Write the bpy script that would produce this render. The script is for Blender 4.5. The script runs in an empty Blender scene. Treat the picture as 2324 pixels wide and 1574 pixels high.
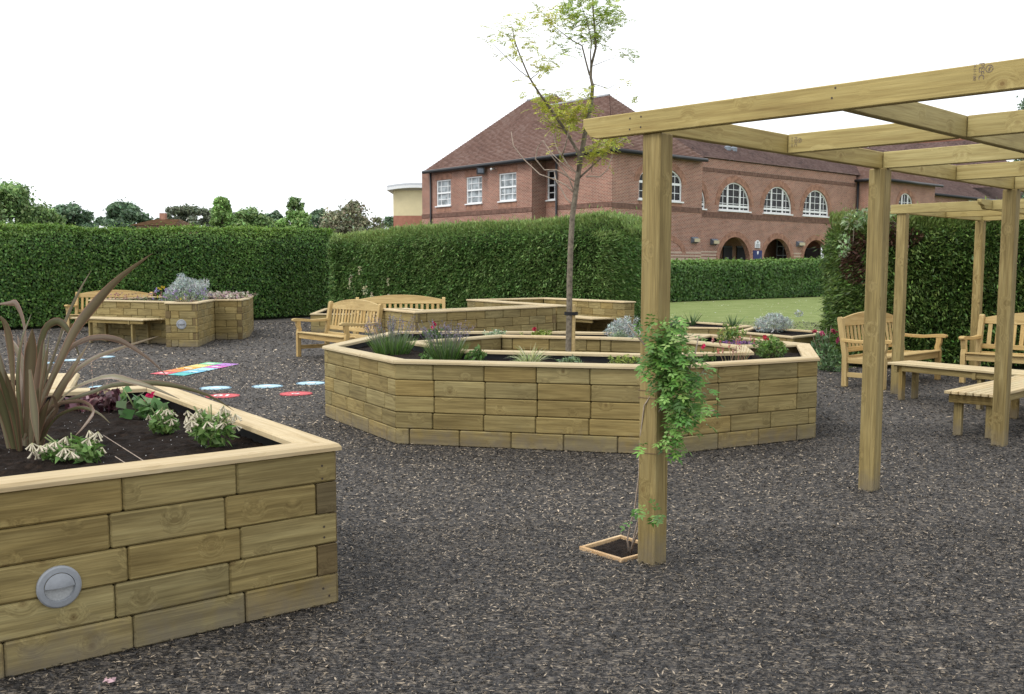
import bpy, bmesh, math, random
import numpy as np
from mathutils import Vector, Matrix

rng = np.random.default_rng(7)
random.seed(7)
SC = bpy.context.scene
COL = SC.collection
R = math.radians
HALF = math.sqrt(0.5)

# ------------------------------------------------------------------ camera
CAM_H = 1.55
PITCH = R(5.76)
cam = bpy.data.cameras.new('camera')
cam.sensor_width = 36.0
cam.lens = 35.32
cam.shift_y = 0.0237
cam.clip_start = 0.05
cam.clip_end = 2000.0
camo = bpy.data.objects.new('camera', cam)
camo.location = (0, 0, CAM_H)
camo.rotation_euler = (math.pi / 2 - PITCH, 0, 0)
COL.objects.link(camo)
SC.camera = camo

# ------------------------------------------------------------------ sky, sun, exposure
SUN_EL, SUN_AZ = R(52), R(-125)          # azimuth from +Y towards +X: behind the camera, to the left
w = bpy.data.worlds.new('World')
SC.world = w
w.use_nodes = True
nt = w.node_tree
nt.nodes.clear()
out = nt.nodes.new('ShaderNodeOutputWorld')
bg = nt.nodes.new('ShaderNodeBackground')
sky = nt.nodes.new('ShaderNodeTexSky')
sky.sky_type = 'NISHITA'
sky.sun_disc = False
sky.sun_elevation = SUN_EL
sky.sun_rotation = SUN_AZ
sky.air_density = 1.0
sky.dust_density = 4.0
sky.ozone_density = 1.0
hs = nt.nodes.new('ShaderNodeHueSaturation')
hs.inputs['Saturation'].default_value = 0.10
mx = nt.nodes.new('ShaderNodeMix')
mx.data_type = 'RGBA'
mx.inputs['Factor'].default_value = 0.80      # overcast: cloud evens the clear sky out
mx.inputs['B'].default_value = (9.6, 9.9, 10.3, 1)
nt.links.new(sky.outputs['Color'], hs.inputs['Color'])
nt.links.new(hs.outputs['Color'], mx.inputs['A'])
nt.links.new(mx.outputs['Result'], bg.inputs['Color'])
bg.inputs['Strength'].default_value = 0.11
nt.links.new(bg.outputs['Background'], out.inputs['Surface'])

sun = bpy.data.lights.new('sun', 'SUN')
sun.energy = 1.1
sun.angle = R(25)
sun.color = (1.0, 0.97, 0.92)
suno = bpy.data.objects.new('sun', sun)
sd = Vector((math.sin(SUN_AZ) * math.cos(SUN_EL), math.cos(SUN_AZ) * math.cos(SUN_EL), math.sin(SUN_EL)))
suno.rotation_euler = sd.to_track_quat('Z', 'Y').to_euler()
suno.location = (-8, -8, 12)
COL.objects.link(suno)

vs = SC.view_settings
vs.view_transform = 'Standard'
vs.look = 'None'
vs.exposure = 0.60
vs.gamma = 1.0
vs.use_curve_mapping = False

# ------------------------------------------------------------------ survey helper: photo point -> place
F_PX, CX, HZ = 2280.0, 1162.0, 612.0
CY = HZ + F_PX * math.tan(PITCH)


def ray(x, y):
    u = (x - CX) / F_PX
    v = -(y - CY) / F_PX
    return Vector((u, math.cos(PITCH) + v * math.sin(PITCH), -math.sin(PITCH) + v * math.cos(PITCH)))


def at(x, y, z=0.0):
    d = ray(x, y)
    t = (z - CAM_H) / d.z
    return Vector((d.x * t, d.y * t, z))


def deep(x, y, Y):
    d = ray(x, y)
    t = Y / d.y
    return Vector((d.x * t, Y, CAM_H + d.z * t))


# ------------------------------------------------------------------ materials
def new_mat(name):
    m = bpy.data.materials.new(name)
    m.use_nodes = True
    n = m.node_tree
    b = n.nodes['Principled BSDF']
    return m, n, b


def N(n, t, **kw):
    nd = n.nodes.new(t)
    for k, v in kw.items():
        setattr(nd, k, v)
    return nd


def ramp(n, stops, interp='LINEAR'):
    r = n.nodes.new('ShaderNodeValToRGB')
    r.color_ramp.interpolation = interp
    e = r.color_ramp.elements
    while len(e) < len(stops):
        e.new(0.5)
    for el, (p, c) in zip(e, stops):
        el.position = p
        el.color = (c[0], c[1], c[2], 1)
    return r


def mixc(n, a, b, fac, mode='MIX'):
    m = n.nodes.new('ShaderNodeMix')
    m.data_type = 'RGBA'
    m.blend_type = mode
    for sock, val in (('A', a), ('B', b), ('Factor', fac)):
        if isinstance(val, (tuple, list)):
            m.inputs[sock].default_value = (val[0], val[1], val[2], 1)
        elif isinstance(val, (int, float)):
            m.inputs[sock].default_value = val
        else:
            n.links.new(val, m.inputs[sock])
    return m.outputs['Result']


def math_n(n, op, a, b=None, c=None):
    m = n.nodes.new('ShaderNodeMath')
    m.operation = op
    for i, val in enumerate((a, b, c)):
        if val is None:
            continue
        if isinstance(val, (int, float)):
            m.inputs[i].default_value = val
        else:
            n.links.new(val, m.inputs[i])
    return m.outputs[0]


def flat(name, col, rough=0.7, metal=0.0, spec=0.3, noise=0.0, nscale=20.0):
    m, n, b = new_mat(name)
    b.inputs['Roughness'].default_value = rough
    b.inputs['Metallic'].default_value = metal
    b.inputs['Specular IOR Level'].default_value = spec
    if noise > 0:
        tc = N(n, 'ShaderNodeTexCoord')
        nz = N(n, 'ShaderNodeTexNoise')
        nz.inputs['Scale'].default_value = nscale
        nz.inputs['Detail'].default_value = 5
        n.links.new(tc.outputs['Object'], nz.inputs['Vector'])
        lo = tuple(c * (1 - noise) for c in col)
        hi = tuple(min(1, c * (1 + noise)) for c in col)
        r = ramp(n, [(0.3, lo), (0.7, hi)])
        n.links.new(nz.outputs['Fac'], r.inputs['Fac'])
        n.links.new(r.outputs['Color'], b.inputs['Base Color'])
    else:
        b.inputs['Base Color'].default_value = (*col, 1)
    return m


def wood(name, dark, mid, light, knot=0.11, rough=0.72, grain=1.0, tone=0.16, stain=0.25, splash=False):
    """timber with the grain along local X, every board its own cut of the log"""
    m, n, b = new_mat(name)
    tc = N(n, 'ShaderNodeTexCoord')
    oi = N(n, 'ShaderNodeObjectInfo')
    sh = N(n, 'ShaderNodeVectorMath', operation='MULTIPLY_ADD')
    comb = N(n, 'ShaderNodeCombineXYZ')
    for i in range(3):
        n.links.new(oi.outputs['Random'], comb.inputs[i])
    n.links.new(comb.outputs[0], sh.inputs[0])
    sh.inputs[1].default_value = (37.3, 91.7, 53.1)
    n.links.new(tc.outputs['Object'], sh.inputs[2])
    P = sh.outputs[0]
    # knots
    vo = N(n, 'ShaderNodeTexVoronoi')
    vo.inputs['Scale'].default_value = 5.2
    n.links.new(P, vo.inputs['Vector'])
    kd = vo.outputs['Distance']
    # grain runs round the knots
    bend = N(n, 'ShaderNodeMapRange')
    bend.inputs['From Min'].default_value = 0.0
    bend.inputs['From Max'].default_value = 0.35
    bend.inputs['To Min'].default_value = 0.05
    bend.inputs['To Max'].default_value = 0.0
    n.links.new(kd, bend.inputs['Value'])
    addb = N(n, 'ShaderNodeVectorMath', operation='ADD')
    cb = N(n, 'ShaderNodeCombineXYZ')
    for i in (1, 2):
        n.links.new(bend.outputs[0], cb.inputs[i])
    n.links.new(P, addb.inputs[0])
    n.links.new(cb.outputs[0], addb.inputs[1])
    def stretched(sx, sy, scale, detail, dist=0.0):
        mp = N(n, 'ShaderNodeMapping')
        mp.inputs['Scale'].default_value = (sx, sy, sy)
        n.links.new(addb.outputs[0], mp.inputs['Vector'])
        nz = N(n, 'ShaderNodeTexNoise')
        nz.inputs['Scale'].default_value = scale
        nz.inputs['Detail'].default_value = detail
        nz.inputs['Roughness'].default_value = 0.6
        nz.inputs['Distortion'].default_value = dist
        n.links.new(mp.outputs[0], nz.inputs['Vector'])
        return nz.outputs['Fac']
    band = stretched(0.55, 9.0, 3.2, 4, 0.5)
    fine = stretched(1.4, 46.0, 3.4, 3)
    blotch = stretched(1.0, 1.6, 2.3, 4)
    r1 = ramp(n, [(0.28, dark), (0.5, mid), (0.74, light)])
    n.links.new(band, r1.inputs['Fac'])
    fg = math_n(n, 'MULTIPLY_ADD', fine, 0.7 * grain, 1.0 - 0.36 * grain)
    c = mixc(n, r1.outputs['Color'], fg, 1.0, 'MULTIPLY')
    rings = stretched(0.7, 24.0, 3.0, 2, 0.8)
    rg = ramp(n, [(0.36, (0.80, 0.78, 0.74)), (0.52, (1.0, 1.0, 1.0)), (0.68, (1.08, 1.08, 1.06))])
    n.links.new(rings, rg.inputs['Fac'])
    c = mixc(n, c, rg.outputs['Color'], 0.75 * grain if grain < 1.3 else 1.0, 'MULTIPLY')
    bl = math_n(n, 'MULTIPLY_ADD', blotch, 2 * stain, 1.0 - stain)
    c = mixc(n, c, bl, 1.0, 'MULTIPLY')
    rnd = math_n(n, 'MULTIPLY_ADD', oi.outputs['Random'], 2 * tone, 1.0 - tone)
    c = mixc(n, c, rnd, 1.0, 'MULTIPLY')
    # a little warm / green drift from board to board
    wn = N(n, 'ShaderNodeTexWhiteNoise')
    wn.noise_dimensions = '1D'
    n.links.new(oi.outputs['Random'], wn.inputs['W'])
    hsv = N(n, 'ShaderNodeHueSaturation')
    n.links.new(math_n(n, 'MULTIPLY_ADD', wn.outputs['Value'], 0.010, 0.498), hsv.inputs['Hue'])
    n.links.new(math_n(n, 'MULTIPLY_ADD', wn.outputs['Value'], -0.12, 1.02), hsv.inputs['Saturation'])
    n.links.new(c, hsv.inputs['Color'])
    c = hsv.outputs['Color']
    if knot > 0:
        kr = ramp(n, [(0.0, (1, 1, 1)), (knot * 0.55, (0.95, 0.95, 0.95)), (knot * 0.75, (0.35, 0.35, 0.35)), (knot, (0.55, 0.55, 0.55)), (min(0.99, knot * 1.9), (0, 0, 0))])
        n.links.new(kd, kr.inputs['Fac'])
        kc = tuple(x * 0.5 for x in dark)
        c = mixc(n, c, (kc[0] * 1.15, kc[1] * 0.85, kc[2] * 0.7), math_n(n, 'MULTIPLY', kr.outputs['Color'], 0.75))
    if splash:       # dried mud and dust thrown up from the ground
        geo = N(n, 'ShaderNodeNewGeometry')
        sz = N(n, 'ShaderNodeSeparateXYZ')
        n.links.new(geo.outputs['Position'], sz.inputs[0])
        sn = N(n, 'ShaderNodeTexNoise')
        sn.inputs['Scale'].default_value = 14
        sn.inputs['Detail'].default_value = 6
        n.links.new(geo.outputs['Position'], sn.inputs['Vector'])
        mr = N(n, 'ShaderNodeMapRange')
        mr.inputs['From Min'].default_value = 0.17
        mr.inputs['From Max'].default_value = 0.0
        n.links.new(math_n(n, 'SUBTRACT', sz.outputs[2], math_n(n, 'MULTIPLY_ADD', sn.outputs['Fac'], 0.30, -0.15)), mr.inputs['Value'])
        c = mixc(n, c, (0.150, 0.130, 0.105), math_n(n, 'MULTIPLY', mr.outputs[0], 0.6))
    n.links.new(c, b.inputs['Base Color'])
    b.inputs['Roughness'].default_value = rough
    b.inputs['Specular IOR Level'].default_value = 0.25
    bp = N(n, 'ShaderNodeBump')
    bp.inputs['Strength'].default_value = 0.25
    bp.inputs['Distance'].default_value = 0.004
    n.links.new(fine, bp.inputs['Height'])
    n.links.new(bp.outputs['Normal'], b.inputs['Normal'])
    return m


def vcol(name, rough=0.6, transl=0.0, spec=0.3):
    """colour kept per leaf / chip in the mesh itself"""
    m, n, b = new_mat(name)
    a = N(n, 'ShaderNodeAttribute')
    a.attribute_name = 'col'
    n.links.new(a.outputs['Color'], b.inputs['Base Color'])
    b.inputs['Roughness'].default_value = rough
    b.inputs['Specular IOR Level'].default_value = spec
    if transl > 0:
        o = n.nodes['Material Output']
        tr = N(n, 'ShaderNodeBsdfTranslucent')
        n.links.new(a.outputs['Color'], tr.inputs['Color'])
        ms = N(n, 'ShaderNodeMixShader')
        ms.inputs[0].default_value = transl
        n.links.new(b.outputs[0], ms.inputs[1])
        n.links.new(tr.outputs[0], ms.inputs[2])
        n.links.new(ms.outputs[0], o.inputs['Surface'])
    return m


M = {}
M['planter'] = wood('treated_planter_timber', (0.158, 0.114, 0.040), (0.246, 0.184, 0.069), (0.310, 0.243, 0.099), knot=0.055, tone=0.15, stain=0.32, grain=1.2, splash=True)
M['endgrain'] = wood('end_grain_timber', (0.105, 0.072, 0.030), (0.150, 0.106, 0.046), (0.20, 0.146, 0.066), knot=0)
M['cap'] = wood('planed_cap_timber', (0.40, 0.30, 0.16), (0.49, 0.385, 0.225), (0.54, 0.44, 0.275), knot=0.04, tone=0.07, stain=0.10, grain=0.5)
M['pergola'] = wood('pergola_timber', (0.265, 0.190, 0.066), (0.375, 0.290, 0.108), (0.455, 0.365, 0.150), knot=0.07, tone=0.09, stain=0.20, grain=0.7)
M['post'] = wood('pergola_post_timber', (0.165, 0.113, 0.037), (0.255, 0.184, 0.066), (0.325, 0.246, 0.100), knot=0.055, grain=1.2, splash=True, tone=0.10, stain=0.25)
M['bench'] = wood('bench_timber', (0.36, 0.235, 0.085), (0.46, 0.315, 0.125), (0.53, 0.385, 0.175), knot=0.04, tone=0.08, stain=0.12, grain=0.6)
M['slat'] = wood('seat_slat_timber', (0.40, 0.295, 0.15), (0.50, 0.39, 0.22), (0.57, 0.46, 0.28), knot=0.05, tone=0.10, stain=0.15, grain=0.6)
M['orange_end'] = wood('sawn_frame_timber', (0.45, 0.27, 0.12), (0.55, 0.36, 0.19), (0.62, 0.45, 0.27), knot=0)
M['leaf'] = vcol('foliage', 0.5, 0.28, 0.35)
M['flax'] = vcol('glossy_strap_leaf', 0.38, 0.10, 0.5)
M['petal'] = vcol('petals', 0.6, 0.25, 0.2)
M['chip'] = vcol('rubber_and_bark_chips', 0.55, 0.0, 0.45)
M['bark'] = flat('bark', (0.16, 0.135, 0.10), 0.9, noise=0.45, nscale=30)
M['twig'] = flat('pale_twig', (0.36, 0.29, 0.23), 0.8, noise=0.3, nscale=40)
M['black'] = flat('black_plastic', (0.012, 0.012, 0.013), 0.45, noise=0.3)
M['liner'] = flat('black_planter_liner', (0.013, 0.013, 0.014), 0.5, noise=0.4, nscale=12)
M['core'] = flat('shadowed_timber_core', (0.10, 0.072, 0.030), 0.9, noise=0.3)
M['steel'] = flat('brushed_steel', (0.27, 0.285, 0.305), 0.45, metal=0.15, noise=0.06, nscale=60)
M['lens'] = flat('frosted_light_lens', (0.36, 0.37, 0.37), 0.35, noise=0.15, nscale=120)
M['white'] = flat('white_window_paint', (0.78, 0.79, 0.79), 0.4, noise=0.04)
M['gutter'] = flat('black_gutter_paint', (0.022, 0.023, 0.026), 0.4, noise=0.2)
M['ink'] = flat('stamp_ink', (0.17, 0.13, 0.10), 0.8, noise=0.5, nscale=90)
M['screw'] = flat('rusty_screw', (0.07, 0.055, 0.045), 0.6, metal=0.4)
M['wire'] = flat('rusty_wire', (0.16, 0.10, 0.06), 0.7)
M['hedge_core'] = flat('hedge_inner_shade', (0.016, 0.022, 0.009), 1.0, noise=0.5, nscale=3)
M['lead'] = flat('grey_lead', (0.30, 0.31, 0.32), 0.6, noise=0.15)
M['cream'] = flat('cream_render', (0.68, 0.59, 0.36), 0.85, noise=0.05, nscale=2)
M['blue_sign'] = flat('blue_sign_paint', (0.012, 0.022, 0.12), 0.4)
M['white_sign'] = flat('white_sign_paint', (0.75, 0.76, 0.78), 0.5)
M['door'] = flat('dark_navy_door', (0.008, 0.010, 0.02), 0.4, noise=0.2)
M['lamp_grey'] = flat('grey_lamp_housing', (0.12, 0.14, 0.17), 0.5, noise=0.1)
M['lamp_glass'] = flat('yellowed_lamp_glass', (0.48, 0.42, 0.27), 0.25)
M['galv'] = flat('galvanised_cowl', (0.20, 0.23, 0.27), 0.5, noise=0.15)


def soil_mat():
    m, n, b = new_mat('dark_planting_soil')
    tc = N(n, 'ShaderNodeTexCoord')
    nz = N(n, 'ShaderNodeTexNoise')
    nz.inputs['Scale'].default_value = 26
    nz.inputs['Detail'].default_value = 8
    nz.inputs['Roughness'].default_value = 0.72
    n.links.new(tc.outputs['Object'], nz.inputs['Vector'])
    r = ramp(n, [(0.32, (0.006, 0.004, 0.003)), (0.55, (0.020, 0.013, 0.009)), (0.78, (0.055, 0.034, 0.022))])
    n.links.new(nz.outputs['Fac'], r.inputs['Fac'])
    n.links.new(r.outputs['Color'], b.inputs['Base Color'])
    b.inputs['Roughness'].default_value = 0.95
    b.inputs['Specular IOR Level'].default_value = 0.15
    bp = N(n, 'ShaderNodeBump')
    bp.inputs['Strength'].default_value = 0.9
    bp.inputs['Distance'].default_value = 0.03
    n.links.new(nz.outputs['Fac'], bp.inputs['Height'])
    n.links.new(bp.outputs['Normal'], b.inputs['Normal'])
    return m


M['soil'] = soil_mat()


def mulch_mat():
    m, n, b = new_mat('shredded_rubber_mulch')
    tc = N(n, 'ShaderNodeTexCoord')
    def vor(scale, rot, sx, sy):
        mp = N(n, 'ShaderNodeMapping')
        mp.inputs['Rotation'].default_value = (0, 0, rot)
        mp.inputs['Scale'].default_value = (sx, sy, 1)
        n.links.new(tc.outputs['Object'], mp.inputs['Vector'])
        v = N(n, 'ShaderNodeTexVoronoi')
        v.inputs['Scale'].default_value = scale
        n.links.new(mp.outputs[0], v.inputs['Vector'])
        return v
    v1 = vor(55, 0.3, 1.0, 2.4)
    v2 = vor(43, 1.9, 1.0, 2.2)
    big = N(n, 'ShaderNodeTexNoise')
    big.inputs['Scale'].default_value = 0.7
    big.inputs['Detail'].default_value = 6
    n.links.new(tc.outputs['Object'], big.inputs['Vector'])
    s1 = N(n, 'ShaderNodeSeparateColor')
    n.links.new(v1.outputs['Color'], s1.inputs[0])
    s2 = N(n, 'ShaderNodeSeparateColor')
    n.links.new(v2.outputs['Color'], s2.inputs[0])
    stops = [(0.0, (0.013, 0.0125, 0.0125)), (0.40, (0.034, 0.032, 0.032)), (0.62, (0.073, 0.068, 0.065)), (0.80, (0.135, 0.120, 0.105)), (0.93, (0.22, 0.185, 0.145)), (1.0, (0.32, 0.27, 0.21))]
    r1 = ramp(n, stops)
    n.links.new(s1.outputs[0], r1.inputs['Fac'])
    r2 = ramp(n, stops)
    n.links.new(s2.outputs[1], r2.inputs['Fac'])
    c = mixc(n, r1.outputs['Color'], r2.outputs['Color'], 0.5)
    bg_ = math_n(n, 'MULTIPLY_ADD', big.outputs['Fac'], 0.7, 0.68)
    c = mixc(n, c, bg_, 1.0, 'MULTIPLY')
    n.links.new(c, b.inputs['Base Color'])
    b.inputs['Roughness'].default_value = 0.85
    b.inputs['Specular IOR Level'].default_value = 0.25
    bp = N(n, 'ShaderNodeBump')
    bp.inputs['Strength'].default_value = 0.8
    bp.inputs['Distance'].default_value = 0.012
    n.links.new(s1.outputs[1], bp.inputs['Height'])
    n.links.new(bp.outputs['Normal'], b.inputs['Normal'])
    return m


M['mulch'] = mulch_mat()


def lawn_mat():
    m, n, b = new_mat('mown_grass')
    tc = N(n, 'ShaderNodeTexCoord')
    nz = N(n, 'ShaderNodeTexNoise')
    nz.inputs['Scale'].default_value = 1.1
    nz.inputs['Detail'].default_value = 9
    nz.inputs['Roughness'].default_value = 0.72
    n.links.new(tc.outputs['Object'], nz.inputs['Vector'])
    r = ramp(n, [(0.30, (0.125, 0.165, 0.048)), (0.5, (0.175, 0.215, 0.072)), (0.70, (0.24, 0.265, 0.11))])
    n.links.new(nz.outputs['Fac'], r.inputs['Fac'])
    n2 = N(n, 'ShaderNodeTexNoise')
    n2.inputs['Scale'].default_value = 45
    n2.inputs['Detail'].default_value = 3
    n.links.new(tc.outputs['Object'], n2.inputs['Vector'])
    c = mixc(n, r.outputs['Color'], math_n(n, 'MULTIPLY_ADD', n2.outputs['Fac'], 0.8, 0.6), 1.0, 'MULTIPLY')
    n.links.new(c, b.inputs['Base Color'])
    b.inputs['Roughness'].default_value = 0.9
    b.inputs['Specular IOR Level'].default_value = 0.1
    bp = N(n, 'ShaderNodeBump')
    bp.inputs['Strength'].default_value = 0.6
    bp.inputs['Distance'].default_value = 0.03
    n.links.new(n2.outputs['Fac'], bp.inputs['Height'])
    n.links.new(bp.outputs['Normal'], b.inputs['Normal'])
    return m


M['lawn'] = lawn_mat()


def brick_mat(name, c1, c2, mortar, bw=0.225, rh=0.075, rot=0.0, blot=0.35):
    m, n, b = new_mat(name)
    uv = N(n, 'ShaderNodeUVMap')
    uv.uv_map = 'UVMap'
    mp = N(n, 'ShaderNodeMapping')
    mp.inputs['Rotation'].default_value = (0, 0, rot)
    n.links.new(uv.outputs[0], mp.inputs['Vector'])
    br = N(n, 'ShaderNodeTexBrick')
    br.inputs['Color1'].default_value = (*c1, 1)
    br.inputs['Color2'].default_value = (*c2, 1)
    br.inputs['Mortar'].default_value = (*mortar, 1)
    br.inputs['Scale'].default_value = 1.0
    br.inputs['Mortar Size'].default_value = 0.007
    br.inputs['Mortar Smooth'].default_value = 0.2
    br.inputs['Brick Width'].default_value = bw
    br.inputs['Row Height'].default_value = rh
    n.links.new(mp.outputs[0], br.inputs['Vector'])
    nz = N(n, 'ShaderNodeTexNoise')
    nz.inputs['Scale'].default_value = 0.9
    nz.inputs['Detail'].default_value = 6
    n.links.new(uv.outputs[0], nz.inputs['Vector'])
    c = mixc(n, br.outputs['Color'], math_n(n, 'MULTIPLY_ADD', nz.outputs['Fac'], 2 * blot, 1 - blot), 1.0, 'MULTIPLY')
    n.links.new(c, b.inputs['Base Color'])
    b.inputs['Roughness'].default_value = 0.9
    b.inputs['Specular IOR Level'].default_value = 0.15
    bp = N(n, 'ShaderNodeBump')
    bp.inputs['Strength'].default_value = 0.6
    bp.inputs['Distance'].default_value = 0.012
    bp.invert = True
    n.links.new(br.outputs['Fac'], bp.inputs['Height'])
    n.links.new(bp.outputs['Normal'], b.inputs['Normal'])
    return m


M['brick'] = brick_mat('red_brick_wall', (0.325, 0.152, 0.108), (0.225, 0.110, 0.082), (0.60, 0.50, 0.41))
M['brick_dark'] = brick_mat('brown_brick_band', (0.15, 0.085, 0.062), (0.20, 0.10, 0.07), (0.36, 0.28, 0.22))
M['band'] = flat('dark_brick_band', (0.155, 0.088, 0.066), 0.9, noise=0.4, nscale=6)
M['brick_orange'] = flat('orange_brick_panel', (0.36, 0.165, 0.11), 0.9, noise=0.15, nscale=3)
M['voussoir'] = flat('voussoir_brick', (0.33, 0.18, 0.125), 0.9, noise=0.35, nscale=4)
M['stone'] = flat('pale_stone_course', (0.46, 0.36, 0.28), 0.9, noise=0.12, nscale=5)


def tile_mat(name, stops):
    m, n, b = new_mat(name)
    uv = N(n, 'ShaderNodeUVMap')
    uv.uv_map = 'UVMap'
    sp = N(n, 'ShaderNodeSeparateXYZ')
    n.links.new(uv.outputs[0], sp.inputs[0])
    row = math_n(n, 'FLOOR', sp.outputs[1])
    half = math_n(n, 'MULTIPLY', math_n(n, 'MODULO', row, 2.0), 0.5)
    colx = math_n(n, 'FLOOR', math_n(n, 'ADD', math_n(n, 'DIVIDE', sp.outputs[0], 0.165), half))
    cb = N(n, 'ShaderNodeCombineXYZ')
    n.links.new(colx, cb.inputs[0])
    n.links.new(row, cb.inputs[1])
    wn = N(n, 'ShaderNodeTexWhiteNoise')
    wn.noise_dimensions = '2D'
    n.links.new(cb.outputs[0], wn.inputs['Vector'])
    nz = N(n, 'ShaderNodeTexNoise')
    nz.inputs['Scale'].default_value = 0.5
    nz.inputs['Detail'].default_value = 5
    mp = N(n, 'ShaderNodeMapping')
    mp.inputs['Scale'].default_value = (1.0, 0.1, 1.0)
    n.links.new(uv.outputs[0], mp.inputs['Vector'])
    n.links.new(mp.outputs[0], nz.inputs['Vector'])
    f = math_n(n, 'ADD', math_n(n, 'MULTIPLY', wn.outputs['Value'], 0.55), math_n(n, 'MULTIPLY_ADD', nz.outputs['Fac'], 1.1, -0.32))
    r = ramp(n, stops)
    n.links.new(f, r.inputs['Fac'])
    n.links.new(r.outputs['Color'], b.inputs['Base Color'])
    b.inputs['Roughness'].default_value = 0.85
    b.inputs['Specular IOR Level'].default_value = 0.2
    return m


M['tile'] = tile_mat('clay_roof_tiles', [(0.1, (0.140, 0.086, 0.070)), (0.45, (0.195, 0.116, 0.092)), (0.8, (0.240, 0.165, 0.138))])
M['tile_brown'] = tile_mat('brown_roof_tiles', [(0.1, (0.095, 0.068, 0.064)), (0.45, (0.155, 0.10, 0.09)), (0.8, (0.20, 0.14, 0.125))])
M['tile_moss'] = tile_mat('weathered_roof_tiles', [(0.1, (0.085, 0.06, 0.036)), (0.45, (0.16, 0.095, 0.05)), (0.8, (0.21, 0.135, 0.08))])


def glass_mat(name, base):
    m, n, b = new_mat(name)
    b.inputs['Base Color'].default_value = (*base, 1)
    b.inputs['Roughness'].default_value = 0.06
    b.inputs['Specular IOR Level'].default_value = 0.18
    tc = N(n, 'ShaderNodeTexCoord')
    nz = N(n, 'ShaderNodeTexNoise')
    nz.inputs['Scale'].default_value = 2.2
    n.links.new(tc.outputs['Object'], nz.inputs['Vector'])
    r = ramp(n, [(0.35, tuple(c * 0.55 for c in base)), (0.65, tuple(min(1, c * 1.35) for c in base))], 'EASE')
    n.links.new(nz.outputs['Fac'], r.inputs['Fac'])
    n.links.new(r.outputs['Color'], b.inputs['Base Color'])
    return m


M['glass_dark'] = glass_mat('dark_window_glass', (0.014, 0.013, 0.014))
M['glass_pale'] = glass_mat('curtain_and_sky_glass', (0.30, 0.33, 0.345))  # pale base colour: blinds plus a painted sky reflection


# ------------------------------------------------------------------ object helpers
def thing(name, label, cat, loc=(0, 0, 0), rotz=0.0, group=None):
    o = bpy.data.objects.new(name, None)
    o.empty_display_size = 0.2
    COL.objects.link(o)
    o.location = loc
    o.rotation_euler = (0, 0, rotz)
    o['label'] = label
    o['category'] = cat
    if group:
        o['group'] = group
    return o


def tag(o, label, cat, group=None):
    o['label'] = label
    o['category'] = cat
    if group:
        o['group'] = group
    return o


def link(name, me, parent=None, loc=None, rot=None):
    o = bpy.data.objects.new(name, me)
    COL.objects.link(o)
    if parent is not None:
        o.parent = parent
    if rot is not None:
        o.matrix_basis = Matrix.LocRotScale(Vector(loc), rot, None) if not isinstance(rot, Matrix) else Matrix.Translation(Vector(loc)) @ rot.to_4x4()
    elif loc is not None:
        o.location = loc
    return o


def origin(parent):
    """where a part's frame starts: parts of things are placed in world terms while the thing stands unrotated"""
    p = Vector((0, 0, 0))
    while parent is not None:
        p = p + parent.location
        parent = parent.parent
    return p


def copy_tree(o, parent=None):
    c = o.copy()
    COL.objects.link(c)
    if parent is not None:
        c.parent = parent
    for ch in list(o.children):
        copy_tree(ch, c)
    return c


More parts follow.
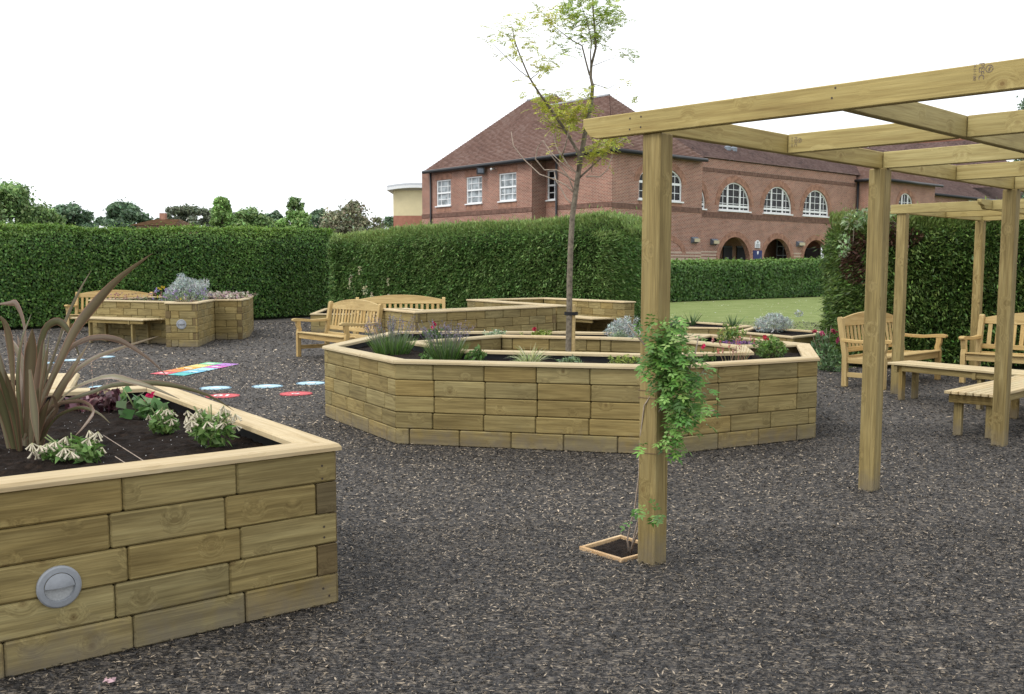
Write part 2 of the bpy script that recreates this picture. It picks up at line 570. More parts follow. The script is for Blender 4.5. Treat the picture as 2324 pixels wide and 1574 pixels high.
class MB:
    """collects faces for one mesh"""
    def __init__(self):
        self.v = []
        self.f = []
        self.uv = {}
        self.mi = []
        self.cur = 0

    def face(self, pts, uvs=None):
        i = len(self.v)
        self.v += [tuple(p) for p in pts]
        self.f.append(tuple(range(i, i + len(pts))))
        self.mi.append(self.cur)
        if uvs is not None:
            self.uv[len(self.f) - 1] = uvs

    def box(self, c, ax, ay, az, hx, hy, hz):
        c, ax, ay, az = Vector(c), Vector(ax), Vector(ay), Vector(az)
        P = [c + ax * (sx * hx) + ay * (sy * hy) + az * (sz * hz) for sz in (-1, 1) for sy in (-1, 1) for sx in (-1, 1)]
        for q in ((0, 2, 3, 1), (4, 5, 7, 6), (0, 1, 5, 4), (2, 6, 7, 3), (0, 4, 6, 2), (1, 3, 7, 5)):
            self.face([P[k] for k in q])

    def abox(self, x0, x1, y0, y1, z0, z1):
        self.box(((x0 + x1) / 2, (y0 + y1) / 2, (z0 + z1) / 2), (1, 0, 0), (0, 1, 0), (0, 0, 1), (x1 - x0) / 2, (y1 - y0) / 2, (z1 - z0) / 2)

    def tube(self, pts, rad, n=8, caps=True):
        pts = [Vector(p) for p in pts]
        rad = rad if isinstance(rad, (list, tuple)) else [rad] * len(pts)
        rings = []
        prev = None
        for k, p in enumerate(pts):
            d = (pts[min(k + 1, len(pts) - 1)] - pts[max(k - 1, 0)]).normalized()
            a = prev if prev is not None else (Vector((1, 0, 0)) if abs(d.x) < 0.9 else Vector((0, 1, 0)))
            a = (a - d * a.dot(d)).normalized()
            prev = a
            b = d.cross(a)
            i = len(self.v)
            for j in range(n):
                t = 2 * math.pi * j / n
                self.v.append(tuple(p + (a * math.cos(t) + b * math.sin(t)) * rad[k]))
            rings.append(i)
        for k in range(len(rings) - 1):
            for j in range(n):
                j2 = (j + 1) % n
                self.f.append((rings[k] + j, rings[k] + j2, rings[k + 1] + j2, rings[k + 1] + j))
                self.mi.append(self.cur)
        if caps:
            self.f.append(tuple(rings[0] + j for j in reversed(range(n))))
            self.f.append(tuple(rings[-1] + j for j in range(n)))
            self.mi += [self.cur, self.cur]

    def mesh(self, name, mats, smooth=False, off=None):
        me = bpy.data.meshes.new(name)
        v = self.v
        if off is not None:
            v = [(p[0] - off[0], p[1] - off[1], p[2] - off[2]) for p in v]
        me.from_pydata(v, [], self.f)
        for m in (mats if isinstance(mats, (list, tuple)) else [mats]):
            me.materials.append(m)
        if any(self.mi):
            me.polygons.foreach_set('material_index', self.mi)
        if smooth:
            me.polygons.foreach_set('use_smooth', [True] * len(self.f))
        if self.uv:
            ul = me.uv_layers.new(name='UVMap')
            for k, uvs in self.uv.items():
                p = me.polygons[k]
                for li, q in zip(p.loop_indices, uvs):
                    ul.data[li].uv = q
        me.update()
        return me

    def build(self, name, mats, parent=None, smooth=False, loc=None):
        """loc: where the object's own origin goes (world terms)"""
        base = origin(parent)
        l = Vector(loc) if loc is not None else base
        o = link(name, self.mesh(name, mats, smooth, l), parent, l - base)
        return o


def np_mesh(name, V, faces, mat, parent=None, cols=None, smooth=False, loc=None):
    """big meshes: V (n,3), faces (m,k) with one k"""
    base = origin(parent)
    l = Vector(loc) if loc is not None else base
    V = np.asarray(V, np.float32) - np.array(l, np.float32)
    faces = np.asarray(faces, np.int32)
    me = bpy.data.meshes.new(name)
    me.vertices.add(len(V))
    me.vertices.foreach_set('co', V.ravel())
    k = faces.shape[1]
    me.loops.add(faces.size)
    me.loops.foreach_set('vertex_index', faces.ravel())
    me.polygons.add(len(faces))
    me.polygons.foreach_set('loop_start', np.arange(0, faces.size, k, dtype=np.int32))
    if smooth:
        me.polygons.foreach_set('use_smooth', np.ones(len(faces), bool))
    if cols is not None:
        a = me.color_attributes.new('col', 'FLOAT_COLOR', 'POINT')
        c4 = np.ones((len(V), 4), np.float32)
        c4[:, :3] = cols
        a.data.foreach_set('color', c4.ravel())
    me.materials.append(mat)
    me.update()
    me.validate()
    return link(name, me, parent, l - base)


def unit(a):
    return a / np.maximum(np.linalg.norm(a, axis=1, keepdims=True), 1e-9)


def leaves_np(C, D, S, L, W, fold=0.15):
    """diamond leaves: centre, length axis, side axis, length, width"""
    C = np.asarray(C, float)
    n = len(C)
    D = unit(np.asarray(D, float))
    S = np.asarray(S, float)
    S = unit(S - D * np.sum(S * D, axis=1, keepdims=True))
    Nn = np.cross(D, S)
    L = np.broadcast_to(np.asarray(L, float).reshape(-1, 1), (n, 1))
    W = np.broadcast_to(np.asarray(W, float).reshape(-1, 1), (n, 1))
    V = np.stack([C - D * L / 2, C - D * L * 0.08 + S * W / 2 + Nn * W * fold, C + D * L / 2, C - D * L * 0.08 - S * W / 2 + Nn * W * fold], axis=1).reshape(-1, 3)
    Fc = np.arange(4 * n).reshape(n, 4)
    return V, Fc


def rand_dirs(n):
    return unit(rng.normal(size=(n, 3)))


def jitter_cols(n, cols, j=0.18):
    cols = np.asarray(cols, float)
    c = cols[rng.integers(0, len(cols), n)]
    return np.clip(c * (1 + rng.normal(0, j, (n, 1))) * (1 + rng.normal(0, j * 0.35, (n, 3))), 0.003, 1)


def vnoise(P, s, seed=0):
    """cheap smooth noise, about -1..1"""
    r = np.random.default_rng(100 + seed)
    o = np.zeros(len(P))
    for k in range(6):
        d = r.normal(size=3)
        d /= np.linalg.norm(d)
        o += np.sin(P @ d * s * (0.7 + 0.35 * k) + r.uniform(0, 6.28)) / (1 + 0.35 * k)
    return o / 2.6


# chamfered boards, one mesh per size
_boards = {}


def cbox_mesh(lx, ly, lz, ch, mat):
    key = (round(lx, 3), round(ly, 3), round(lz, 3), round(ch, 4), mat.name)
    if key in _boards:
        return _boards[key]
    hx, hy, hz = lx / 2, ly / 2, lz / 2
    ch = min(ch, 0.45 * min(hx, hy, hz) * 2)
    V, Fc = [], []
    idx = {}
    for sx in (-1, 1):
        for sy in (-1, 1):
            for sz in (-1, 1):
                for k in range(3):
                    p = [sx * (hx - ch), sy * (hy - ch), sz * (hz - ch)]
                    p[k] = (sx * hx, sy * hy, sz * hz)[k]
                    idx[(sx, sy, sz, k)] = len(V)
                    V.append(p)
    for k in range(3):
        a, b = [(1, 2), (2, 0), (0, 1)][k]
        for s in (-1, 1):
            q = []
            for (sa, sb) in ((-1, -1), (1, -1), (1, 1), (-1, 1)):
                sg = [0, 0, 0]
                sg[k], sg[a], sg[b] = s, sa, sb
                q.append(idx[(*sg, k)])
            Fc.append(q if s > 0 else q[::-1])
    for k in range(3):        # edges parallel to axis k
        a, b = [(1, 2), (2, 0), (0, 1)][k]
        for sa in (-1, 1):
            for sb in (-1, 1):
                def vv(sk, f):
                    sg = [0, 0, 0]
                    sg[k], sg[a], sg[b] = sk, sa, sb
                    return idx[(*sg, f)]
                q = [vv(-1, a), vv(1, a), vv(1, b), vv(-1, b)]
                Fc.append(q if sa * sb < 0 else q[::-1])
    for sx in (-1, 1):
        for sy in (-1, 1):
            for sz in (-1, 1):
                q = [idx[(sx, sy, sz, k)] for k in range(3)]
                Fc.append(q if sx * sy * sz > 0 else q[::-1])
    me = bpy.data.meshes.new('board')
    me.from_pydata(V, [], Fc)
    me.materials.append(mat)
    me.update()
    _boards[key] = me
    return me


def board(name, p0, p1, width, thick, mat, parent, up=(0, 0, 1), ch=0.004):
    """a board from p0 to p1 (centre line), `width` across and `thick` along up; coordinates in world terms
    (or the thing's own when it stands at the origin)"""
    p0, p1 = Vector(p0), Vector(p1)
    x = (p1 - p0)
    ln = x.length
    x.normalize()
    z = Vector(up)
    z = (z - x * z.dot(x)).normalized()
    y = z.cross(x)
    rot = Matrix((x, y, z)).transposed()
    return link(name, cbox_mesh(ln, width, thick, ch, mat), parent, (p0 + p1) / 2 - origin(parent), rot)


def poly_area(P):
    return 0.5 * sum(P[i][0] * P[(i + 1) % len(P)][1] - P[(i + 1) % len(P)][0] * P[i][1] for i in range(len(P)))


def offset_poly(P, d, closed=True):
    """offset to the left of the walking direction (inwards for an anticlockwise loop)"""
    n = len(P)
    res = []
    for i in range(n):
        p = Vector(P[i][:2])
        dirs = []
        if closed or i > 0:
            dirs.append((p - Vector(P[i - 1][:2])).normalized())
        if closed or i < n - 1:
            dirs.append((Vector(P[(i + 1) % n][:2]) - p).normalized())
        ns = [Vector((-q.y, q.x)) for q in dirs]
        if len(ns) == 1:
            res.append(p + ns[0] * d)
        else:
            m = (ns[0] + ns[1])
            m.normalize()
            res.append(p + m * (d / max(0.35, m.dot(ns[0]))))
    return res


def slab(name, pts, tvec, grain, mat, parent, smooth=False):
    """a planar outline sawn from a board: pts (world terms), thickness vector, grain direction"""
    pts = [Vector(p) for p in pts]
    tv = Vector(tvec)
    x = Vector(grain).normalized()
    z = (tv - x * tv.dot(x)).normalized()
    y = z.cross(x)
    rot = Matrix((x, y, z)).transposed()
    c = sum(pts, Vector()) / len(pts)
    inv = rot.transposed()
    n = len(pts)
    A = [inv @ (p - c - tv / 2) for p in pts]
    B = [inv @ (p - c + tv / 2) for p in pts]
    me = bpy.data.meshes.new(name)
    me.from_pydata([tuple(p) for p in A + B], [], [tuple(range(n))[::-1], tuple(range(n, 2 * n))] + [(i, (i + 1) % n, n + (i + 1) % n, n + i) for i in range(n)])
    me.materials.append(mat)
    bm = bmesh.new()
    bm.from_mesh(me)
    bmesh.ops.recalc_face_normals(bm, faces=bm.faces)
    bmesh.ops.bevel(bm, geom=[e for e in bm.edges if len(e.link_faces) == 2 and e.calc_face_angle(0) > 0.9], offset=min(0.004, tv.length * 0.15), segments=1, affect='EDGES')
    bm.to_mesh(me)
    bm.free()
    me.update()
    return link(name, me, parent, c - origin(parent), rot)


def inside(P, X, Y):
    r = np.zeros(len(X), bool)
    n = len(P)
    for i in range(n):
        x1, y1 = P[i][0], P[i][1]
        x2, y2 = P[(i + 1) % n][0], P[(i + 1) % n][1]
        if y1 == y2:
            continue
        c = ((y1 > Y) != (y2 > Y)) & (X < (x2 - x1) * (Y - y1) / (y2 - y1) + x1)
        r ^= c
    return r


def soil_sheet(name, parent, outer, z, holes=(), cell=0.05, amp=0.02, mound=0.0):
    P = offset_poly(outer, 0.05)
    H = [offset_poly(h, 0.05) if poly_area(h) < 0 else offset_poly(h, -0.05) for h in holes]
    xs = [p[0] for p in P]
    ys = [p[1] for p in P]
    gx = np.arange(min(xs), max(xs) + cell, cell)
    gy = np.arange(min(ys), max(ys) + cell, cell)
    X, Y = np.meshgrid(gx, gy)
    cx, cy = X[:-1, :-1] + cell / 2, Y[:-1, :-1] + cell / 2
    ok = inside(P, cx.ravel(), cy.ravel())
    for h in H:
        ok &= ~inside(h, cx.ravel(), cy.ravel())
    pts = np.stack([X.ravel(), Y.ravel(), np.zeros(X.size)], 1)
    zz = z + amp * (0.5 * vnoise(pts, 9, 1) + 0.5 * vnoise(pts, 31, 2)) + rng.normal(0, amp * 0.25, X.size)
    V = np.stack([X.ravel(), Y.ravel(), zz], 1)
    w_ = X.shape[1]
    i = np.arange(X.size).reshape(X.shape)[:-1, :-1].ravel()[ok]
    Fc = np.stack([i, i + 1, i + 1 + w_, i + w_], 1)
    return np_mesh(name, V, Fc, M['soil'], parent, smooth=True)


WT = 0.045       # block thickness


def block_wall(parent, p, q, n, h, L, offs, z0=0.0, ends=(False, False), light_skip=None):
    """courses of grooved timber blocks; outer face on the line p-q, outside to the right of p->q"""
    p, q = Vector(p[:2]), Vector(q[:2])
    d = q - p
    ln = d.length
    d.normalize()
    inn = Vector((-d.y, d.x))
    rot = Matrix(((d.x, inn.x, 0), (d.y, inn.y, 0), (0, 0, 1)))
    og = origin(parent)
    for c in range(n):
        cuts = [0.0]
        s, e = 0.0, ln
        z = z0 + (n - 1 - c + 0.5) * h
        ew = 0.105
        if ends[0] and (c + ends[0]) % 2 == 0:
            s = ew
        if ends[1] and (c + ends[1]) % 2 == 0:
            e = ln - ew
        pieces = []
        x = s
        o = offs[c % len(offs)] * L
        k = 0
        marks = [s]
        t = o
        while t < e - 0.06:
            if t > s + 0.06:
                marks.append(t)
            t += L
        marks.append(e)
        for a, b in zip(marks, marks[1:]):
            pieces.append((a, b, 'planter'))
        if s > 0:
            pieces.append((0, s, 'endgrain'))
        if e < ln:
            pieces.append((e, ln, 'endgrain'))
        for a, b, mk in pieces:
            l_ = b - a - (0.0055 if mk == 'planter' else 0.004)
            jit = random.uniform(-0.0012, 0.0012)
            c3 = p + d * ((a + b) / 2) + inn * (WT / 2 + jit)
            link('block', cbox_mesh(round(l_, 2), WT, h - 0.003, 0.0085 if mk == 'planter' else 0.003, M[mk]), parent, Vector((c3.x, c3.y, z)) - og, rot)


def cap_run(parent, P, z0, w=0.14, t=0.03, closed=True, edges=None, over=0.02, mat='cap'):
    """mitred coping boards along a loop or line, overhanging to the right by `over`, `w` wide to the left"""
    rails = [(-over, z0), (-over, z0 + 0.55 * t), (-over + 0.35 * t, z0 + t), (w - over - 0.007, z0 + t), (w - over, z0 + t - 0.007), (w - over, z0)]
    OP = [offset_poly(P, o, closed) for o, _ in rails]
    n = len(P)
    og = origin(parent)
    for i in range(n if closed else n - 1):
        if edges is not None and i not in edges:
            continue
        j = (i + 1) % n
        A = [Vector((OP[k][i].x, OP[k][i].y, rails[k][1])) for k in range(6)]
        B = [Vector((OP[k][j].x, OP[k][j].y, rails[k][1])) for k in range(6)]
        x = (Vector(P[j][:2]) - Vector(P[i][:2])).normalized()
        rot = Matrix(((x.x, -x.y, 0), (x.y, x.x, 0), (0, 0, 1)))
        inv = rot.transposed()
        c = (A[0] + B[0] + A[5] + B[5]) / 4
        A = [a + Vector((x.x, x.y, 0)) * 0.0012 for a in A]
        B = [a - Vector((x.x, x.y, 0)) * 0.0012 for a in B]
        V = [tuple(inv @ (a - c)) for a in A + B]
        Fc = [(k, (k + 1) % 6, 6 + (k + 1) % 6, 6 + k) for k in range(6)] + [tuple(range(6)), tuple(range(11, 5, -1))]
        me = bpy.data.meshes.new('cap')
        me.from_pydata(V, [], [f[::-1] for f in Fc])
        me.materials.append(M[mat])
        me.update()
        link('cap', me, parent, c - og, rot)


def strip(parent, P, z0, z1, off, thick, mat, name, closed=True, edges=None):
    """thin upright band along a loop, `off` to its left"""
    A = offset_poly(P, off, closed)
    B = offset_poly(P, off + thick, closed)
    mb = MB()
    n = len(P)
    for i in range(n if closed else n - 1):
        if edges is not None and i not in edges:
            continue
        j = (i + 1) % n
        a, b, c, d = A[i], A[j], B[j], B[i]
        lo = [Vector((q.x, q.y, z0)) for q in (a, b, c, d)]
        hi = [Vector((q.x, q.y, z1)) for q in (a, b, c, d)]
        mb.face(lo[::-1])
        mb.face(hi)
        for k in range(4):
            k2 = (k + 1) % 4
            mb.face([lo[k], lo[k2], hi[k2], hi[k]])
    return mb.build(name, M[mat], parent)


BRICKBOND = (0.0, 0.5, 0.05, 0.55, 0.1, 0.45)


def planter(label, P, n=5, h=0.145, L=0.46, offs=None, edges=None, ends=None, soil=0.085, capw=0.14, group='raised timber planters', cell=0.05, hole=None, hole_edges=None, coff=None):
    """P anticlockwise"""
    cx = sum(p[0] for p in P) / len(P)
    cy = sum(p[1] for p in P) / len(P)
    T = thing('raised_planter', label, 'planter', (cx, cy, 0), 0, group)
    top = n * h
    m = len(P)
    for i in range(m):
        if edges is not None and i not in edges:
            continue
        o = (offs or {}).get(i, [BRICKBOND[(k + i) % 6] + 0.13 * ((i * 7) % 5) / 5 for k in range(6)])
        block_wall(T, P[i], P[(i + 1) % m], n, h, L, o, ends=(ends or {}).get(i, (False, False)))
    strip(T, P, 0.0, top - 0.002, WT + 0.002, 0.03, 'core', 'core')
    strip(T, P, 0.3 * top, top - 0.004, WT + 0.034, 0.008, 'liner', 'liner')
    cap_run(T, P, top, capw)
    holes = []
    if hole is not None:
        holes = [hole]
        k = len(hole)
        for i in range(k):
            block_wall(T, hole[(i + 1) % k], hole[i], n, h, L, [0.2] * 6) if False else None
    soil_sheet('soil', T, P, top - soil, holes, cell)
    return T


# ------------------------------------------------------------------ ground
def sheet(name, pts, z, mat):
    mb = MB()
    mb.face([(p[0], p[1], z) for p in pts])
    o = mb.build(name, mat)
    o['kind'] = 'structure'
    return o


sheet('ground', [(-400, -30), (400, -30), (400, 700), (-400, 700)], 0.0, M['mulch'])
LAWN = [(2.7, 19.9), (5.35, 15.9), (7.5, 17.2), (60, 17.6), (75, 110), (-2, 110), (1.0, 46), (3.2, 27.6), (3.2, 21.5)]
sheet('lawn', LAWN, 0.004, M['lawn'])
# petals blown over the grass
n = 900
a = rng.uniform(0, 1, (n, 2))
px_ = 4 + a[:, 0] * 18
py_ = 18 + a[:, 1] ** 1.3 * 34
ok = (px_ / py_ > 0.10) & (px_ / py_ < 0.33)
C = np.stack([px_[ok], py_[ok], np.full(ok.sum(), 0.03)], 1)
V, Fc = leaves_np(C, rand_dirs(len(C)) * [1, 1, 0.2], rand_dirs(len(C)) * [1, 1, 0.2], rng.uniform(0.03, 0.07, len(C)), rng.uniform(0.02, 0.05, len(C)))
o = np_mesh('fallen_petals', V, Fc, M['petal'], cols=np.repeat(jitter_cols(len(C), [(0.6, 0.62, 0.5), (0.5, 0.5, 0.36)]), 4, 0))
o['kind'] = 'stuff'
tag(o, 'pale petals scattered over the mown lawn', 'petals')

# ------------------------------------------------------------------ planter outlines (metres, anticlockwise)
P1 = [(-2.75, 3.02), (-0.81, 4.57), (-2.43, 6.96), (-4.75, 5.92)]
P1B = [(-4.6, 6.62), (-3.02, 6.80), (-3.37, 7.74), (-4.9, 7.55)]
P2 = [(-1.98, 10.55), (-1.04, 8.87), (1.28, 8.31), (2.80, 9.16), (3.22, 10.88), (2.46, 12.52), (0.75, 13.05), (-1.55, 13.16)]
P2I = [(-1.06, 11.20), (-0.45, 10.06), (1.22, 9.60), (2.26, 9.84), (2.36, 10.56), (1.93, 11.45), (1.05, 11.95), (-0.13, 12.30)]
P3 = [(-9.3, 22.15), (-7.12, 20.95), (-6.98, 20.24), (-6.32, 20.20), (-6.62, 22.38), (-6.02, 22.42), (-6.10, 23.32), (-6.66, 25.9), (-8.85, 24.9)]
P4A = [(-5.03, 25.1), (-3.2, 25.0), (-3.3, 28.2), (-5.33, 28.7)]
P4 = [(-2.24, 17.1), (-1.52, 15.8), (0.81, 18.5), (0.46, 18.86), (-1.44, 16.58), (-1.84, 17.32)]
P5 = [(-1.0, 22.42), (0.83, 18.66), (1.02, 18.74), (-0.72, 22.35), (0.74, 23.55), (2.33, 20.85), (2.56, 21.0), (0.82, 23.95)]
MARK_DISCS = []


# mulch chips: shreds of rubber and bark, as far out as they can be told apart
def chips():
    def band(y0, y1, dens, l0, l1, wid, seed, light):
        r = np.random.default_rng(seed)
        area = 0.5 * (y0 + y1) * 1.10 * (y1 - y0)
        m = int(area * dens)
        y = np.sqrt(r.uniform(y0 * y0, y1 * y1, m))
        x = r.uniform(-0.55, 0.55, m) * y
        keep = np.ones(m, bool)
        stray = r.uniform(size=m) < 0.07
        for P in (P1, P2, P1B):
            keep &= ~inside(offset_poly(P, 0.02), x, y)
        for (cx, cy, rr) in MARK_DISCS:
            keep &= ((x - cx) ** 2 + (y - cy) ** 2 > rr * rr) | stray
        keep &= ~inside(RAINBOW, x, y) | stray
        keep &= ~inside(BED, x, y)
        x, y = x[keep], y[keep]
        m = len(x)
        ang = r.uniform(0, math.pi, m)
        tilt = r.normal(0, 0.22, m)
        D = np.stack([np.cos(ang) * np.cos(tilt), np.sin(ang) * np.cos(tilt), np.sin(tilt)], 1)
        S = np.stack([-np.sin(ang), np.cos(ang), r.normal(0, 0.35, m)], 1)
        L = r.uniform(l0, l1, m) * np.where(r.uniform(size=m) < 0.06, 1.7, 1.0)
        W = r.uniform(wid * 0.6, wid * 1.5, m)
        z = r.uniform(0.003, 0.013, m)
        z = z + np.where(stray[keep], 0.008, 0.0)
        V, Fc = leaves_np(np.stack([x, y, z], 1), D, S, L, W, fold=0.25)
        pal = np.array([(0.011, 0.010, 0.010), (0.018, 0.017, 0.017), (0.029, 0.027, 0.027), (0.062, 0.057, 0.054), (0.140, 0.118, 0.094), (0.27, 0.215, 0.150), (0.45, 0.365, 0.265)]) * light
        PT = np.stack([x, y, np.zeros(m)], 1)
        clump = vnoise(PT, 1.6, 5) * 0.5 + vnoise(PT, 5.0, 6) * 0.5
        u = r.uniform(size=m) + 0.10 * clump + 0.10 * vnoise(PT, 0.55, 8)
        k = np.searchsorted([0.22, 0.46, 0.64, 0.76, 0.865, 0.945], u)
        c = pal[k] * (1 + r.normal(0, 0.2, (m, 1)))
        return V, Fc, np.repeat(np.clip(c, 0.004, 1), 4, 0)
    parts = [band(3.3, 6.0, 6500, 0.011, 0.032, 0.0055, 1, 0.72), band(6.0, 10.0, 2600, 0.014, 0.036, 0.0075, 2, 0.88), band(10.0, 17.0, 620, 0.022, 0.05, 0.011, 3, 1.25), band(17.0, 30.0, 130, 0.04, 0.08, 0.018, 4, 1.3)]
    V = np.concatenate([p[0] for p in parts])
    k = 0
    Fs = []
    for p in parts:
        Fs.append(p[1] + k)
        k += len(p[0])
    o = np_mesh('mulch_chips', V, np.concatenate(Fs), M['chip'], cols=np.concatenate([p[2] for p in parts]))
    o['kind'] = 'stuff'
    tag(o, 'dark shredded rubber mulch chips covering the garden ground', 'mulch')


# ------------------------------------------------------------------ painted ground markings
def disc(cx, cy, r, colour, label, text=None, group='painted ground discs', rot=0.0):
    T = thing('painted_disc', label, 'ground marking', (cx, cy, 0), 0, group)
    mb = MB()
    n = 40
    k = len(mb.v)
    rim = []
    for z, rr in ((0.0045, r), (0.010, r - 0.004)):
        rim.append([Vector((cx + rr * math.cos(2 * math.pi * i / n), cy + rr * math.sin(2 * math.pi * i / n), z)) for i in range(n)])
    for i in range(n):
        j = (i + 1) % n
        mb.face([rim[0][i], rim[0][j], rim[1][j], rim[1][i]])
    mb.face(rim[1])
    mb.build('disc', M[colour], T)
    mb = MB()
    for i in range(n):
        j = (i + 1) % n
        q = []
        for (ii, rr) in ((i, r - 0.006), (j, r - 0.006), (j, r - 0.022), (i, r - 0.022)):
            q.append((cx + rr * math.cos(2 * math.pi * ii / n), cy + rr * math.sin(2 * math.pi * ii / n), 0.0125))
        mb.face(q)
    mb.build('border', M[colour + '_rim'], T)
    if text:
        cu = bpy.data.curves.new('number', 'FONT')
        cu.body = text
        cu.size = r * 1.05
        cu.align_x = 'CENTER'
        cu.align_y = 'CENTER'
        cu.extrude = 0.0006
        cu.offset = 0.006
        to = bpy.data.objects.new('number', cu)
        COL.objects.link(to)
        bpy.context.view_layer.update()
        me = bpy.data.meshes.new_from_object(to)
        bpy.data.objects.remove(to)
        me.materials.clear()
        me.materials.append(M['mark_white'])
        link('number', me, T, (0, 0, 0.0145), Matrix.Rotation(rot, 3, 'Z'))
    MARK_DISCS.append((cx, cy, r - 0.01))
    return T


M['mark_blue'] = flat('light_blue_ground_paint', (0.40, 0.57, 0.65), 0.75, noise=0.12, nscale=40)
M['mark_blue_rim'] = flat('dark_blue_ground_paint', (0.035, 0.10, 0.17), 0.75, noise=0.2, nscale=40)
M['mark_red'] = flat('coral_red_ground_paint', (0.55, 0.10, 0.11), 0.75, noise=0.15, nscale=40)
M['mark_red_rim'] = flat('deep_red_ground_paint', (0.45, 0.07, 0.08), 0.75, noise=0.15, nscale=40)
M['mark_white'] = flat('white_ground_paint', (0.72, 0.72, 0.70), 0.75, noise=0.1, nscale=40)
for (x, y, col, lab, tx) in (
        (489, 881, 'mark_blue', 'light blue painted disc, leftmost of three blue discs beside the round planter', None),
        (607, 877, 'mark_blue', 'light blue painted disc, middle of three blue discs beside the round planter', None),
        (706, 870, 'mark_blue', 'light blue painted disc touching the left side of the round planter', None),
        (506, 899, 'mark_red', 'red painted disc with white number 10', '10'),
        (671.8, 894, 'mark_red', 'red painted disc with one white digit', '9'),
        (96, 824.4, 'mark_blue', 'light blue painted disc mostly hidden behind the spiky plant', None),
        (166, 817.2, 'mark_blue', 'light blue painted disc under the tip of an arching leaf', None),
        (236, 810, 'mark_blue', 'light blue painted disc nearest the far planter with the timber seat', None),
        (236, 879, 'mark_blue', 'light blue painted disc just behind the back edge of the near planter', None)):
    g = at(x, y)
    rr = 0.205 if y > 850 else 0.19
    d_ = disc(g.x, g.y, rr, col, lab, tx, rot=math.pi + 0.12)
    if col == 'mark_blue':
        mb = MB()
        k = 16
        mb.face([(g.x + 0.055 * math.cos(2 * math.pi * i / k), g.y + 0.07 * math.sin(2 * math.pi * i / k), 0.0135) for i in range(k)])
        mb.build('number', M['mark_white'], d_)

# a two-column painted ladder in rainbow colours
ra, rb, rc, rd = at(338, 849.4), at(471.9, 822.3), at(545, 826.7), at(417.6, 853.8)
RAINBOW = [(p.x, p.y) for p in (ra, rd, rc, rb)]
T = thing('painted_ladder', 'rainbow ladder of coloured squares painted on the mulch', 'ground marking', ((ra.x + rc.x) / 2, (ra.y + rc.y) / 2, 0))
cols1 = [(0.55, 0.10, 0.12), (0.62, 0.21, 0.08), (0.66, 0.34, 0.06), (0.66, 0.56, 0.20), (0.22, 0.52, 0.30)]
cols2 = [(0.10, 0.42, 0.40), (0.17, 0.45, 0.60), (0.34, 0.56, 0.64), (0.52, 0.13, 0.40), (0.38, 0.19, 0.48)]
for r_, cl in ((0, cols1), (1, cols2)):
    for k in range(5):
        def bil(s, t):
            return (ra.lerp(rb, s)).lerp(rd.lerp(rc, s), t)
        s0, s1, t0, t1 = k / 5 + 0.006, (k + 1) / 5 - 0.006, r_ / 2 + 0.012, (r_ + 1) / 2 - 0.012
        mb = MB()
        q = [bil(s0, t0), bil(s0, t1), bil(s1, t1), bil(s1, t0)]
        mb.face([(p.x, p.y, 0.011) for p in q])
        mb.build('painted_square', flat('painted_square_%d_%d' % (r_, k), cl[k], 0.75, noise=0.15, nscale=30), T)
        if k % 2 == r_:
            mb = MB()
            q = [bil(s0 + 0.07, t0 + 0.12), bil(s0 + 0.07, t1 - 0.12), bil(s0 + 0.11, t1 - 0.12), bil(s0 + 0.11, t0 + 0.12)]
            mb.face([(p.x, p.y, 0.0125) for p in q])
            mb.build('white_mark', M['mark_white'], T)

# ------------------------------------------------------------------ planters
# near planter, bottom left
pl1 = planter('large near planter at lower left with a spiky bronze plant', P1, capw=0.165, L=0.483,
              offs={0: [0.143, 0.029, 0.166, 0.052, 0.19], 1: [0.2, 0.7, 0.3, 0.8, 0.1]}, ends={0: (False, 1), 1: (2, False)}, cell=0.03, soil=0.075)
# low extension behind it
pl1b = planter('planter corner just behind the near planter, left of the rainbow ladder', P1B, capw=0.17, soil=0.12)

# round planter
og = Vector((0.65, 10.7, 0))
pl2 = thing('raised_planter', 'large eight-sided ring planter around the young tree', 'planter', og, 0, 'raised timber planters')
n2, h2 = 5, 0.145
T2 = n2 * h2
m_ = len(P2)
P2OFF = {0: [0.25, 0.75, 0.60, 0.45, 0.70], 1: [0.76, 0.78, 0.78, 0.75, 0.28], 2: [0.22, 0.24, 0.22, 0.55, 0.25], 7: [0.3, 0.8, 0.3, 0.8, 0.3]}
for i in range(m_):
    block_wall(pl2, P2[i], P2[(i + 1) % m_], n2, h2, 0.465, P2OFF.get(i, [0.1, 0.6, 0.2, 0.7, 0.3]))
strip(pl2, P2, 0, T2 - 0.002, WT + 0.002, 0.03, 'core', 'core')
strip(pl2, P2, 0.3, T2 - 0.004, WT + 0.034, 0.008, 'liner', 'liner')
cap_run(pl2, P2, T2, 0.15)
# inner ring: walk clockwise so that the court lies to the right
P2R = [P2I[0]] + P2I[:0:-1]
for i in range(len(P2R)):
    block_wall(pl2, P2R[i], P2R[(i + 1) % len(P2R)], n2, h2, 0.465, [0.3, 0.8, 0.3, 0.8, 0.3])
strip(pl2, P2R, 0, T2 - 0.002, WT + 0.002, 0.03, 'core', 'core')
strip(pl2, P2R, 0.3, T2 - 0.004, WT + 0.034, 0.008, 'liner', 'liner')
cap_run(pl2, P2R, T2, 0.13)
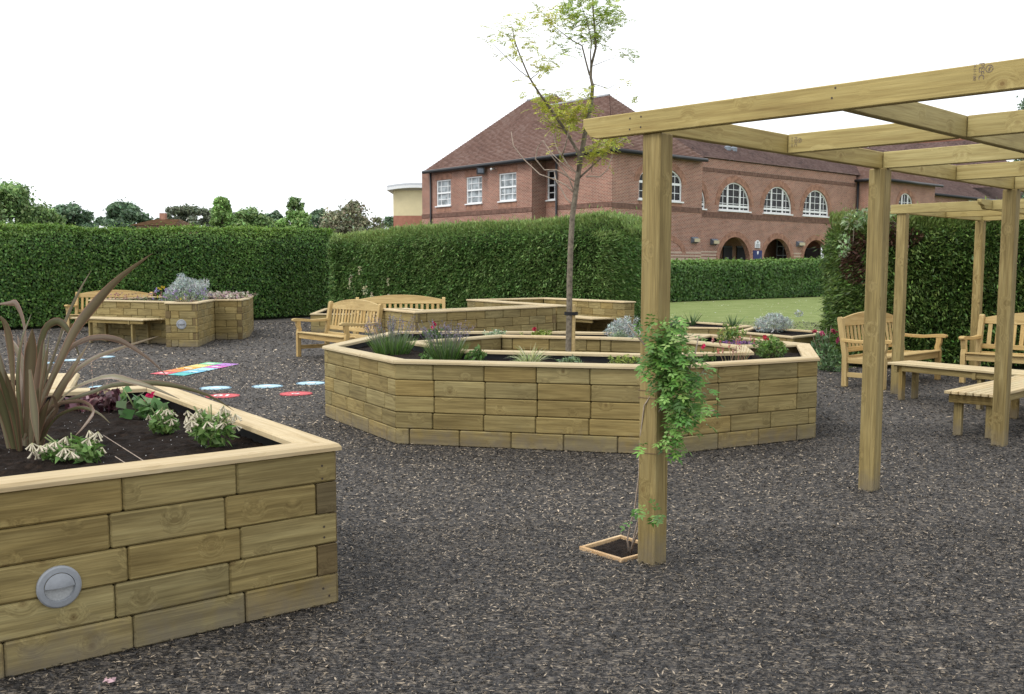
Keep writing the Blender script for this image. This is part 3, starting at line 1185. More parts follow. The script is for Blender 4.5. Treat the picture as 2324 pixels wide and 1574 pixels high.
# cross boards between inner and outer ring
cap_run(pl2, [(2.40, 10.60), (3.08, 10.84)], T2 + 0.003, 0.12, closed=False, over=0.06)
strip(pl2, [(2.42, 10.60), (3.12, 10.84)], 0.3, T2, -0.02, 0.04, 'core', 'divider', closed=False)
for k in range(3):
    a_ = Vector((2.02 - 0.11 * k, 11.56 + 0.08 * k, T2 + 0.018))
    b_ = Vector((2.42 - 0.14 * k, 12.36 + 0.05 * k, T2 + 0.018))
    board('cross_board', a_, b_, 0.105, 0.026, M['cap'], pl2, ch=0.005)
soil_sheet('soil', pl2, P2, T2 - 0.06, [P2R], 0.05)

# far planter with seat, left
pl3 = planter('zigzag far planter with a built-in seat, before the tall left hedge', P3, n=6, h=0.145, L=0.43, soil=0.05, capw=0.15,
              ends={2: (1, 2), 4: (False, 1), 1: (False, 1), 5: (2, False)}, edges={0, 1, 2, 3, 4, 5, 6})
# back planters
pl4a = planter('low far planter half hidden behind the slatted bench', P4A, n=3, h=0.145, soil=0.05)
pl4 = planter('pointed planter behind the lavender, with its sharp corner to the camera', P4, n=6, h=0.145, L=0.46, soil=0.09, ends={0: (False, 1), 1: (2, 1)})
pl5 = planter('thin angled planter wall behind the young tree, in front of the trimmed hedge', P5, n=6, h=0.145, L=0.44, soil=0.05, capw=0.12)
# low planters at the edge of the lawn
ZP6 = 0.4
q = [at(1500, 741, 0.46), at(1657, 744, 0.46), at(1704, 738.7, 0.46), at(1500, 724, 0.46)]
pl6 = planter('low narrow planter with strappy plants at the lawn edge', [(p.x, p.y) for p in q], n=3, h=0.145, soil=0.04, capw=0.12)
q = [at(1672, 752, 0.46), at(1800, 764, 0.46), at(1862, 758, 0.46), at(1859, 751, 0.46), at(1712, 741, 0.46)]
pl6b = planter('low planter with a silver bush, beside the right hedge', [(p.x, p.y) for p in q], n=3, h=0.145, soil=0.05, capw=0.12)
# right edge
P7 = [(5.42, 10.52), (7.2, 9.4), (7.9, 10.5), (6.1, 11.6)]
pl7 = planter('low planter at the right edge behind the slatted seat', P7, n=3, h=0.145, soil=0.05, capw=0.13)


def recessed_light(parent, c, nrm, r=0.083):
    """round steel eyelid light let into a planter face"""
    c, nrm = Vector(c), Vector(nrm).normalized()
    up = Vector((0, 0, 1))
    sx = up.cross(nrm).normalized()
    mb = MB()
    n = 40
    prof = [(r, 0.0), (r, 0.010), (r - 0.006, 0.015), (r * 0.70, 0.017), (r * 0.66, 0.003)]
    def pt(rr, d, t):
        return c + sx * (rr * math.cos(t)) + up * (rr * math.sin(t)) + nrm * d
    for k in range(len(prof) - 1):
        for i in range(n):
            t0, t1 = 2 * math.pi * i / n, 2 * math.pi * (i + 1) / n
            mb.face([pt(*prof[k], t0), pt(*prof[k], t1), pt(*prof[k + 1], t1), pt(*prof[k + 1], t0)])
    plate = mb.build('recessed_light', M['steel'], parent)
    plate['label'] = 'round brushed steel eyelid light'
    # eyelid over the upper half
    mb = MB()
    r2 = r * 0.67
    nn, mm = 20, 6
    def lid(i, j):
        t = math.pi * i / nn
        s = j / mm
        rr = r2 * s
        y_ = rr * math.sin(t) * 1.0
        return c + sx * (rr * math.cos(t)) + up * (y_ + 0.010 * 0) + nrm * (0.017 + 0.012 * math.cos(s * math.pi / 2))
    for i in range(nn):
        for j in range(mm):
            mb.face([lid(i, j), lid(i + 1, j), lid(i + 1, j + 1), lid(i, j + 1)])
    b0 = [c + sx * x_ + nrm * (0.017 + 0.012 * math.cos(min(1, abs(x_) / r2) * math.pi / 2)) for x_ in np.linspace(-r2, r2, 14)]
    for p, q_ in zip(b0, b0[1:]):
        mb.face([p, q_, q_ - nrm * 0.008, p - nrm * 0.008])
    mb.build('eyelid', M['steel'], plate)
    mb = MB()
    pts = [c + sx * (r2 * math.cos(t)) + up * (r2 * math.sin(t)) + nrm * 0.0035 for t in np.linspace(math.pi, 2 * math.pi, 20)]
    mb.face(pts[::-1] if False else pts)
    mb.build('lens', M['lens'], plate)


e0 = (Vector(P1[1]) - Vector(P1[0])).normalized()
nr1 = Vector((e0.y, -e0.x, 0))
def hit_line(px, py, p, q):
    d = ray(px, py)
    p, q = Vector(p), Vector(q)
    e = q - p
    # solve t*d = p + s*e in plan
    det = d.x * (-e.y) - (-e.x) * d.y
    t = (p.x * (-e.y) - (-e.x) * p.y) / det
    return Vector((d.x * t, d.y * t, CAM_H + d.z * t))
recessed_light(pl1, hit_line(133, 1330, P1[0], P1[1]) + nr1 * 0.001, nr1)
recessed_light(pl3, hit_line(412, 735.3, P3[2], P3[3]) + Vector((0, -0.001, 0)), (0.06, -1, 0), 0.10)
# screws in the corner boards of the near planter
for (z_, dx) in ((0.66, 0.075), (0.60, 0.075), (0.375, 0.07), (0.325, 0.07), (0.085, 0.08), (0.045, 0.05)):
    c3 = Vector((P1[1][0], P1[1][1], z_)) - Vector((e0.x, e0.y, 0)) * dx + nr1 * 0.0015
    mb = MB()
    mb.face([c3 + Vector((e0.x, e0.y, 0)) * (0.0055 * math.cos(t)) + Vector((0, 0, 0.0055 * math.sin(t))) for t in np.linspace(0, 2 * math.pi, 9)[:-1]])
    mb.build('screw', M['screw'], pl1)


# ------------------------------------------------------------------ garden benches
def make_bench(label):
    T = thing('garden_bench', label, 'bench', group='slatted garden benches')
    B = M['bench']
    W = 0.90
    for s in (-1, 1):
        x = s * (W - 0.035)
        slab('back_post', [(x, -0.035, 0), (x, 0.035, 0), (x, 0.04, 0.42), (x, 0.125, 0.90), (x, 0.115, 0.925), (x, 0.085, 0.93), (x, 0.055, 0.91), (x, -0.03, 0.42)], (0.065, 0, 0), (0, 0.1, 1), B, T)
        slab('front_leg', [(x, -0.56, 0), (x, -0.495, 0), (x, -0.49, 0.40), (x, -0.475, 0.46), (x, -0.495, 0.53), (x, -0.495, 0.60), (x, -0.57, 0.60), (x, -0.565, 0.53), (x, -0.545, 0.47), (x, -0.56, 0.40)], (0.065, 0, 0), (0, 0, 1), B, T)
        slab('armrest', [(x, 0.06, 0.645), (x, -0.10, 0.632), (x, -0.30, 0.628), (x, -0.46, 0.645), (x, -0.57, 0.652), (x, -0.625, 0.645), (x, -0.64, 0.622), (x, -0.625, 0.60), (x, -0.48, 0.60), (x, -0.30, 0.585), (x, -0.10, 0.59), (x, 0.045, 0.60)], (0.075, 0, 0), (0, 1, 0), B, T)
        board('side_rail', (x, -0.50, 0.355), (x, -0.03, 0.355), 0.03, 0.075, B, T)
        board('stretcher', (x, -0.50, 0.165), (x, -0.03, 0.165), 0.03, 0.065, B, T)
    board('front_rail', (-W + 0.07, -0.525, 0.36), (W - 0.07, -0.525, 0.36), 0.03, 0.085, B, T)
    board('back_rail', (-W + 0.07, 0.01, 0.375), (W - 0.07, 0.01, 0.375), 0.03, 0.075, B, T)
    for k in range(5):
        y = -0.525 + 0.113 * k
        z = 0.418 - 0.012 * k
        board('seat_slat', (-W + (0.072 if 0 < k else 0.07), y, z), (W - (0.072 if 0 < k else 0.07), y, z), 0.10, 0.022, M['bench'], T, ch=0.005)
    # backrest leans: y grows with height
    def by(z):
        return 0.04 + (z - 0.42) * 0.17
    arc = [(-W + 0.068, by(0.80), 0.80)] + [(W - 0.068, by(0.80), 0.80)]
    top = [(x, by(0.9), 0.885 + 0.095 * (1 - (x / (W - 0.06)) ** 2)) for x in np.linspace(W - 0.068, -W + 0.068, 17)]
    slab('top_rail', arc + top, (0, 0.032, 0), (1, 0, 0), B, T)
    board('lower_rail', (-W + 0.068, by(0.48), 0.485), (W - 0.068, by(0.48), 0.485), 0.032, 0.065, B, T)
    for k in range(15):
        x = -W + 0.15 + k * (2 * W - 0.30) / 14
        board('back_slat', (x, by(0.515), 0.515), (x, by(0.805), 0.805), 0.055, 0.016, B, T, up=(0, 1, 0), ch=0.003)
    return T


bench0 = make_bench('slatted bench left of the round planter, facing left')


def place_bench(pos, face, label, first=False, s=1.0):
    """pos: middle of the back on the ground; face: direction the sitter looks"""
    o = bench0 if first else copy_tree(bench0)
    o.location = (pos[0], pos[1], 0)
    o.rotation_euler = (0, 0, math.atan2(face[1], face[0]) + math.pi / 2)
    o.scale = (s, s, s)
    o['label'] = label
    return o


place_bench((-2.83, 17.58), (-0.80, -0.60), 'slatted bench left of the round planter, facing left', True, 1.06)
place_bench((-2.35, 21.2), (0.05, -1), 'slatted bench behind the pointed planter, only its backrest showing', s=1.05)
place_bench((-10.1, 25.5), (0.05, -1), 'slatted bench behind the far zigzag planter on the left', s=1.07)
place_bench((5.05, 13.93), (HALF, -HALF), 'slatted bench under the far pergola, seen end on beside the hedge')
place_bench((7.18, 13.50), (-HALF, -HALF), 'slatted bench under the far pergola at the right edge, facing left')


def slat_seat(label, p, d, length, width, z, n, legs=True, group='slatted timber seats', side=1, legpos=(0.12,), bracket=False):
    """flat slatted seat: p near corner, d direction of slats, width to the left (side=1)"""
    p, d = Vector(p[:2]), Vector(d[:2]).normalized()
    s = Vector((-d.y, d.x)) * side
    T = thing('slatted_seat', label, 'seat', (p.x, p.y, 0), 0, group)
    sw = width / n
    for k in range(n):
        a_ = p + s * (sw * (k + 0.5))
        b_ = a_ + d * length
        board('seat_slat', (a_.x, a_.y, z - 0.014), (b_.x, b_.y, z - 0.014), sw - 0.010, 0.028, M['slat'], T, ch=0.004)
    for f in legpos:
        a_ = p + d * f + s * 0.02
        b_ = p + d * f + s * (width - 0.02)
        board('cross_rail', (a_.x, a_.y, z - 0.072), (b_.x, b_.y, z - 0.072), 0.045, 0.085, M['post'], T)
        for e in (0.09, width - 0.09):
            c_ = p + d * (f + 0.048) + s * e
            board('leg', (c_.x, c_.y, 0.0), (c_.x, c_.y, z - 0.031), 0.075, 0.05, M['post'], T, up=(d.x, d.y, 0))
    for e in (0.05, width - 0.05):
        a_ = p + s * e + d * (legpos[0] + 0.075)
        b_ = p + s * e + d * (length - 0.05)
        board('side_rail', (a_.x, a_.y, z - 0.065), (b_.x, b_.y, z - 0.065), 0.03, 0.07, M['post'], T)
    return T


slat_seat('slatted seat behind the third pergola post, its slat ends facing the camera', (4.36, 8.98), (1, 1), 1.95, 0.47, 0.43, 7, legpos=(0.10, 1.6))
slat_seat('narrow slatted seat in front of the far pergola benches', (4.50, 12.00), (0.55, -0.83), 1.75, 0.44, 0.45, 6, legpos=(0.10, 1.10))
# seat along the left wall of the far planter
e3 = (Vector(P3[1]) - Vector(P3[0])).normalized()
n3 = Vector((e3.y, -e3.x))
s0 = Vector(P3[0]) + n3 * 0.60 + e3 * 0.15
slat_seat('slatted corner seat built against the far zigzag planter', s0, e3, 2.2, 0.58, 0.54, 6, legpos=(0.45, 1.75))
e5 = (Vector(P5[5]) - Vector(P5[4])).normalized()
n5 = Vector((e5.y, -e5.x))
s0 = Vector(P5[4]) + n5 * 0.62 + e5 * 0.25
slat_seat('slatted seat against the thin planter wall behind the young tree', s0, e5, 2.6, 0.60, 0.55, 6, legpos=(0.5, 1.7))


# ------------------------------------------------------------------ pergolas
A_DIR = Vector((HALF, -HALF, 0))
B_DIR = Vector((HALF, HALF, 0))
ZB, BH, BT = 2.24, 0.112, 0.046


def beam(name, p, q, parent, ogee=False, bevel_end=False, mat='pergola'):
    """beam on edge from p to q (plan, world terms)"""
    p, q = Vector((p[0], p[1], 0)), Vector((q[0], q[1], 0))
    d = (q - p).normalized()
    nrm = Vector((-d.y, d.x, 0))
    def P_(s, z):
        return p + d * s + Vector((0, 0, z))
    ln = (q - p).length
    if ogee:
        prof = [P_(0, ZB + BH), P_(0.0, ZB + 0.078), P_(0.012, ZB + 0.058), P_(0.04, ZB + 0.050), P_(0.085, ZB + 0.047), P_(0.10, ZB + 0.034), P_(0.115, ZB + 0.014), P_(0.15, ZB)]
    elif bevel_end:
        prof = [P_(0, ZB + BH), P_(0.0, ZB + BH - 0.04), P_(0.05, ZB + 0.012), P_(0.10, ZB)]
    else:
        prof = [P_(0, ZB + BH), P_(0, ZB)]
    prof += [P_(ln, ZB), P_(ln, ZB + BH)]
    return slab(name, prof, nrm * BT, d, M[mat], parent)


def post(name, c, parent, top=ZB, size=0.112):
    return board(name, (c[0], c[1], -0.02), (c[0], c[1], top), size, size, M['post'], parent, up=(HALF, -HALF, 0), ch=0.006)


p1 = Vector((0.745, 5.225, 0))
SP = 1.265
perg = thing('pergola', 'large near pergola of pale green timber beams at right', 'pergola', p1, 0, 'timber pergolas')
WB = 1.04
edgeB = lambda a, b: p1 + A_DIR * a + B_DIR * b
for k in (0, 2, 4):
    post('post', edgeB(0, k * SP), perg)
    post('post', edgeB(2 * WB + 0.1, k * SP), perg)
A1 = beam('long_beam', edgeB(-0.44, -0.055), edgeB(3.4, -0.055), perg, bevel_end=True)
# edge beams run away from the front beam; cross beams butt between them
for j, a_ in enumerate((0.0, WB, 2 * WB + 0.1)):
    beam('edge_beam', edgeB(a_, -0.03), edgeB(a_, 4 * SP + 0.35), perg)
rafters = []
for k in range(1, 5):
    for a0, a1 in ((0.026, WB - 0.026), (WB + 0.026, 2 * WB + 0.074)):
        rafters.append(beam('rafter', edgeB(a0, k * SP), edgeB(a1, k * SP), perg))
# timber grading stamps
def stamp(parent, c, d, s):
    """ink mark: ringed emblem, four upright letters and a line of small characters, turned on the beam"""
    nrm = Vector((d.y, -d.x, 0))
    up = Vector((0, 0, 1))
    def add(body, size, off, bold=0.0):
        cu = bpy.data.curves.new('stamp_text', 'FONT')
        cu.body = body
        cu.size = size
        cu.align_x = 'CENTER'
        cu.align_y = 'CENTER'
        cu.offset = bold
        to = bpy.data.objects.new('t', cu)
        COL.objects.link(to)
        bpy.context.view_layer.update()
        me = bpy.data.meshes.new_from_object(to)
        bpy.data.objects.remove(to)
        me.materials.clear()
        me.materials.append(M['ink'])
        # letters read downwards along the beam's depth
        x = -up
        y = d
        z = x.cross(y)
        if z.dot(nrm) < 0:
            x, z = -x, -z
        link('stamp_print', me, parent, None).matrix_basis = parent.matrix_basis.inverted() @ (Matrix.Translation(c + d * off + nrm * (BT / 2 + 0.0012) - origin(perg)) @ Matrix((x, y, z)).transposed().to_4x4())
    add('PEFC', 0.055 * s, 0.0)
    add('04-31-1380', 0.026 * s, -0.045 * s)
    mb = MB()
    cc = c + d * 0.055 * s + nrm * (BT / 2 + 0.0013) + up * 0.012 * s
    for i in range(24):
        t0, t1 = 2 * math.pi * i / 24, 2 * math.pi * (i + 1) / 24
        mb.face([cc + d * (r_ * math.cos(t)) + up * (r_ * math.sin(t)) for r_, t in ((0.027 * s, t0), (0.027 * s, t1), (0.022 * s, t1), (0.022 * s, t0))])
    for (dx, dz) in ((0.006, 0.008), (0.0, -0.008)):
        b_ = cc + d * dx * s + up * dz * s
        mb.face([b_ + d * 0.010 * s, b_ + up * 0.010 * s - d * 0.006 * s, b_ - up * 0.010 * s - d * 0.006 * s])
    o = mb.build('stamp_print', M['ink'])
    mw = o.matrix_basis.copy()
    o.parent = parent
    o.matrix_basis = parent.matrix_basis.inverted() @ Matrix.Translation(-origin(perg)) @ mw


stamp(A1, hit_line(2232, 163, edgeB(0, -0.055), edgeB(3, -0.055)), A_DIR, 0.55)
stamp(rafters[0], hit_line(1810, 322, edgeB(0, SP), edgeB(1, SP)), A_DIR, 0.5)
for (x, y) in ((1430, 268), (1455, 264), (1454, 288), (1429, 293), (1896, 199), (1888, 222)):
    c3 = hit_line(x, y, edgeB(0, -0.055 - BT / 2), edgeB(3, -0.055 - BT / 2)) - B_DIR * 0.0012
    mb = MB()
    mb.face([c3 + A_DIR * (0.005 * math.cos(t)) + Vector((0, 0, 0.005 * math.sin(t))) for t in np.linspace(0, 2 * math.pi, 9)[:-1]])
    mb.build('screw', M['screw'], perg)

q1 = Vector((4.84, 12.56, 0))
perg2 = thing('pergola', 'far pergola with curved beam ends in front of the right hedge', 'pergola', q1, 0, 'timber pergolas')
e2 = lambda a, b: q1 + A_DIR * a + B_DIR * b
for k in (0, 2):
    post('post', e2(0, k * SP), perg2)
    post('post', e2(2 * WB + 0.1, k * SP), perg2)
beam('long_beam', e2(-0.13, -0.055), e2(3.2, -0.055), perg2)
for a_ in (0.0, 2 * WB + 0.1):
    beam('edge_beam', e2(a_, -0.03), e2(a_, 2 * SP + 0.3), perg2)
beam('edge_beam', e2(WB + 0.02, -0.42), e2(WB + 0.02, -0.082), perg2, ogee=True)
beam('edge_beam', e2(WB + 0.02, -0.03), e2(WB + 0.02, 2 * SP + 0.3), perg2)
for k in (1, 2):
    for a0, a1 in ((0.026, WB - 0.006), (WB + 0.046, 2 * WB + 0.074)):
        beam('rafter', e2(a0, k * SP), e2(a1, k * SP), perg2)

# small planting frame at the foot of the first post
BED = [(0.365, 5.465), (0.585, 5.205), (0.86, 5.43), (0.63, 5.725)]
bt = thing('planting_frame', 'small square timber frame of soil at the foot of the vine post', 'planting frame', (0.61, 5.46, 0))
BI = offset_poly(BED, 0.017)
for i in range(4):
    a_, b_ = BI[i], BI[(i + 1) % 4]
    dd = (b_ - a_).normalized() * 0.012
    board('frame_board', (a_.x - dd.x, a_.y - dd.y, 0.002), (b_.x - dd.x, b_.y - dd.y, 0.002), 0.018, 0.036, M['orange_end'], bt, ch=0.002)
soil_sheet('soil', bt, BED, 0.012, cell=0.012, amp=0.008)
chips()


# ------------------------------------------------------------------ hedges
def hedge(name, label, line, thick, heights, n_leaf, kind, cols, lit_top_cols, lsize, seed, brown=None, ends=(True, True), bulge=0.10, group='trimmed hedges', taper=0.25, rc=0.55):
    """line: plan points left to right as seen from the garden (garden to the right of the walk); body `thick` behind it"""
    global rng
    keep = rng
    rng = np.random.default_rng(seed)
    pts = [Vector(p) for p in line]
    seg = [(b - a).length for a, b in zip(pts, pts[1:])]
    tot = sum(seg)
    cum = np.concatenate([[0], np.cumsum(seg)])
    X = np.array([p.x for p in pts])
    Y = np.array([p.y for p in pts])
    def pos(s):
        return np.interp(s, cum, X), np.interp(s, cum, Y)
    def nrm(s):
        e = 0.05
        x0, y0 = pos(np.clip(s - e, 0, tot))
        x1, y1 = pos(np.clip(s + e, 0, tot))
        d = unit(np.stack([x1 - x0, y1 - y0], 1))
        return np.stack([d[:, 1], -d[:, 0]], 1), d
    H = lambda s: np.interp(s, cum, heights)
    def corner(x):
        q = np.clip(rc - x, 0, rc)
        return rc - np.sqrt(np.maximum(rc * rc - q * q, 0))
    T = thing(name, label, 'hedge', (pts[0].x, pts[0].y, 0), 0, group)
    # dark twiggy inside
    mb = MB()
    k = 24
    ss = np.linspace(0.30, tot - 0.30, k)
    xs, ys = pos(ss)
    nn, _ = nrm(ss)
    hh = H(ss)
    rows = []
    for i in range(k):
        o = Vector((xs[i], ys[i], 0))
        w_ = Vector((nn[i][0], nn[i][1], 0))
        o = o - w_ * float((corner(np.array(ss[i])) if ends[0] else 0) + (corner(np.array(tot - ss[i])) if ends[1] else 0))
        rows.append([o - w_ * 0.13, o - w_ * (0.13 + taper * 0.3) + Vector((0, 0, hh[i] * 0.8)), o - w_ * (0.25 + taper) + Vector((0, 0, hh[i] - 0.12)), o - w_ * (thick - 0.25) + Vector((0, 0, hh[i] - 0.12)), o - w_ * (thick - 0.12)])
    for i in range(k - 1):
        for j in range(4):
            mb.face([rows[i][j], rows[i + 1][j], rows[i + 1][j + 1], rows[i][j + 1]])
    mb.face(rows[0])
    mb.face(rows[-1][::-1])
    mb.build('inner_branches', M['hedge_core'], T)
    # leaf skin
    hm = float(np.mean(heights))
    areas = [tot * hm, tot * thick * 0.7] + [thick * hm if e else 0 for e in ends]
    tt = sum(areas)
    Cs, Ns, Top = [], [], []
    for f, a_ in enumerate(areas):
        m = int(n_leaf * a_ / tt)
        if m == 0:
            continue
        if f == 0:
            s = rng.uniform(0, tot, m)
            z = rng.uniform(0.02, 1, m) ** 0.9 * H(s)
            x, y = pos(s)
            nv, d = nrm(s)
            zr = np.clip((z / H(s) - 0.80) / 0.20, 0, 1)
            ins = taper * 0.3 * (z / H(s)) + zr ** 2 * (0.12 + taper * 0.7)
            if ends[0]:
                ins = ins + corner(s)
            if ends[1]:
                ins = ins + corner(tot - s)
            P = np.stack([x - nv[:, 0] * ins, y - nv[:, 1] * ins, z], 1)
            Nn = unit(np.stack([nv[:, 0], nv[:, 1], 0.15 + zr * 1.2], 1))
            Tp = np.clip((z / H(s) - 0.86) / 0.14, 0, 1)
        elif f == 1:
            s = rng.uniform(0, tot, m)
            t = rng.uniform(taper, thick - 0.1, m)
            x, y = pos(s)
            nv, d = nrm(s)
            P = np.stack([x - nv[:, 0] * t, y - nv[:, 1] * t, H(s)], 1)
            Nn = np.tile([0, 0, 1.0], (m, 1))
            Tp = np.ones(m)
        else:
            s = np.full(m, 0.0 if f == 2 else tot)
            t = rng.uniform(0, thick, m)
            z = rng.uniform(0.02, 1, m) ** 0.9 * H(s)
            x, y = pos(s)
            nv, d = nrm(s)
            sg = -1 if f == 2 else 1
            zr = np.clip((z / H(s) - 0.8) / 0.2, 0, 1)
            ins = zr ** 2 * 0.3 + corner(t)
            P = np.stack([x - nv[:, 0] * t - sg * d[:, 0] * ins, y - nv[:, 1] * t - sg * d[:, 1] * ins, z], 1)
            Nn = unit(np.stack([sg * d[:, 0], sg * d[:, 1], 0.15 + zr], 1))
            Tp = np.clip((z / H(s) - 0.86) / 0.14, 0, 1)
        Cs.append(P)
        Ns.append(Nn)
        Top.append(Tp)
    C, Nn, Tp = np.concatenate(Cs), np.concatenate(Ns), np.concatenate(Top)
    m = len(C)
    lump = bulge * (0.6 * vnoise(C, 1.7, seed) + 0.4 * vnoise(C, 5.5, seed + 1)) + rng.normal(0, 0.042, m) + np.where(rng.uniform(size=m) < 0.012, rng.uniform(0.04, 0.20, m), 0.0)
    C = C + Nn * lump[:, None]
    rd = rand_dirs(m)
    if kind == 'broad':
        up = unit(Nn * 0.9 + rd * 0.75 + np.array([0, 0, 0.25]))
        D = unit(np.cross(up, rand_dirs(m)) + np.array([0, 0, -0.35]))
        S = np.cross(up, D)
        L = rng.uniform(0.7, 1.3, m) * lsize
        W = L * rng.uniform(0.5, 0.72, m)
    else:
        D = unit(Nn * 0.75 + rd * 0.55 + np.array([0, 0, -0.25]) + Tp[:, None] * np.array([0, 0, 0.6]))
        S = np.cross(D, unit(rand_dirs(m) + np.array([0, 0, 1.2])))
        L = rng.uniform(0.6, 1.4, m) * lsize
        W = L * rng.uniform(0.18, 0.34, m)
    V, Fc = leaves_np(C, D, S, L, W, 0.2)
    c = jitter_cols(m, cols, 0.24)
    ct = jitter_cols(m, lit_top_cols, 0.2)  # paler tops: new growth plus sky light painted into the leaf colour
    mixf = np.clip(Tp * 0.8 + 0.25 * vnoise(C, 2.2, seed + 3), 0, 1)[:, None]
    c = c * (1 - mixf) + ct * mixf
    if brown is not None:
        for (bx, by, bz, br) in brown:
            d2 = np.linalg.norm(C - np.array([bx, by, bz]), axis=1) + 0.3 * vnoise(C, 4, seed + 4)
            mk = (d2 < br) & (rng.uniform(size=m) < 0.75)
            c[mk] = jitter_cols(int(mk.sum()), [(0.115, 0.055, 0.035), (0.09, 0.05, 0.03)], 0.2)
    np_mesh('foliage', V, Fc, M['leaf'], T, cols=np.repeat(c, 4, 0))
    rng = keep
    return T


H1 = [(-24, 22.5), (-13.1, 25.9), (-7.6, 31.5), (-5.8, 34.6)]
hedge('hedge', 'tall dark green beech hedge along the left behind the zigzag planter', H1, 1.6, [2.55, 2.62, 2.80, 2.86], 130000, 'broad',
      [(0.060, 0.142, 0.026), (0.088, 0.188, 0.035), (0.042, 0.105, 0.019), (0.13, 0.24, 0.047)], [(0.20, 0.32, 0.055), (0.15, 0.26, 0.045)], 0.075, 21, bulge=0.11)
H2 = [(-5.75, 30.4), (-2.4, 28.4), (2.05, 26.12), (2.45, 25.92), (2.72, 25.78)]
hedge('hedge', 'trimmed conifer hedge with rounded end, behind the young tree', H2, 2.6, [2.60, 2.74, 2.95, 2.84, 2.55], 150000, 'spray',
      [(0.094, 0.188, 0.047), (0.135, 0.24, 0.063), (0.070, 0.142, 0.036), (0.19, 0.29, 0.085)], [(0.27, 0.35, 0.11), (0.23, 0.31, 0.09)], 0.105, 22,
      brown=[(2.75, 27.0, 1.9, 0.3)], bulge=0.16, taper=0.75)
H3 = [(3.5, 44.0), (8.5, 49.5), (20.5, 61.0)]
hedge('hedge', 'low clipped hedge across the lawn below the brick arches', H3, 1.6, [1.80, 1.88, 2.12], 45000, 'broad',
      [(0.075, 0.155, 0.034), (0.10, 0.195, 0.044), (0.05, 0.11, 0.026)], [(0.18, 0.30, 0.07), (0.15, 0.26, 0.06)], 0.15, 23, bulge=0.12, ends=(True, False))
H4 = [(5.27, 15.9), (8.0, 15.6), (13.0, 15.1)]
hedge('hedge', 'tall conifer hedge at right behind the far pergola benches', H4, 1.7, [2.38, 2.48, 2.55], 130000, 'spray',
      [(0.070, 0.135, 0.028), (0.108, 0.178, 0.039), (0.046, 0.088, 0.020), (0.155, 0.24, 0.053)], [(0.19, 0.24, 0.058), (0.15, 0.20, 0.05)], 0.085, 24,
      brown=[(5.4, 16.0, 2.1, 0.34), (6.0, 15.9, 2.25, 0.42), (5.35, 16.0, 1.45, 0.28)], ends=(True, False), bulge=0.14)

# variegated shrub growing through the right hedge
def leafy(name, label, cat, base, blobs, n, lsize, aspect, cols, stems=None, group=None, seed=1, droop=0.0, upright=0.0, stem_mat='bark', transl='leaf', parent=None):
    """leaves spread through a set of blobs (x, y, z, rx, ry, rz)"""
    global rng
    keep = rng
    rng = np.random.default_rng(seed)
    T = thing(name, label, cat, base, 0, group) if parent is None else parent
    w_ = np.array([b[3] * b[4] * b[5] for b in blobs]) ** 0.7
    k = rng.choice(len(blobs), n, p=w_ / w_.sum())
    B = np.array(blobs)[k]
    d = rand_dirs(n)
    r = rng.uniform(0.35, 1.0, n) ** 0.5
    C = B[:, :3] + d * B[:, 3:] * r[:, None]
    up = unit(d * 0.7 + rand_dirs(n) * 0.8 + np.array([0, 0, 0.5]))
    D = unit(np.cross(up, rand_dirs(n)) + d * 0.5 + np.array([0, 0, upright - droop]))
    S = np.cross(up, D)
    L = rng.uniform(0.65, 1.35, n) * lsize
    V, Fc = leaves_np(C, D, S, L, L * aspect * rng.uniform(0.8, 1.2, n), 0.2)
    np_mesh('foliage', V, Fc, M[transl], T, cols=np.repeat(jitter_cols(n, cols, 0.2), 4, 0))
    if stems:
        mb = MB()
        for s_ in stems:
            mb.tube(s_[0], s_[1], 6)
        mb.build('stem', M[stem_mat], T, smooth=True)
    rng = keep
    return T


leafy('variegated_shrub', 'pale variegated shrub growing over the left end of the right hedge', 'shrub', (5.2, 15.85, 0),
      [(5.35, 15.85, 2.32, 0.22, 0.16, 0.16), (5.60, 15.80, 2.40, 0.28, 0.16, 0.14), (5.20, 15.85, 1.95, 0.10, 0.12, 0.22), (6.0, 15.75, 2.46, 0.35, 0.16, 0.10)],
      520, 0.075, 0.42, [(0.20, 0.30, 0.12), (0.28, 0.37, 0.19), (0.14, 0.23, 0.08), (0.36, 0.41, 0.27)], seed=31,
      stems=[([(5.6, 16.5, 0.0), (5.5, 16.4, 1.2), (5.4, 16.0, 2.3)], [0.02, 0.015, 0.006])])


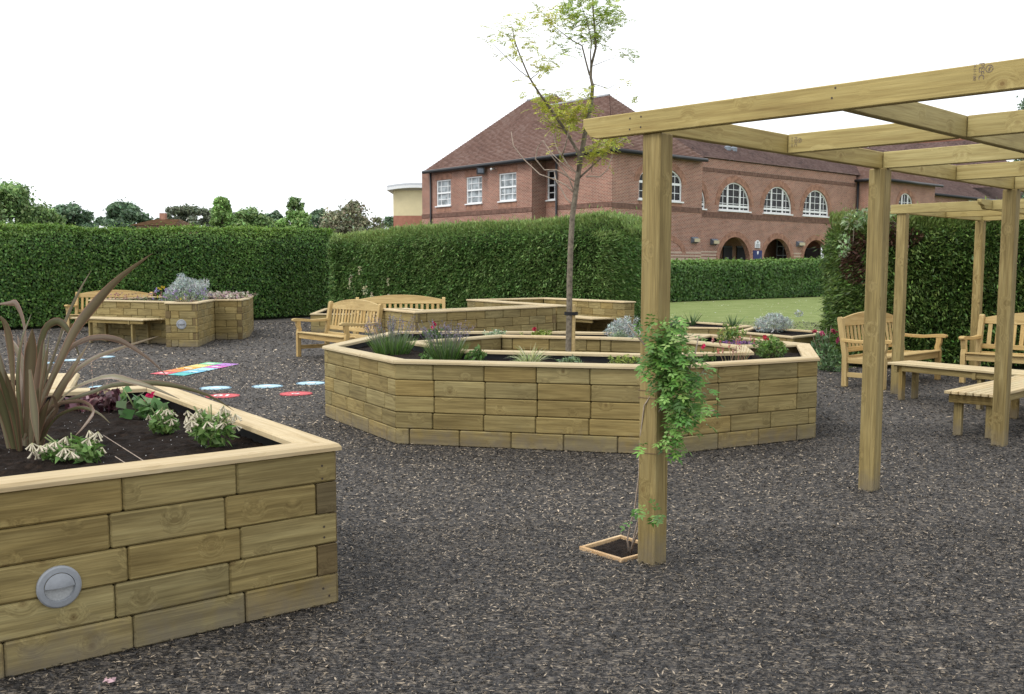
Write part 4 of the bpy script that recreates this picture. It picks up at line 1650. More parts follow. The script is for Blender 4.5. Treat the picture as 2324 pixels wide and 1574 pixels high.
# ------------------------------------------------------------------ far trees and houses
def tree(label, cx, top, half, depth, cols, seed, n=7000, leaf=0.30, shape='round', gaps=0.0, bot=None, name='tree'):
    """crown given by where its outline stands in the picture, built at its real size at `depth` metres"""
    global rng
    keep = rng
    rng = np.random.default_rng(seed)
    c = deep(cx, top, depth)
    ztop = c.z
    rx = 1.18 * half / F_PX * depth
    zbot = max(0.8, deep(cx, min(620.0, top + 2.0 * half + 25), depth).z) if bot is None else bot
    T = thing(name, label, 'tree', (c.x, depth, 0), 0, 'trees beyond the hedge')
    cz, rz = (ztop + zbot) / 2, (ztop - zbot) / 2
    blobs = []
    nb = 62
    half_ = half
    for k in range(nb):
        t = rng.uniform(-0.95, 0.97)
        if shape == 'cone':
            w_ = 0.25 + 0.75 * (1 - t) / 2
        elif shape == 'flat':
            w_ = 0.55 + 0.45 * math.sqrt(max(0, 1 - (t - 0.2) ** 2 / 1.5))
        else:
            w_ = math.sqrt(max(0.06, 1 - t * t))
        a_ = rng.uniform(0, 2 * math.pi)
        rr = w_ * math.sqrt(rng.uniform(0.15, 1.1))
        s_ = rng.uniform(0.15, 0.32)
        blobs.append((c.x + rx * rr * math.cos(a_) * (1 - s_ * 0.5), depth + rx * rr * math.sin(a_) * (1 - s_ * 0.5), cz + rz * t * (1 - s_ * 0.42), rx * s_, rx * s_, max(rx, rz) * s_ * 0.62))
    blobs.append((c.x, depth, ztop - rz * 0.18, rx * 0.2, rx * 0.2, rz * 0.18))
    n = int(n * 3.0)
    B = np.array(blobs)
    k = rng.integers(0, len(B), n)
    d = rand_dirs(n)
    r = np.abs(rng.normal(0.72, 0.33, n))
    C = B[k, :3] + d * B[k, 3:] * r[:, None]
    up = unit(d * 0.6 + rand_dirs(n) * 0.8 + np.array([0, 0, 0.4]))
    D = np.cross(up, rand_dirs(n))
    L = rng.uniform(0.6, 1.4, n) * leaf
    V, Fc = leaves_np(C, D, np.cross(up, D), L, L * 0.62, 0.2)
    shade = 1 + 0.15 * rng.normal(size=len(B))[k]
    cc = jitter_cols(n, cols, 0.18) * np.clip(shade, 0.55, 1.5)[:, None]
    np_mesh('crown', V, Fc, M['leaf'], T, cols=np.repeat(cc, 4, 0))
    mb = MB()
    mb.tube([(c.x, depth, -0.1), (c.x + 0.1, depth, zbot + rz * 0.5), (c.x, depth, zbot + rz * 1.3)], [0.05 * rx + 0.12, 0.04 * rx + 0.08, 0.05], 8)
    for b in blobs[:12]:
        mb.tube([(c.x, depth, zbot + rz * 0.45), ((c.x + b[0]) / 2, (depth + b[1]) / 2, (zbot + rz * 0.6 + b[2]) / 2), (b[0], b[1], b[2])], [0.03 * rx + 0.04, 0.02 * rx + 0.02, 0.02], 5)
    mb.build('trunk', M['bark'], T, smooth=True)
    rng = keep
    return T


G_MID = [(0.21, 0.329, 0.119), (0.266, 0.392, 0.14), (0.168, 0.266, 0.098)]  # far crowns: distance haze painted in as lighter leaf colours
G_DARK = [(0.147, 0.231, 0.133), (0.182, 0.28, 0.154), (0.112, 0.182, 0.105)]
G_GREY = [(0.189, 0.231, 0.147), (0.238, 0.273, 0.175), (0.154, 0.189, 0.126)]
G_BRIGHT = [(0.217, 0.364, 0.105), (0.266, 0.42, 0.126), (0.175, 0.301, 0.084)]
G_OLIVE = [(0.28, 0.301, 0.175), (0.238, 0.266, 0.154), (0.322, 0.287, 0.189)]
tree('broad bright green tree at the far left edge above the hedge', -35, 405, 120, 72, G_MID, 41, n=9000, leaf=0.27)
tree('mid green tree sloping down beside the leftmost big tree', 95, 462, 60, 74, G_MID, 42, n=4500, leaf=0.26)
tree('grey green tree to the right of the leftmost big tree', 160, 463, 46, 84, G_DARK, 43, n=4200, leaf=0.29)
tree('dark rounded tree left of the brown hipped roof', 283, 459, 54, 95, G_DARK, 44, n=6000, leaf=0.32)
tree('small dark tree just right of the brown hipped roof', 375, 485, 20, 100, G_GREY, 45, n=2200, leaf=0.29)
tree('broad grey green tree between brown roof and pointed tree', 440, 466, 52, 105, G_GREY, 46, n=5200, leaf=0.34, shape='flat')
tree('bright green pointed tree above the left hedge', 503, 447, 27, 80, G_BRIGHT, 47, n=4500, leaf=0.24, shape='cone')
tree('low rounded bright tree right of the pointed tree', 572, 470, 48, 88, G_MID, 48, n=4800, leaf=0.29)
tree('small dark tree between two bright trees', 627, 479, 20, 110, G_DARK, 49, n=2000, leaf=0.34)
tree('two-tiered green tree with a loose open top', 671, 478, 38, 84, G_BRIGHT, 50, n=4600, leaf=0.26)
tree('slender loose crown rising above the two-tiered tree', 668, 446, 19, 86, G_MID, 51, n=1100, leaf=0.24, bot=4.2)
tree('dark tree left of the sparse olive tree', 728, 474, 32, 112, G_DARK, 52, n=3400, leaf=0.36)
tree('sparse olive tree left of the cream building', 806, 459, 60, 78, G_OLIVE, 53, n=3600, leaf=0.24, shape='flat', bot=2.0)
tree('low grey green tree filling behind the pointed tree', 530, 482, 60, 120, G_GREY, 56, n=3200, leaf=0.36)
tree('low dark tree behind the low rounded bright tree', 610, 486, 50, 125, G_DARK, 57, n=3000, leaf=0.36)
tree('low bushy tree under the slender loose crown', 690, 486, 60, 118, G_MID, 58, n=3200, leaf=0.36)
tree('low dark tree beneath the sparse olive tree', 790, 490, 60, 122, G_DARK, 59, n=3000, leaf=0.36)
tree('small dark tree beside the cream building', 885, 492, 22, 120, G_DARK, 54, n=2000, leaf=0.36)
tree('dark tree at the right edge seen between pergola beams', 2372, 185, 62, 62, G_DARK, 55, n=4000, leaf=0.18, bot=4.0)


def tiled(mb, eave0, eave1, top1, top0, gauge=0.14, lift=0.042, uoff=0.0):
    """lapped tile courses on a sloping plane given by its eave and top edges"""
    e0, e1, t1, t0 = Vector(eave0), Vector(eave1), Vector(top1), Vector(top0)
    nrm = (e1 - e0).cross(((t0 + t1) - (e0 + e1))).normalized()
    if nrm.z < 0:
        nrm = -nrm
    ln = (((t0 + t1) - (e0 + e1)) / 2).length
    n = max(1, int(round(ln / gauge)))
    ax = (e1 - e0).normalized()
    for k in range(n):
        f0, f1 = k / n, (k + 1) / n
        a0, a1 = e0.lerp(t0, f0), e1.lerp(t1, f0)
        b0, b1 = e0.lerp(t0, f1), e1.lerp(t1, f1)
        a0l, a1l = a0 + nrm * lift, a1 + nrm * lift
        ua0, ua1 = (a0 - e0).dot(ax) + uoff, (a1 - e0).dot(ax) + uoff
        ub0, ub1 = (b0 - e0).dot(ax) + uoff, (b1 - e0).dot(ax) + uoff
        mb.face([a0l, a1l, b1, b0], [(ua0, k + 0.02), (ua1, k + 0.02), (ub1, k + 0.98), (ub0, k + 0.98)])
        mb.face([a0, a1, a1l, a0l], [(ua0, k + 0.02), (ua1, k + 0.02), (ua1, k + 0.04), (ua0, k + 0.04)])


# brown hipped roof of a house beyond the hedge
hd = 68.0
hp = lambda x, y, dd=0: deep(x, y, hd + dd)
T = thing('house', 'brown hipped tiled house roof showing over the left hedge', 'house', (hp(345, 500).x, hd + 3, 0), 0)
a0, a1 = hp(296, 511), hp(396, 511)
zr = hp(320, 492.5).z
b0, b1 = Vector((hp(319, 492).x, hd + 3, zr)), Vector((hp(374, 492).x, hd + 3, zr))
c0, c1 = Vector((a0.x, hd + 6, a0.z)), Vector((a1.x, hd + 6, a1.z))
mb = MB()
tiled(mb, a0, a1, b1, b0)
tiled(mb, a1, c1, b1, b1)
tiled(mb, c1, c0, b0, b1)
tiled(mb, c0, a0, b0, b0)
mb.build('roof', M['tile_moss'], T)
mb = MB()
mb.abox(a0.x + 0.3, a1.x - 0.3, hd + 0.3, hd + 5.7, 0, a0.z + 0.05)
for f in range(len(mb.f)):
    mb.uv[f] = [(0, 0), (3, 0), (3, 3), (0, 3)]
mb.build('wall', M['brick'], T)
mb = MB()
cc = hp(370, 480, 3)
mb.abox(cc.x - 0.2, cc.x + 0.2, hd + 2.8, hd + 3.2, zr - 0.4, cc.z - 0.1)
mb.build('chimney', M['voussoir'], T)

# cream rendered building with a curved roof edge
T = thing('cream_building', 'cream rendered building with curved grey roof edge beside the brick school', 'building', deep(925, 515, 92), 0)
cdp = 92.0
z_cb, z_ct = deep(925, 489, cdp).z, deep(925, 432, cdp).z
def arc_pts(x0, x1, bow, k=10, dy=0.0):
    res = []
    for i in range(k + 1):
        t = i / k
        x = (x0 + (x1 - x0) * t - CX) / F_PX * cdp
        res.append(Vector((x, cdp + dy - bow * (1 - (2 * t - 1) ** 2), 0)))
    return res
mb, mb2, mb3, mb4 = MB(), MB(), MB(), MB()
ap = arc_pts(895.6, 1000, 0.25)
for a_, b_ in zip(ap, ap[1:]):
    up_ = lambda p, z: Vector((p.x, p.y, z))
    mb.face([up_(a_, z_cb), up_(b_, z_cb), up_(b_, z_ct), up_(a_, z_ct)])
    mb2.face([up_(a_, 0), up_(b_, 0), up_(b_, z_cb), up_(a_, z_cb)])
a_, b_ = ap[0], ap[0] + Vector((0, 9, 0))
mb.face([up_(b_, z_cb), up_(a_, z_cb), up_(a_, z_ct), up_(b_, z_ct)])
mb2.face([up_(b_, 0), up_(a_, 0), up_(a_, z_cb), up_(b_, z_cb)])
fp = arc_pts(883, 1010, 0.3, dy=-0.6)
zf0, zf1 = z_ct - 0.02, z_ct + 0.42
for i, (a_, b_) in enumerate(zip(fp, fp[1:])):
    lift0 = 0.22 * (1 - (2 * i / 10 - 1) ** 2)
    lift1 = 0.22 * (1 - (2 * (i + 1) / 10 - 1) ** 2)
    mb3.face([up_(a_, zf0 + lift0), up_(b_, zf0 + lift1), up_(b_, zf1 + lift1 - 0.2), up_(a_, zf1 + lift0 - 0.2)])
    mb4.face([up_(a_, zf1 + lift0 - 0.2), up_(b_, zf1 + lift1 - 0.2), Vector((b_.x, b_.y + 0.25, zf1 + lift1)), Vector((a_.x, a_.y + 0.25, zf1 + lift0))])
    mb4.face([Vector((a_.x, a_.y + 0.25, zf1 + lift0)), Vector((b_.x, b_.y + 0.25, zf1 + lift1)), Vector((b_.x, b_.y + 9, zf1 + lift1)), Vector((a_.x, a_.y + 9, zf1 + lift0))])
    mb3.face([up_(b_, zf0 + lift1), up_(a_, zf0 + lift0), Vector((a_.x, a_.y + 9, zf0 + lift0)), Vector((b_.x, b_.y + 9, zf0 + lift1))])
mb.build('wall', M['cream'], T)
mb2.build('brick_base', M['brick_orange'], T)
mb3.build('fascia', M['white'], T)
mb4.build('roof', M['lead'], T)

# ------------------------------------------------------------------ the brick school
K0 = Vector((5.31, 54.0, 0))
UU = Vector((math.sin(R(48.5)), math.cos(R(48.5)), 0))     # along the arcade front, away to the right
VV = Vector((-math.sin(R(41.5)), math.cos(R(41.5)), 0))    # along the left wing, away to the left
ZE = 7.92


def bp(u, v, z):
    return K0 + UU * u + VV * v + Vector((0, 0, z))


def hitU(px, py, v0):
    """where a sight line meets the upright plane v = v0 -> (u, z)"""
    p = hit_line(px, py, (K0 + VV * v0).to_2d(), (K0 + VV * v0 + UU).to_2d())
    return (p - K0).dot(UU), p.z


def hitV(px, py, u0):
    p = hit_line(px, py, (K0 + UU * u0).to_2d(), (K0 + UU * u0 + VV).to_2d())
    return (p - K0).dot(VV), p.z


school = thing('school_building', 'large red brick school with clay tiled hipped roofs and arched windows', 'building', K0, 0)


def wall_face(name, to3, w0, w1, z0, z1, holes, mat, parent, reveal=0.16, inward=None):
    """brick wall with real openings; to3(a, z, d) places plan length a, height z, depth d behind the face"""
    bm = bmesh.new()
    uv = bm.loops.layers.uv.new('UVMap')
    def loop(pts):
        vs_ = [bm.verts.new((a, z, 0)) for a, z in pts]
        return [bm.edges.new((vs_[i], vs_[(i + 1) % len(vs_)])) for i in range(len(vs_))]
    ed = loop([(w0, z0), (w1, z0), (w1, z1), (w0, z1)])
    for h in holes:
        ed += loop(h)
    bmesh.ops.triangle_fill(bm, use_beauty=True, edges=ed)
    # reveals
    for h in holes:
        n = len(h)
        for i in range(n):
            a, b = h[i], h[(i + 1) % n]
            q = [bm.verts.new((a[0], a[1], 0)), bm.verts.new((b[0], b[1], 0)), bm.verts.new((b[0], b[1], reveal)), bm.verts.new((a[0], a[1], reveal))]
            bm.faces.new(q)
    for f in bm.faces:
        for l in f.loops:
            c = l.vert.co
            l[uv].uv = (c.x + c.z, c.y)
    og = origin(parent)
    for v_ in bm.verts:
        v_.co = to3(v_.co.x, v_.co.y, v_.co.z) - og
    me = bpy.data.meshes.new(name)
    bm.to_mesh(me)
    bm.free()
    me.materials.append(mat)
    me.update()
    return link(name, me, parent, (0, 0, 0))


def rect(a0, a1, z0, z1):
    return [(a0, z0), (a1, z0), (a1, z1), (a0, z1)]


def arched(a0, a1, z0, zs, zc, n=14):
    """opening with upright sides to zs and a (part-)round head to zc"""
    c, hw = (a0 + a1) / 2, (a1 - a0) / 2
    pts = [(a0, z0), (a1, z0)]
    for i in range(n + 1):
        t = math.pi * i / n
        pts.append((c + hw * math.cos(t), zs + (zc - zs) * math.sin(t)))
    return pts


def bars(mb, to3, a0, a1, z0, z1, d0, d1):
    P = [to3(a, z, d) for d in (d0, d1) for z in (z0, z1) for a in (a0, a1)]
    for q in ((0, 2, 3, 1), (4, 5, 7, 6), (0, 1, 5, 4), (2, 6, 7, 3), (0, 4, 6, 2), (1, 3, 7, 5)):
        mb.face([P[k] for k in q])


def sash(to3, a0, a1, z0, z1, parent, glass, cols=3):
    mb = MB()
    f = 0.07
    d0, d1 = 0.05, 0.15
    zm = (z0 + z1) / 2
    bars(mb, to3, a0, a0 + f, z0, z1, d0, d1)
    bars(mb, to3, a1 - f, a1, z0, z1, d0, d1)
    bars(mb, to3, a0 + f, a1 - f, z1 - f, z1, d0, d1)
    bars(mb, to3, a0 + f, a1 - f, z0, z0 + f, d0, d1)
    bars(mb, to3, a0 + f, a1 - f, zm - 0.05, zm + 0.05, d0 + 0.01, d1)
    fr = [0.27, 0.73] if cols == 3 else [0.5]
    for t in fr:
        x = a0 + (a1 - a0) * t
        bars(mb, to3, x - 0.02, x + 0.02, z0 + f, zm - 0.05, d0 + 0.04, d1 - 0.02)
        bars(mb, to3, x - 0.02, x + 0.02, zm + 0.05, z1 - f, d0 + 0.04, d1 - 0.02)
    for zz in ((z0 + zm) / 2, (zm + z1) / 2):
        bars(mb, to3, a0 + f, a1 - f, zz - 0.02, zz + 0.02, d0 + 0.042, d1 - 0.022)
    o = mb.build('window', M['white'], parent)
    mb = MB()
    mb.face([to3(a0 + f, z0 + f, 0.125), to3(a1 - f, z0 + f, 0.125), to3(a1 - f, z1 - f, 0.125), to3(a0 + f, z1 - f, 0.125)])
    mb.build('pane', glass, o)
    mb = MB()
    bars(mb, to3, a0 - 0.06, a1 + 0.06, z0 - 0.07, z0 - 0.002, -0.10, 0.05)
    mb.build('sill', M['white'], o)
    return o


def soldier(to3, a0, a1, z0, z1, parent):
    """flat arch of upright bricks"""
    mb = MB()
    n = max(3, int((a1 - a0) / 0.078))
    w_ = (a1 - a0) / n
    for i in range(n):
        bars(mb, to3, a0 + i * w_ + 0.006, a0 + (i + 1) * w_ - 0.006, z0, z1, -0.018, 0.01)
    o = mb.build('flat_arch', M['voussoir'], parent)
    return o


def arch_ring(to3, a0, a1, zs, zc, parent, wd=0.34, dbl=True):
    c, hw, rise = (a0 + a1) / 2, (a1 - a0) / 2, zc - zs
    mb = MB()
    n = max(14, int(math.pi * (hw + rise) / 2 / 0.085))
    for i in range(n):
        t0, t1 = math.pi * (i + 0.07) / n, math.pi * (i + 0.93) / n
        q = []
        for (t, e) in ((t0, 0.0), (t1, 0.0), (t1, wd), (t0, wd)):
            q.append((c + (hw + e) * math.cos(t), zs + (rise + e) * math.sin(t)))
        A = [to3(a, z, -0.025) for a, z in q]
        B = [to3(a, z, 0.01) for a, z in q]
        mb.face(A)
        for k in range(4):
            k2 = (k + 1) % 4
            mb.face([A[k], A[k2], B[k2], B[k]])
    return mb.build('brick_arch', M['voussoir'], parent)


def arch_window(to3, a0, a1, z0, zs, zc, parent, glass, mull=(0.30, 0.70), rows=4):
    c, hw, rise = (a0 + a1) / 2, (a1 - a0) / 2, zc - zs
    f = 0.075
    mb = MB()
    d0, d1 = 0.05, 0.15
    n = 20
    def hd(a):
        x = min(1, abs(a - c) / hw)
        return zs + rise * math.sqrt(max(0, 1 - x * x))
    for i in range(n):
        t0, t1 = math.pi * i / n, math.pi * (i + 1) / n
        q = [(c + (hw - e) * math.cos(t), zs + (rise - e) * math.sin(t)) for t, e in ((t0, 0), (t1, 0), (t1, f), (t0, f))]
        A = [to3(a, z, d0) for a, z in q]
        B = [to3(a, z, d1) for a, z in q]
        mb.face(A)
        for k in range(4):
            mb.face([A[k], A[(k + 1) % 4], B[(k + 1) % 4], B[k]])
    bars(mb, to3, a0, a0 + f, z0, zs, d0, d1)
    bars(mb, to3, a1 - f, a1, z0, zs, d0, d1)
    bars(mb, to3, a0 + f, a1 - f, z0, z0 + f, d0, d1)
    for t in mull:
        x = a0 + (a1 - a0) * t
        bars(mb, to3, x - 0.06, x + 0.06, z0 + f, hd(x) - 0.02, d0 + 0.01, d1)
    zt = z0 + (zs - z0) * 0.98
    bars(mb, to3, a0 + f, a1 - f, zt - 0.065, zt + 0.065, d0 + 0.012, d1)
    lo = [a0 + f] + [a0 + (a1 - a0) * t for t in mull] + [a1 - f]
    for i in range(len(lo) - 1):
        x = (lo[i] + lo[i + 1]) / 2
        if lo[i + 1] - lo[i] > 0.6:
            bars(mb, to3, x - 0.017, x + 0.017, z0 + f, hd(x) - 0.05, d0 + 0.05, d1 - 0.02)
    for k in range(1, rows):
        zz = z0 + (zc - z0) * k / rows
        x = hw * math.sqrt(max(0.02, 1 - max(0, (zz - zs) / max(rise, 0.01)) ** 2)) - 0.04 if zz > zs else hw - f
        bars(mb, to3, c - x, c + x, zz - 0.017, zz + 0.017, d0 + 0.052, d1 - 0.022)
    o = mb.build('window', M['white'], parent)
    mb = MB()
    mb.face([to3(a, z, 0.125) for a, z in arched(a0 + 0.02, a1 - 0.02, z0 + 0.02, zs, zc - 0.02)])
    mb.build('pane', glass, o)
    mb = MB()
    bars(mb, to3, a0 - 0.10, a1 + 0.10, z0 - 0.08, z0 - 0.002, -0.10, 0.05)
    mb.build('sill', M['white'], o)
    return o


def band(to3, a0, a1, z0, z1, mat, parent, name='brick_band', proud=0.03):
    mb = MB()
    bars(mb, to3, a0, a1, z0, z1, -proud, 0.0)
    for f in range(len(mb.f)):
        mb.uv[f] = [(0, 0), (0.4, 0), (0.4, 0.2), (0, 0.2)]
    mb.f = mb.f
    return mb.build(name, mat, parent)


WU = 0.32          # wall face behind the eave line
# --- left wing, long side (plane u = WU)
fV = lambda a, z, d: bp(WU + d, a, z)
v_left = hitV(958, 450, WU)[0]
v_rec0 = hitV(1207, 430, WU)[0]
wins = []
for (x0, x1, yt, yb) in ((990.6, 1023.2, 408, 466), (1058.3, 1094, 399.7, 461.6), (1132.5, 1171.8, 391.7, 455)):
    va, za = hitV(x0, (yt + yb) / 2, WU)
    vb, zb = hitV(x1, (yt + yb) / 2, WU)
    zt = hitV((x0 + x1) / 2, yt, WU)[1]
    zl = hitV((x0 + x1) / 2, yb, WU)[1]
    wins.append((vb, va, zl, zt))
zl = sum(w_[2] for w_ in wins) / 3
zt = sum(w_[3] for w_ in wins) / 3
wall_face('wall', fV, v_rec0, v_left, 0, ZE, [rect(a, b, zl, zt) for a, b, _, _ in wins], M['brick'], school)
for a, b, _, _ in wins:
    sash(fV, a, b, zl, zt, school, M['glass_pale'])
    soldier(fV, a - 0.12, b + 0.12, zt + 0.02, zt + 0.42, school)
    soldier(fV, a - 0.02, b + 0.02, zl - 0.40, zl - 0.09, school)
ZBAND = hitV(1100, 482.5, WU)[1]
band(fV, v_rec0 - 0.02, v_left + 0.02, ZBAND - 0.10, ZBAND + 0.16, M['band'], school)
# recess
v_rec1 = hitV(1264, 430, WU)[0]
RD = 0.3
while hitV(1239, 430, WU + RD)[0] < v_rec0 and RD < 2.5:
    RD += 0.02
RD -= 0.02
fR = lambda a, z, d: bp(WU + RD + d, a, z)
va = v_rec0 - 0.12
vb = va - 1.05
zrl, zrt = hitV(1252, 453, WU + RD)[1], hitV(1252, 386, WU + RD)[1]
wall_face('wall', fR, v_rec1 - 1.5, v_rec0 + 0.1, 0, ZE, [rect(vb, va, zrl, zrt)], M['brick'], school)
sash(fR, vb, va, zrl, zrt, school, M['glass_dark'], 2)
soldier(fR, vb - 0.1, va + 0.1, zrt + 0.02, zrt + 0.42, school)
soldier(fR, vb, va, zrl - 0.40, zrl - 0.09, school)
fS = lambda a, z, d: bp(WU + a, v_rec0 + d, z)
wall_face('wall', fS, 0, RD, 0, ZE, [], M['brick'], school)
# corner block, long side
fV2 = lambda a, z, d: bp(WU + d, a, z)
wall_face('wall', fV2, WU, v_rec1, 0, ZE, [], M['brick'], school)
band(fV2, WU + 0.0, v_rec1, ZBAND - 0.10, ZBAND + 0.16, M['band'], school)
# --- corner block, front (plane v = WU)
BW = 8.05
fU = lambda a, z, d: bp(a, WU + d, z)
ua, _ = hitU(1450, 430, WU)
ub, _ = hitU(1547.5, 430, WU)
zc = hitU(1500, 377, WU)[1]
zs = hitU(1500, 414, WU)[1]
z0 = hitU(1540, 457, WU)[1]
arch_lo = arched(ua - 0.1, ub + 0.1, 0.8, hitU(1545, 575, WU)[1], hitU(1500, 540, WU)[1])
wall_face('wall', fU, WU, BW, 0, ZE, [arched(ua, ub, z0, zs, zc)], M['brick'], school)
arch_window(fU, ua, ub, z0, zs, zc, school, M['glass_dark'], (0.26, 0.74), 4)
arch_ring(fU, ua, ub, zs, zc, school, 0.40)
soldier(fU, ua, ub, z0 - 0.42, z0 - 0.09, school)
arch_ring(fU, ua - 0.1, ub + 0.1, hitU(1545, 575, WU)[1], hitU(1500, 541, WU)[1], school, 0.34)
ZB2 = hitU(1560, 475, WU)[1]
band(fU, WU, BW, ZB2 - 0.14, ZB2 + 0.14, M['band'], school)
for k in range(4):
    zz = hitU(1570, 573 + 7.2 * k, WU)[1]
    band(fU, WU, BW, zz - 0.05, zz + 0.05, M['stone'], school, 'stone_course', 0.02)
fS2 = lambda a, z, d: bp(BW - d, a, z)
wall_face('wall', fS2, WU, 3.0, 0, ZE, [], M['brick'], school)
# --- arcade front (plane v = VM)
VM = 1.35
fM = lambda a, z, d: bp(a, VM + d, z)
UE = 26.9
ZM = 8.25
holes, wlist, dlist = [], [], []
for (x0, x1, ycr, ysill) in ((1632, 1703.6, 413.3, 478), (1733.4, 1796.4, 422.9, 484), (1823, 1880, 431.6, 489.7)):
    a, _ = hitU(x0, 450, VM)
    b, _ = hitU(x1, 450, VM)
    xm = (x0 + x1) / 2
    wlist.append((a, b, hitU(xm, ysill, VM)[1], hitU(xm, ycr, VM)[1]))
zw0 = sum(w_[2] for w_ in wlist) / 3
zwc = sum(w_[3] for w_ in wlist) / 3
for (x0, x1, ycr) in ((1631, 1703.6, 537.4), (1733.4, 1795, 540), (1823, 1880, 545)):
    a, _ = hitU(x0, 560, VM)
    b, _ = hitU(x1, 560, VM)
    dlist.append((a, b, hitU((x0 + x1) / 2, ycr, VM)[1]))
zdc = sum(d_[2] for d_ in dlist) / 3
pitch_u = (wlist[2][0] - wlist[0][0]) / 2
w_w = sum(w_[1] - w_[0] for w_ in wlist) / 3
zws = zwc - w_w * 0.46
wlist = [(w_[0], w_[0] + w_w) for w_ in wlist]
w_d = sum(d_[1] - d_[0] for d_ in dlist) / 3
dlist = [((d_[0] + d_[1]) / 2 - w_d / 2, (d_[0] + d_[1]) / 2 + w_d / 2) for d_ in dlist]
zds = zdc - w_d * 0.48
w0a = hitU(1600.5, 450, VM)[0] - w_w
holes = [arched(a, b, zw0, zws, zwc) for a, b in wlist] + [arched(w0a, w0a + w_w, zw0, zws, zwc)]
holes += [arched(a, b, 0.06, zds, zdc) for a, b in dlist]
wall_face('wall', fM, BW - 0.5, UE + 0.1, 0, ZM, holes, M['brick'], school, 0.30)
for a, b in wlist + [(w0a, w0a + w_w)]:
    arch_window(fM, a, b, zw0, zws, zwc, school, M['glass_dark'])
    arch_ring(fM, a, b, zws, zwc, school, 0.40)
    soldier(fM, a, b, zw0 - 0.36, zw0 - 0.10, school)
for a, b in dlist:
    arch_ring(fM, a, b, zds, zdc, school, 0.36)
zz = hitU(1640, 388, VM)[1]
band(fM, BW, UE, zz - 0.10, zz + 0.14, M['band'], school)
zz = hitU(1640, 488, VM)[1]
band(fM, BW, UE, zz - 0.16, zz + 0.16, M['band'], school)
edges_ = [BW] + [x for d_ in dlist for x in d_] + [UE]
for k in range(4):
    zz = hitU(1612, 571 + 7.3 * k, VM)[1]
    for s_ in range(0, len(edges_), 2):
        band(fM, edges_[s_] + 0.02, edges_[s_ + 1] - 0.02, zz - 0.05, zz + 0.05, M['stone'], school, 'stone_course', 0.02)
# porch behind the arches: back wall, floor, doors
mb = MB()
DP = 2.6
for (a0_, a1_) in ((BW, UE),):
    q = [fM(a0_, 0, DP), fM(a1_, 0, DP), fM(a1_, zdc + 0.3, DP), fM(a0_, zdc + 0.3, DP)]
    mb.face(q, [(0, 0), (a1_ - a0_, 0), (a1_ - a0_, 4), (0, 4)])
    q = [fM(a0_, zdc + 0.3, 0.32), fM(a1_, zdc + 0.3, 0.32), fM(a1_, zdc + 0.3, DP), fM(a0_, zdc + 0.3, DP)]
    mb.face(q, [(0, 0), (a1_ - a0_, 0), (a1_ - a0_, 3), (0, 3)])
mb.build('porch', M['brick'], school)
zdt = hitU(1660, 561, VM + DP)[1]
for (x0, x1) in ((1640, 1658), (1671, 1690), (1826, 1857)):
    a, _ = hitU(x0, 575, VM + DP)
    b, _ = hitU(x1, 575, VM + DP)
    mb = MB()
    bars(mb, fM, a, b, 0.02, zdt, DP - 0.08, DP - 0.01)
    d_ = mb.build('door', M['door'], school)
    mb = MB()
    bars(mb, fM, a - 0.06, b + 0.06, zdt + 0.003, zdt + 0.10, DP - 0.1, DP - 0.01)
    bars(mb, fM, b + 0.003, b + 0.06, 0.02, zdt, DP - 0.1, DP - 0.01)
    mb.build('door_frame', M['lamp_grey'], d_)
    mb = MB()
    m2 = (a + b) / 2
    bars(mb, fM, m2 - 0.09, m2 + 0.09, zdt - 1.25, zdt - 0.65, DP - 0.10, DP - 0.082)
    mb.build('door_window', M['glass_pale'], d_)
# glazed side door in the middle arch
a, _ = hitU(1762, 570, VM + DP * 0.8)
mb = MB()
for k in range(4):
    zz = zdt + 0.75 - k * 0.62
    bars(mb, fM, a + 0.0, a + 1.5, zz - 0.03, zz + 0.03, DP * 0.8 - 0.05, DP * 0.8)
for k in range(3):
    bars(mb, fM, a + 0.75 * k - 0.03, a + 0.75 * k + 0.03, 0.02, zdt + 0.75, DP * 0.8 - 0.052, DP * 0.8 + 0.002)
d_ = mb.build('window', M['lamp_grey'], school)
mb = MB()
mb.face([fM(a, 0.02, DP * 0.8), fM(a + 1.5, 0.02, DP * 0.8), fM(a + 1.5, zdt + 0.7, DP * 0.8), fM(a, zdt + 0.7, DP * 0.8)])
mb.build('pane', M['glass_dark'], d_)
# notices
def panel(x0, x1, y0, y1, mat, name, arch=False):
    a, zt_ = hitU(x0, y0, VM)
    b, zb_ = hitU(x1, y1, VM)
    mb = MB()
    pts = [(a, zb_), (b, zb_), (b, zt_), (a, zt_)]
    if arch:
        c_, hw = (a + b) / 2, (b - a) / 2
        zs_ = zt_ - (zt_ - zb_) * 0.22
        pts = [(a, zb_), (b, zb_), (b, zs_), (c_ + hw * 0.5, zs_ + 0.04)] + [(c_ + hw * 0.5 * math.cos(t), zs_ + 0.04 + (zt_ - zs_ - 0.04) * math.sin(t)) for t in np.linspace(0.2, math.pi - 0.2, 7)] + [(c_ - hw * 0.5, zs_ + 0.04), (a, zs_)]
    A = [fM(p, z, -0.05) for p, z in pts]
    B = [fM(p, z, 0.0) for p, z in pts]
    mb.face(A)
    for k in range(len(A)):
        k2 = (k + 1) % len(A)
        mb.face([A[k], A[k2], B[k2], B[k]])
    return mb.build(name, mat, school), a, b, zb_, zt_
o, a, b, zb_, zt_ = panel(1713, 1723.6, 544, 562, M['white_sign'], 'notice_board', True)
o['label'] = 'white notice with arched top between the door arches'
mb = MB()
for k in range(4):
    z_ = zt_ - 0.28 - 0.075 * k
    bars(mb, fM, a + 0.07, b - 0.07, z_ - 0.016, z_ + 0.016, -0.056, -0.052)
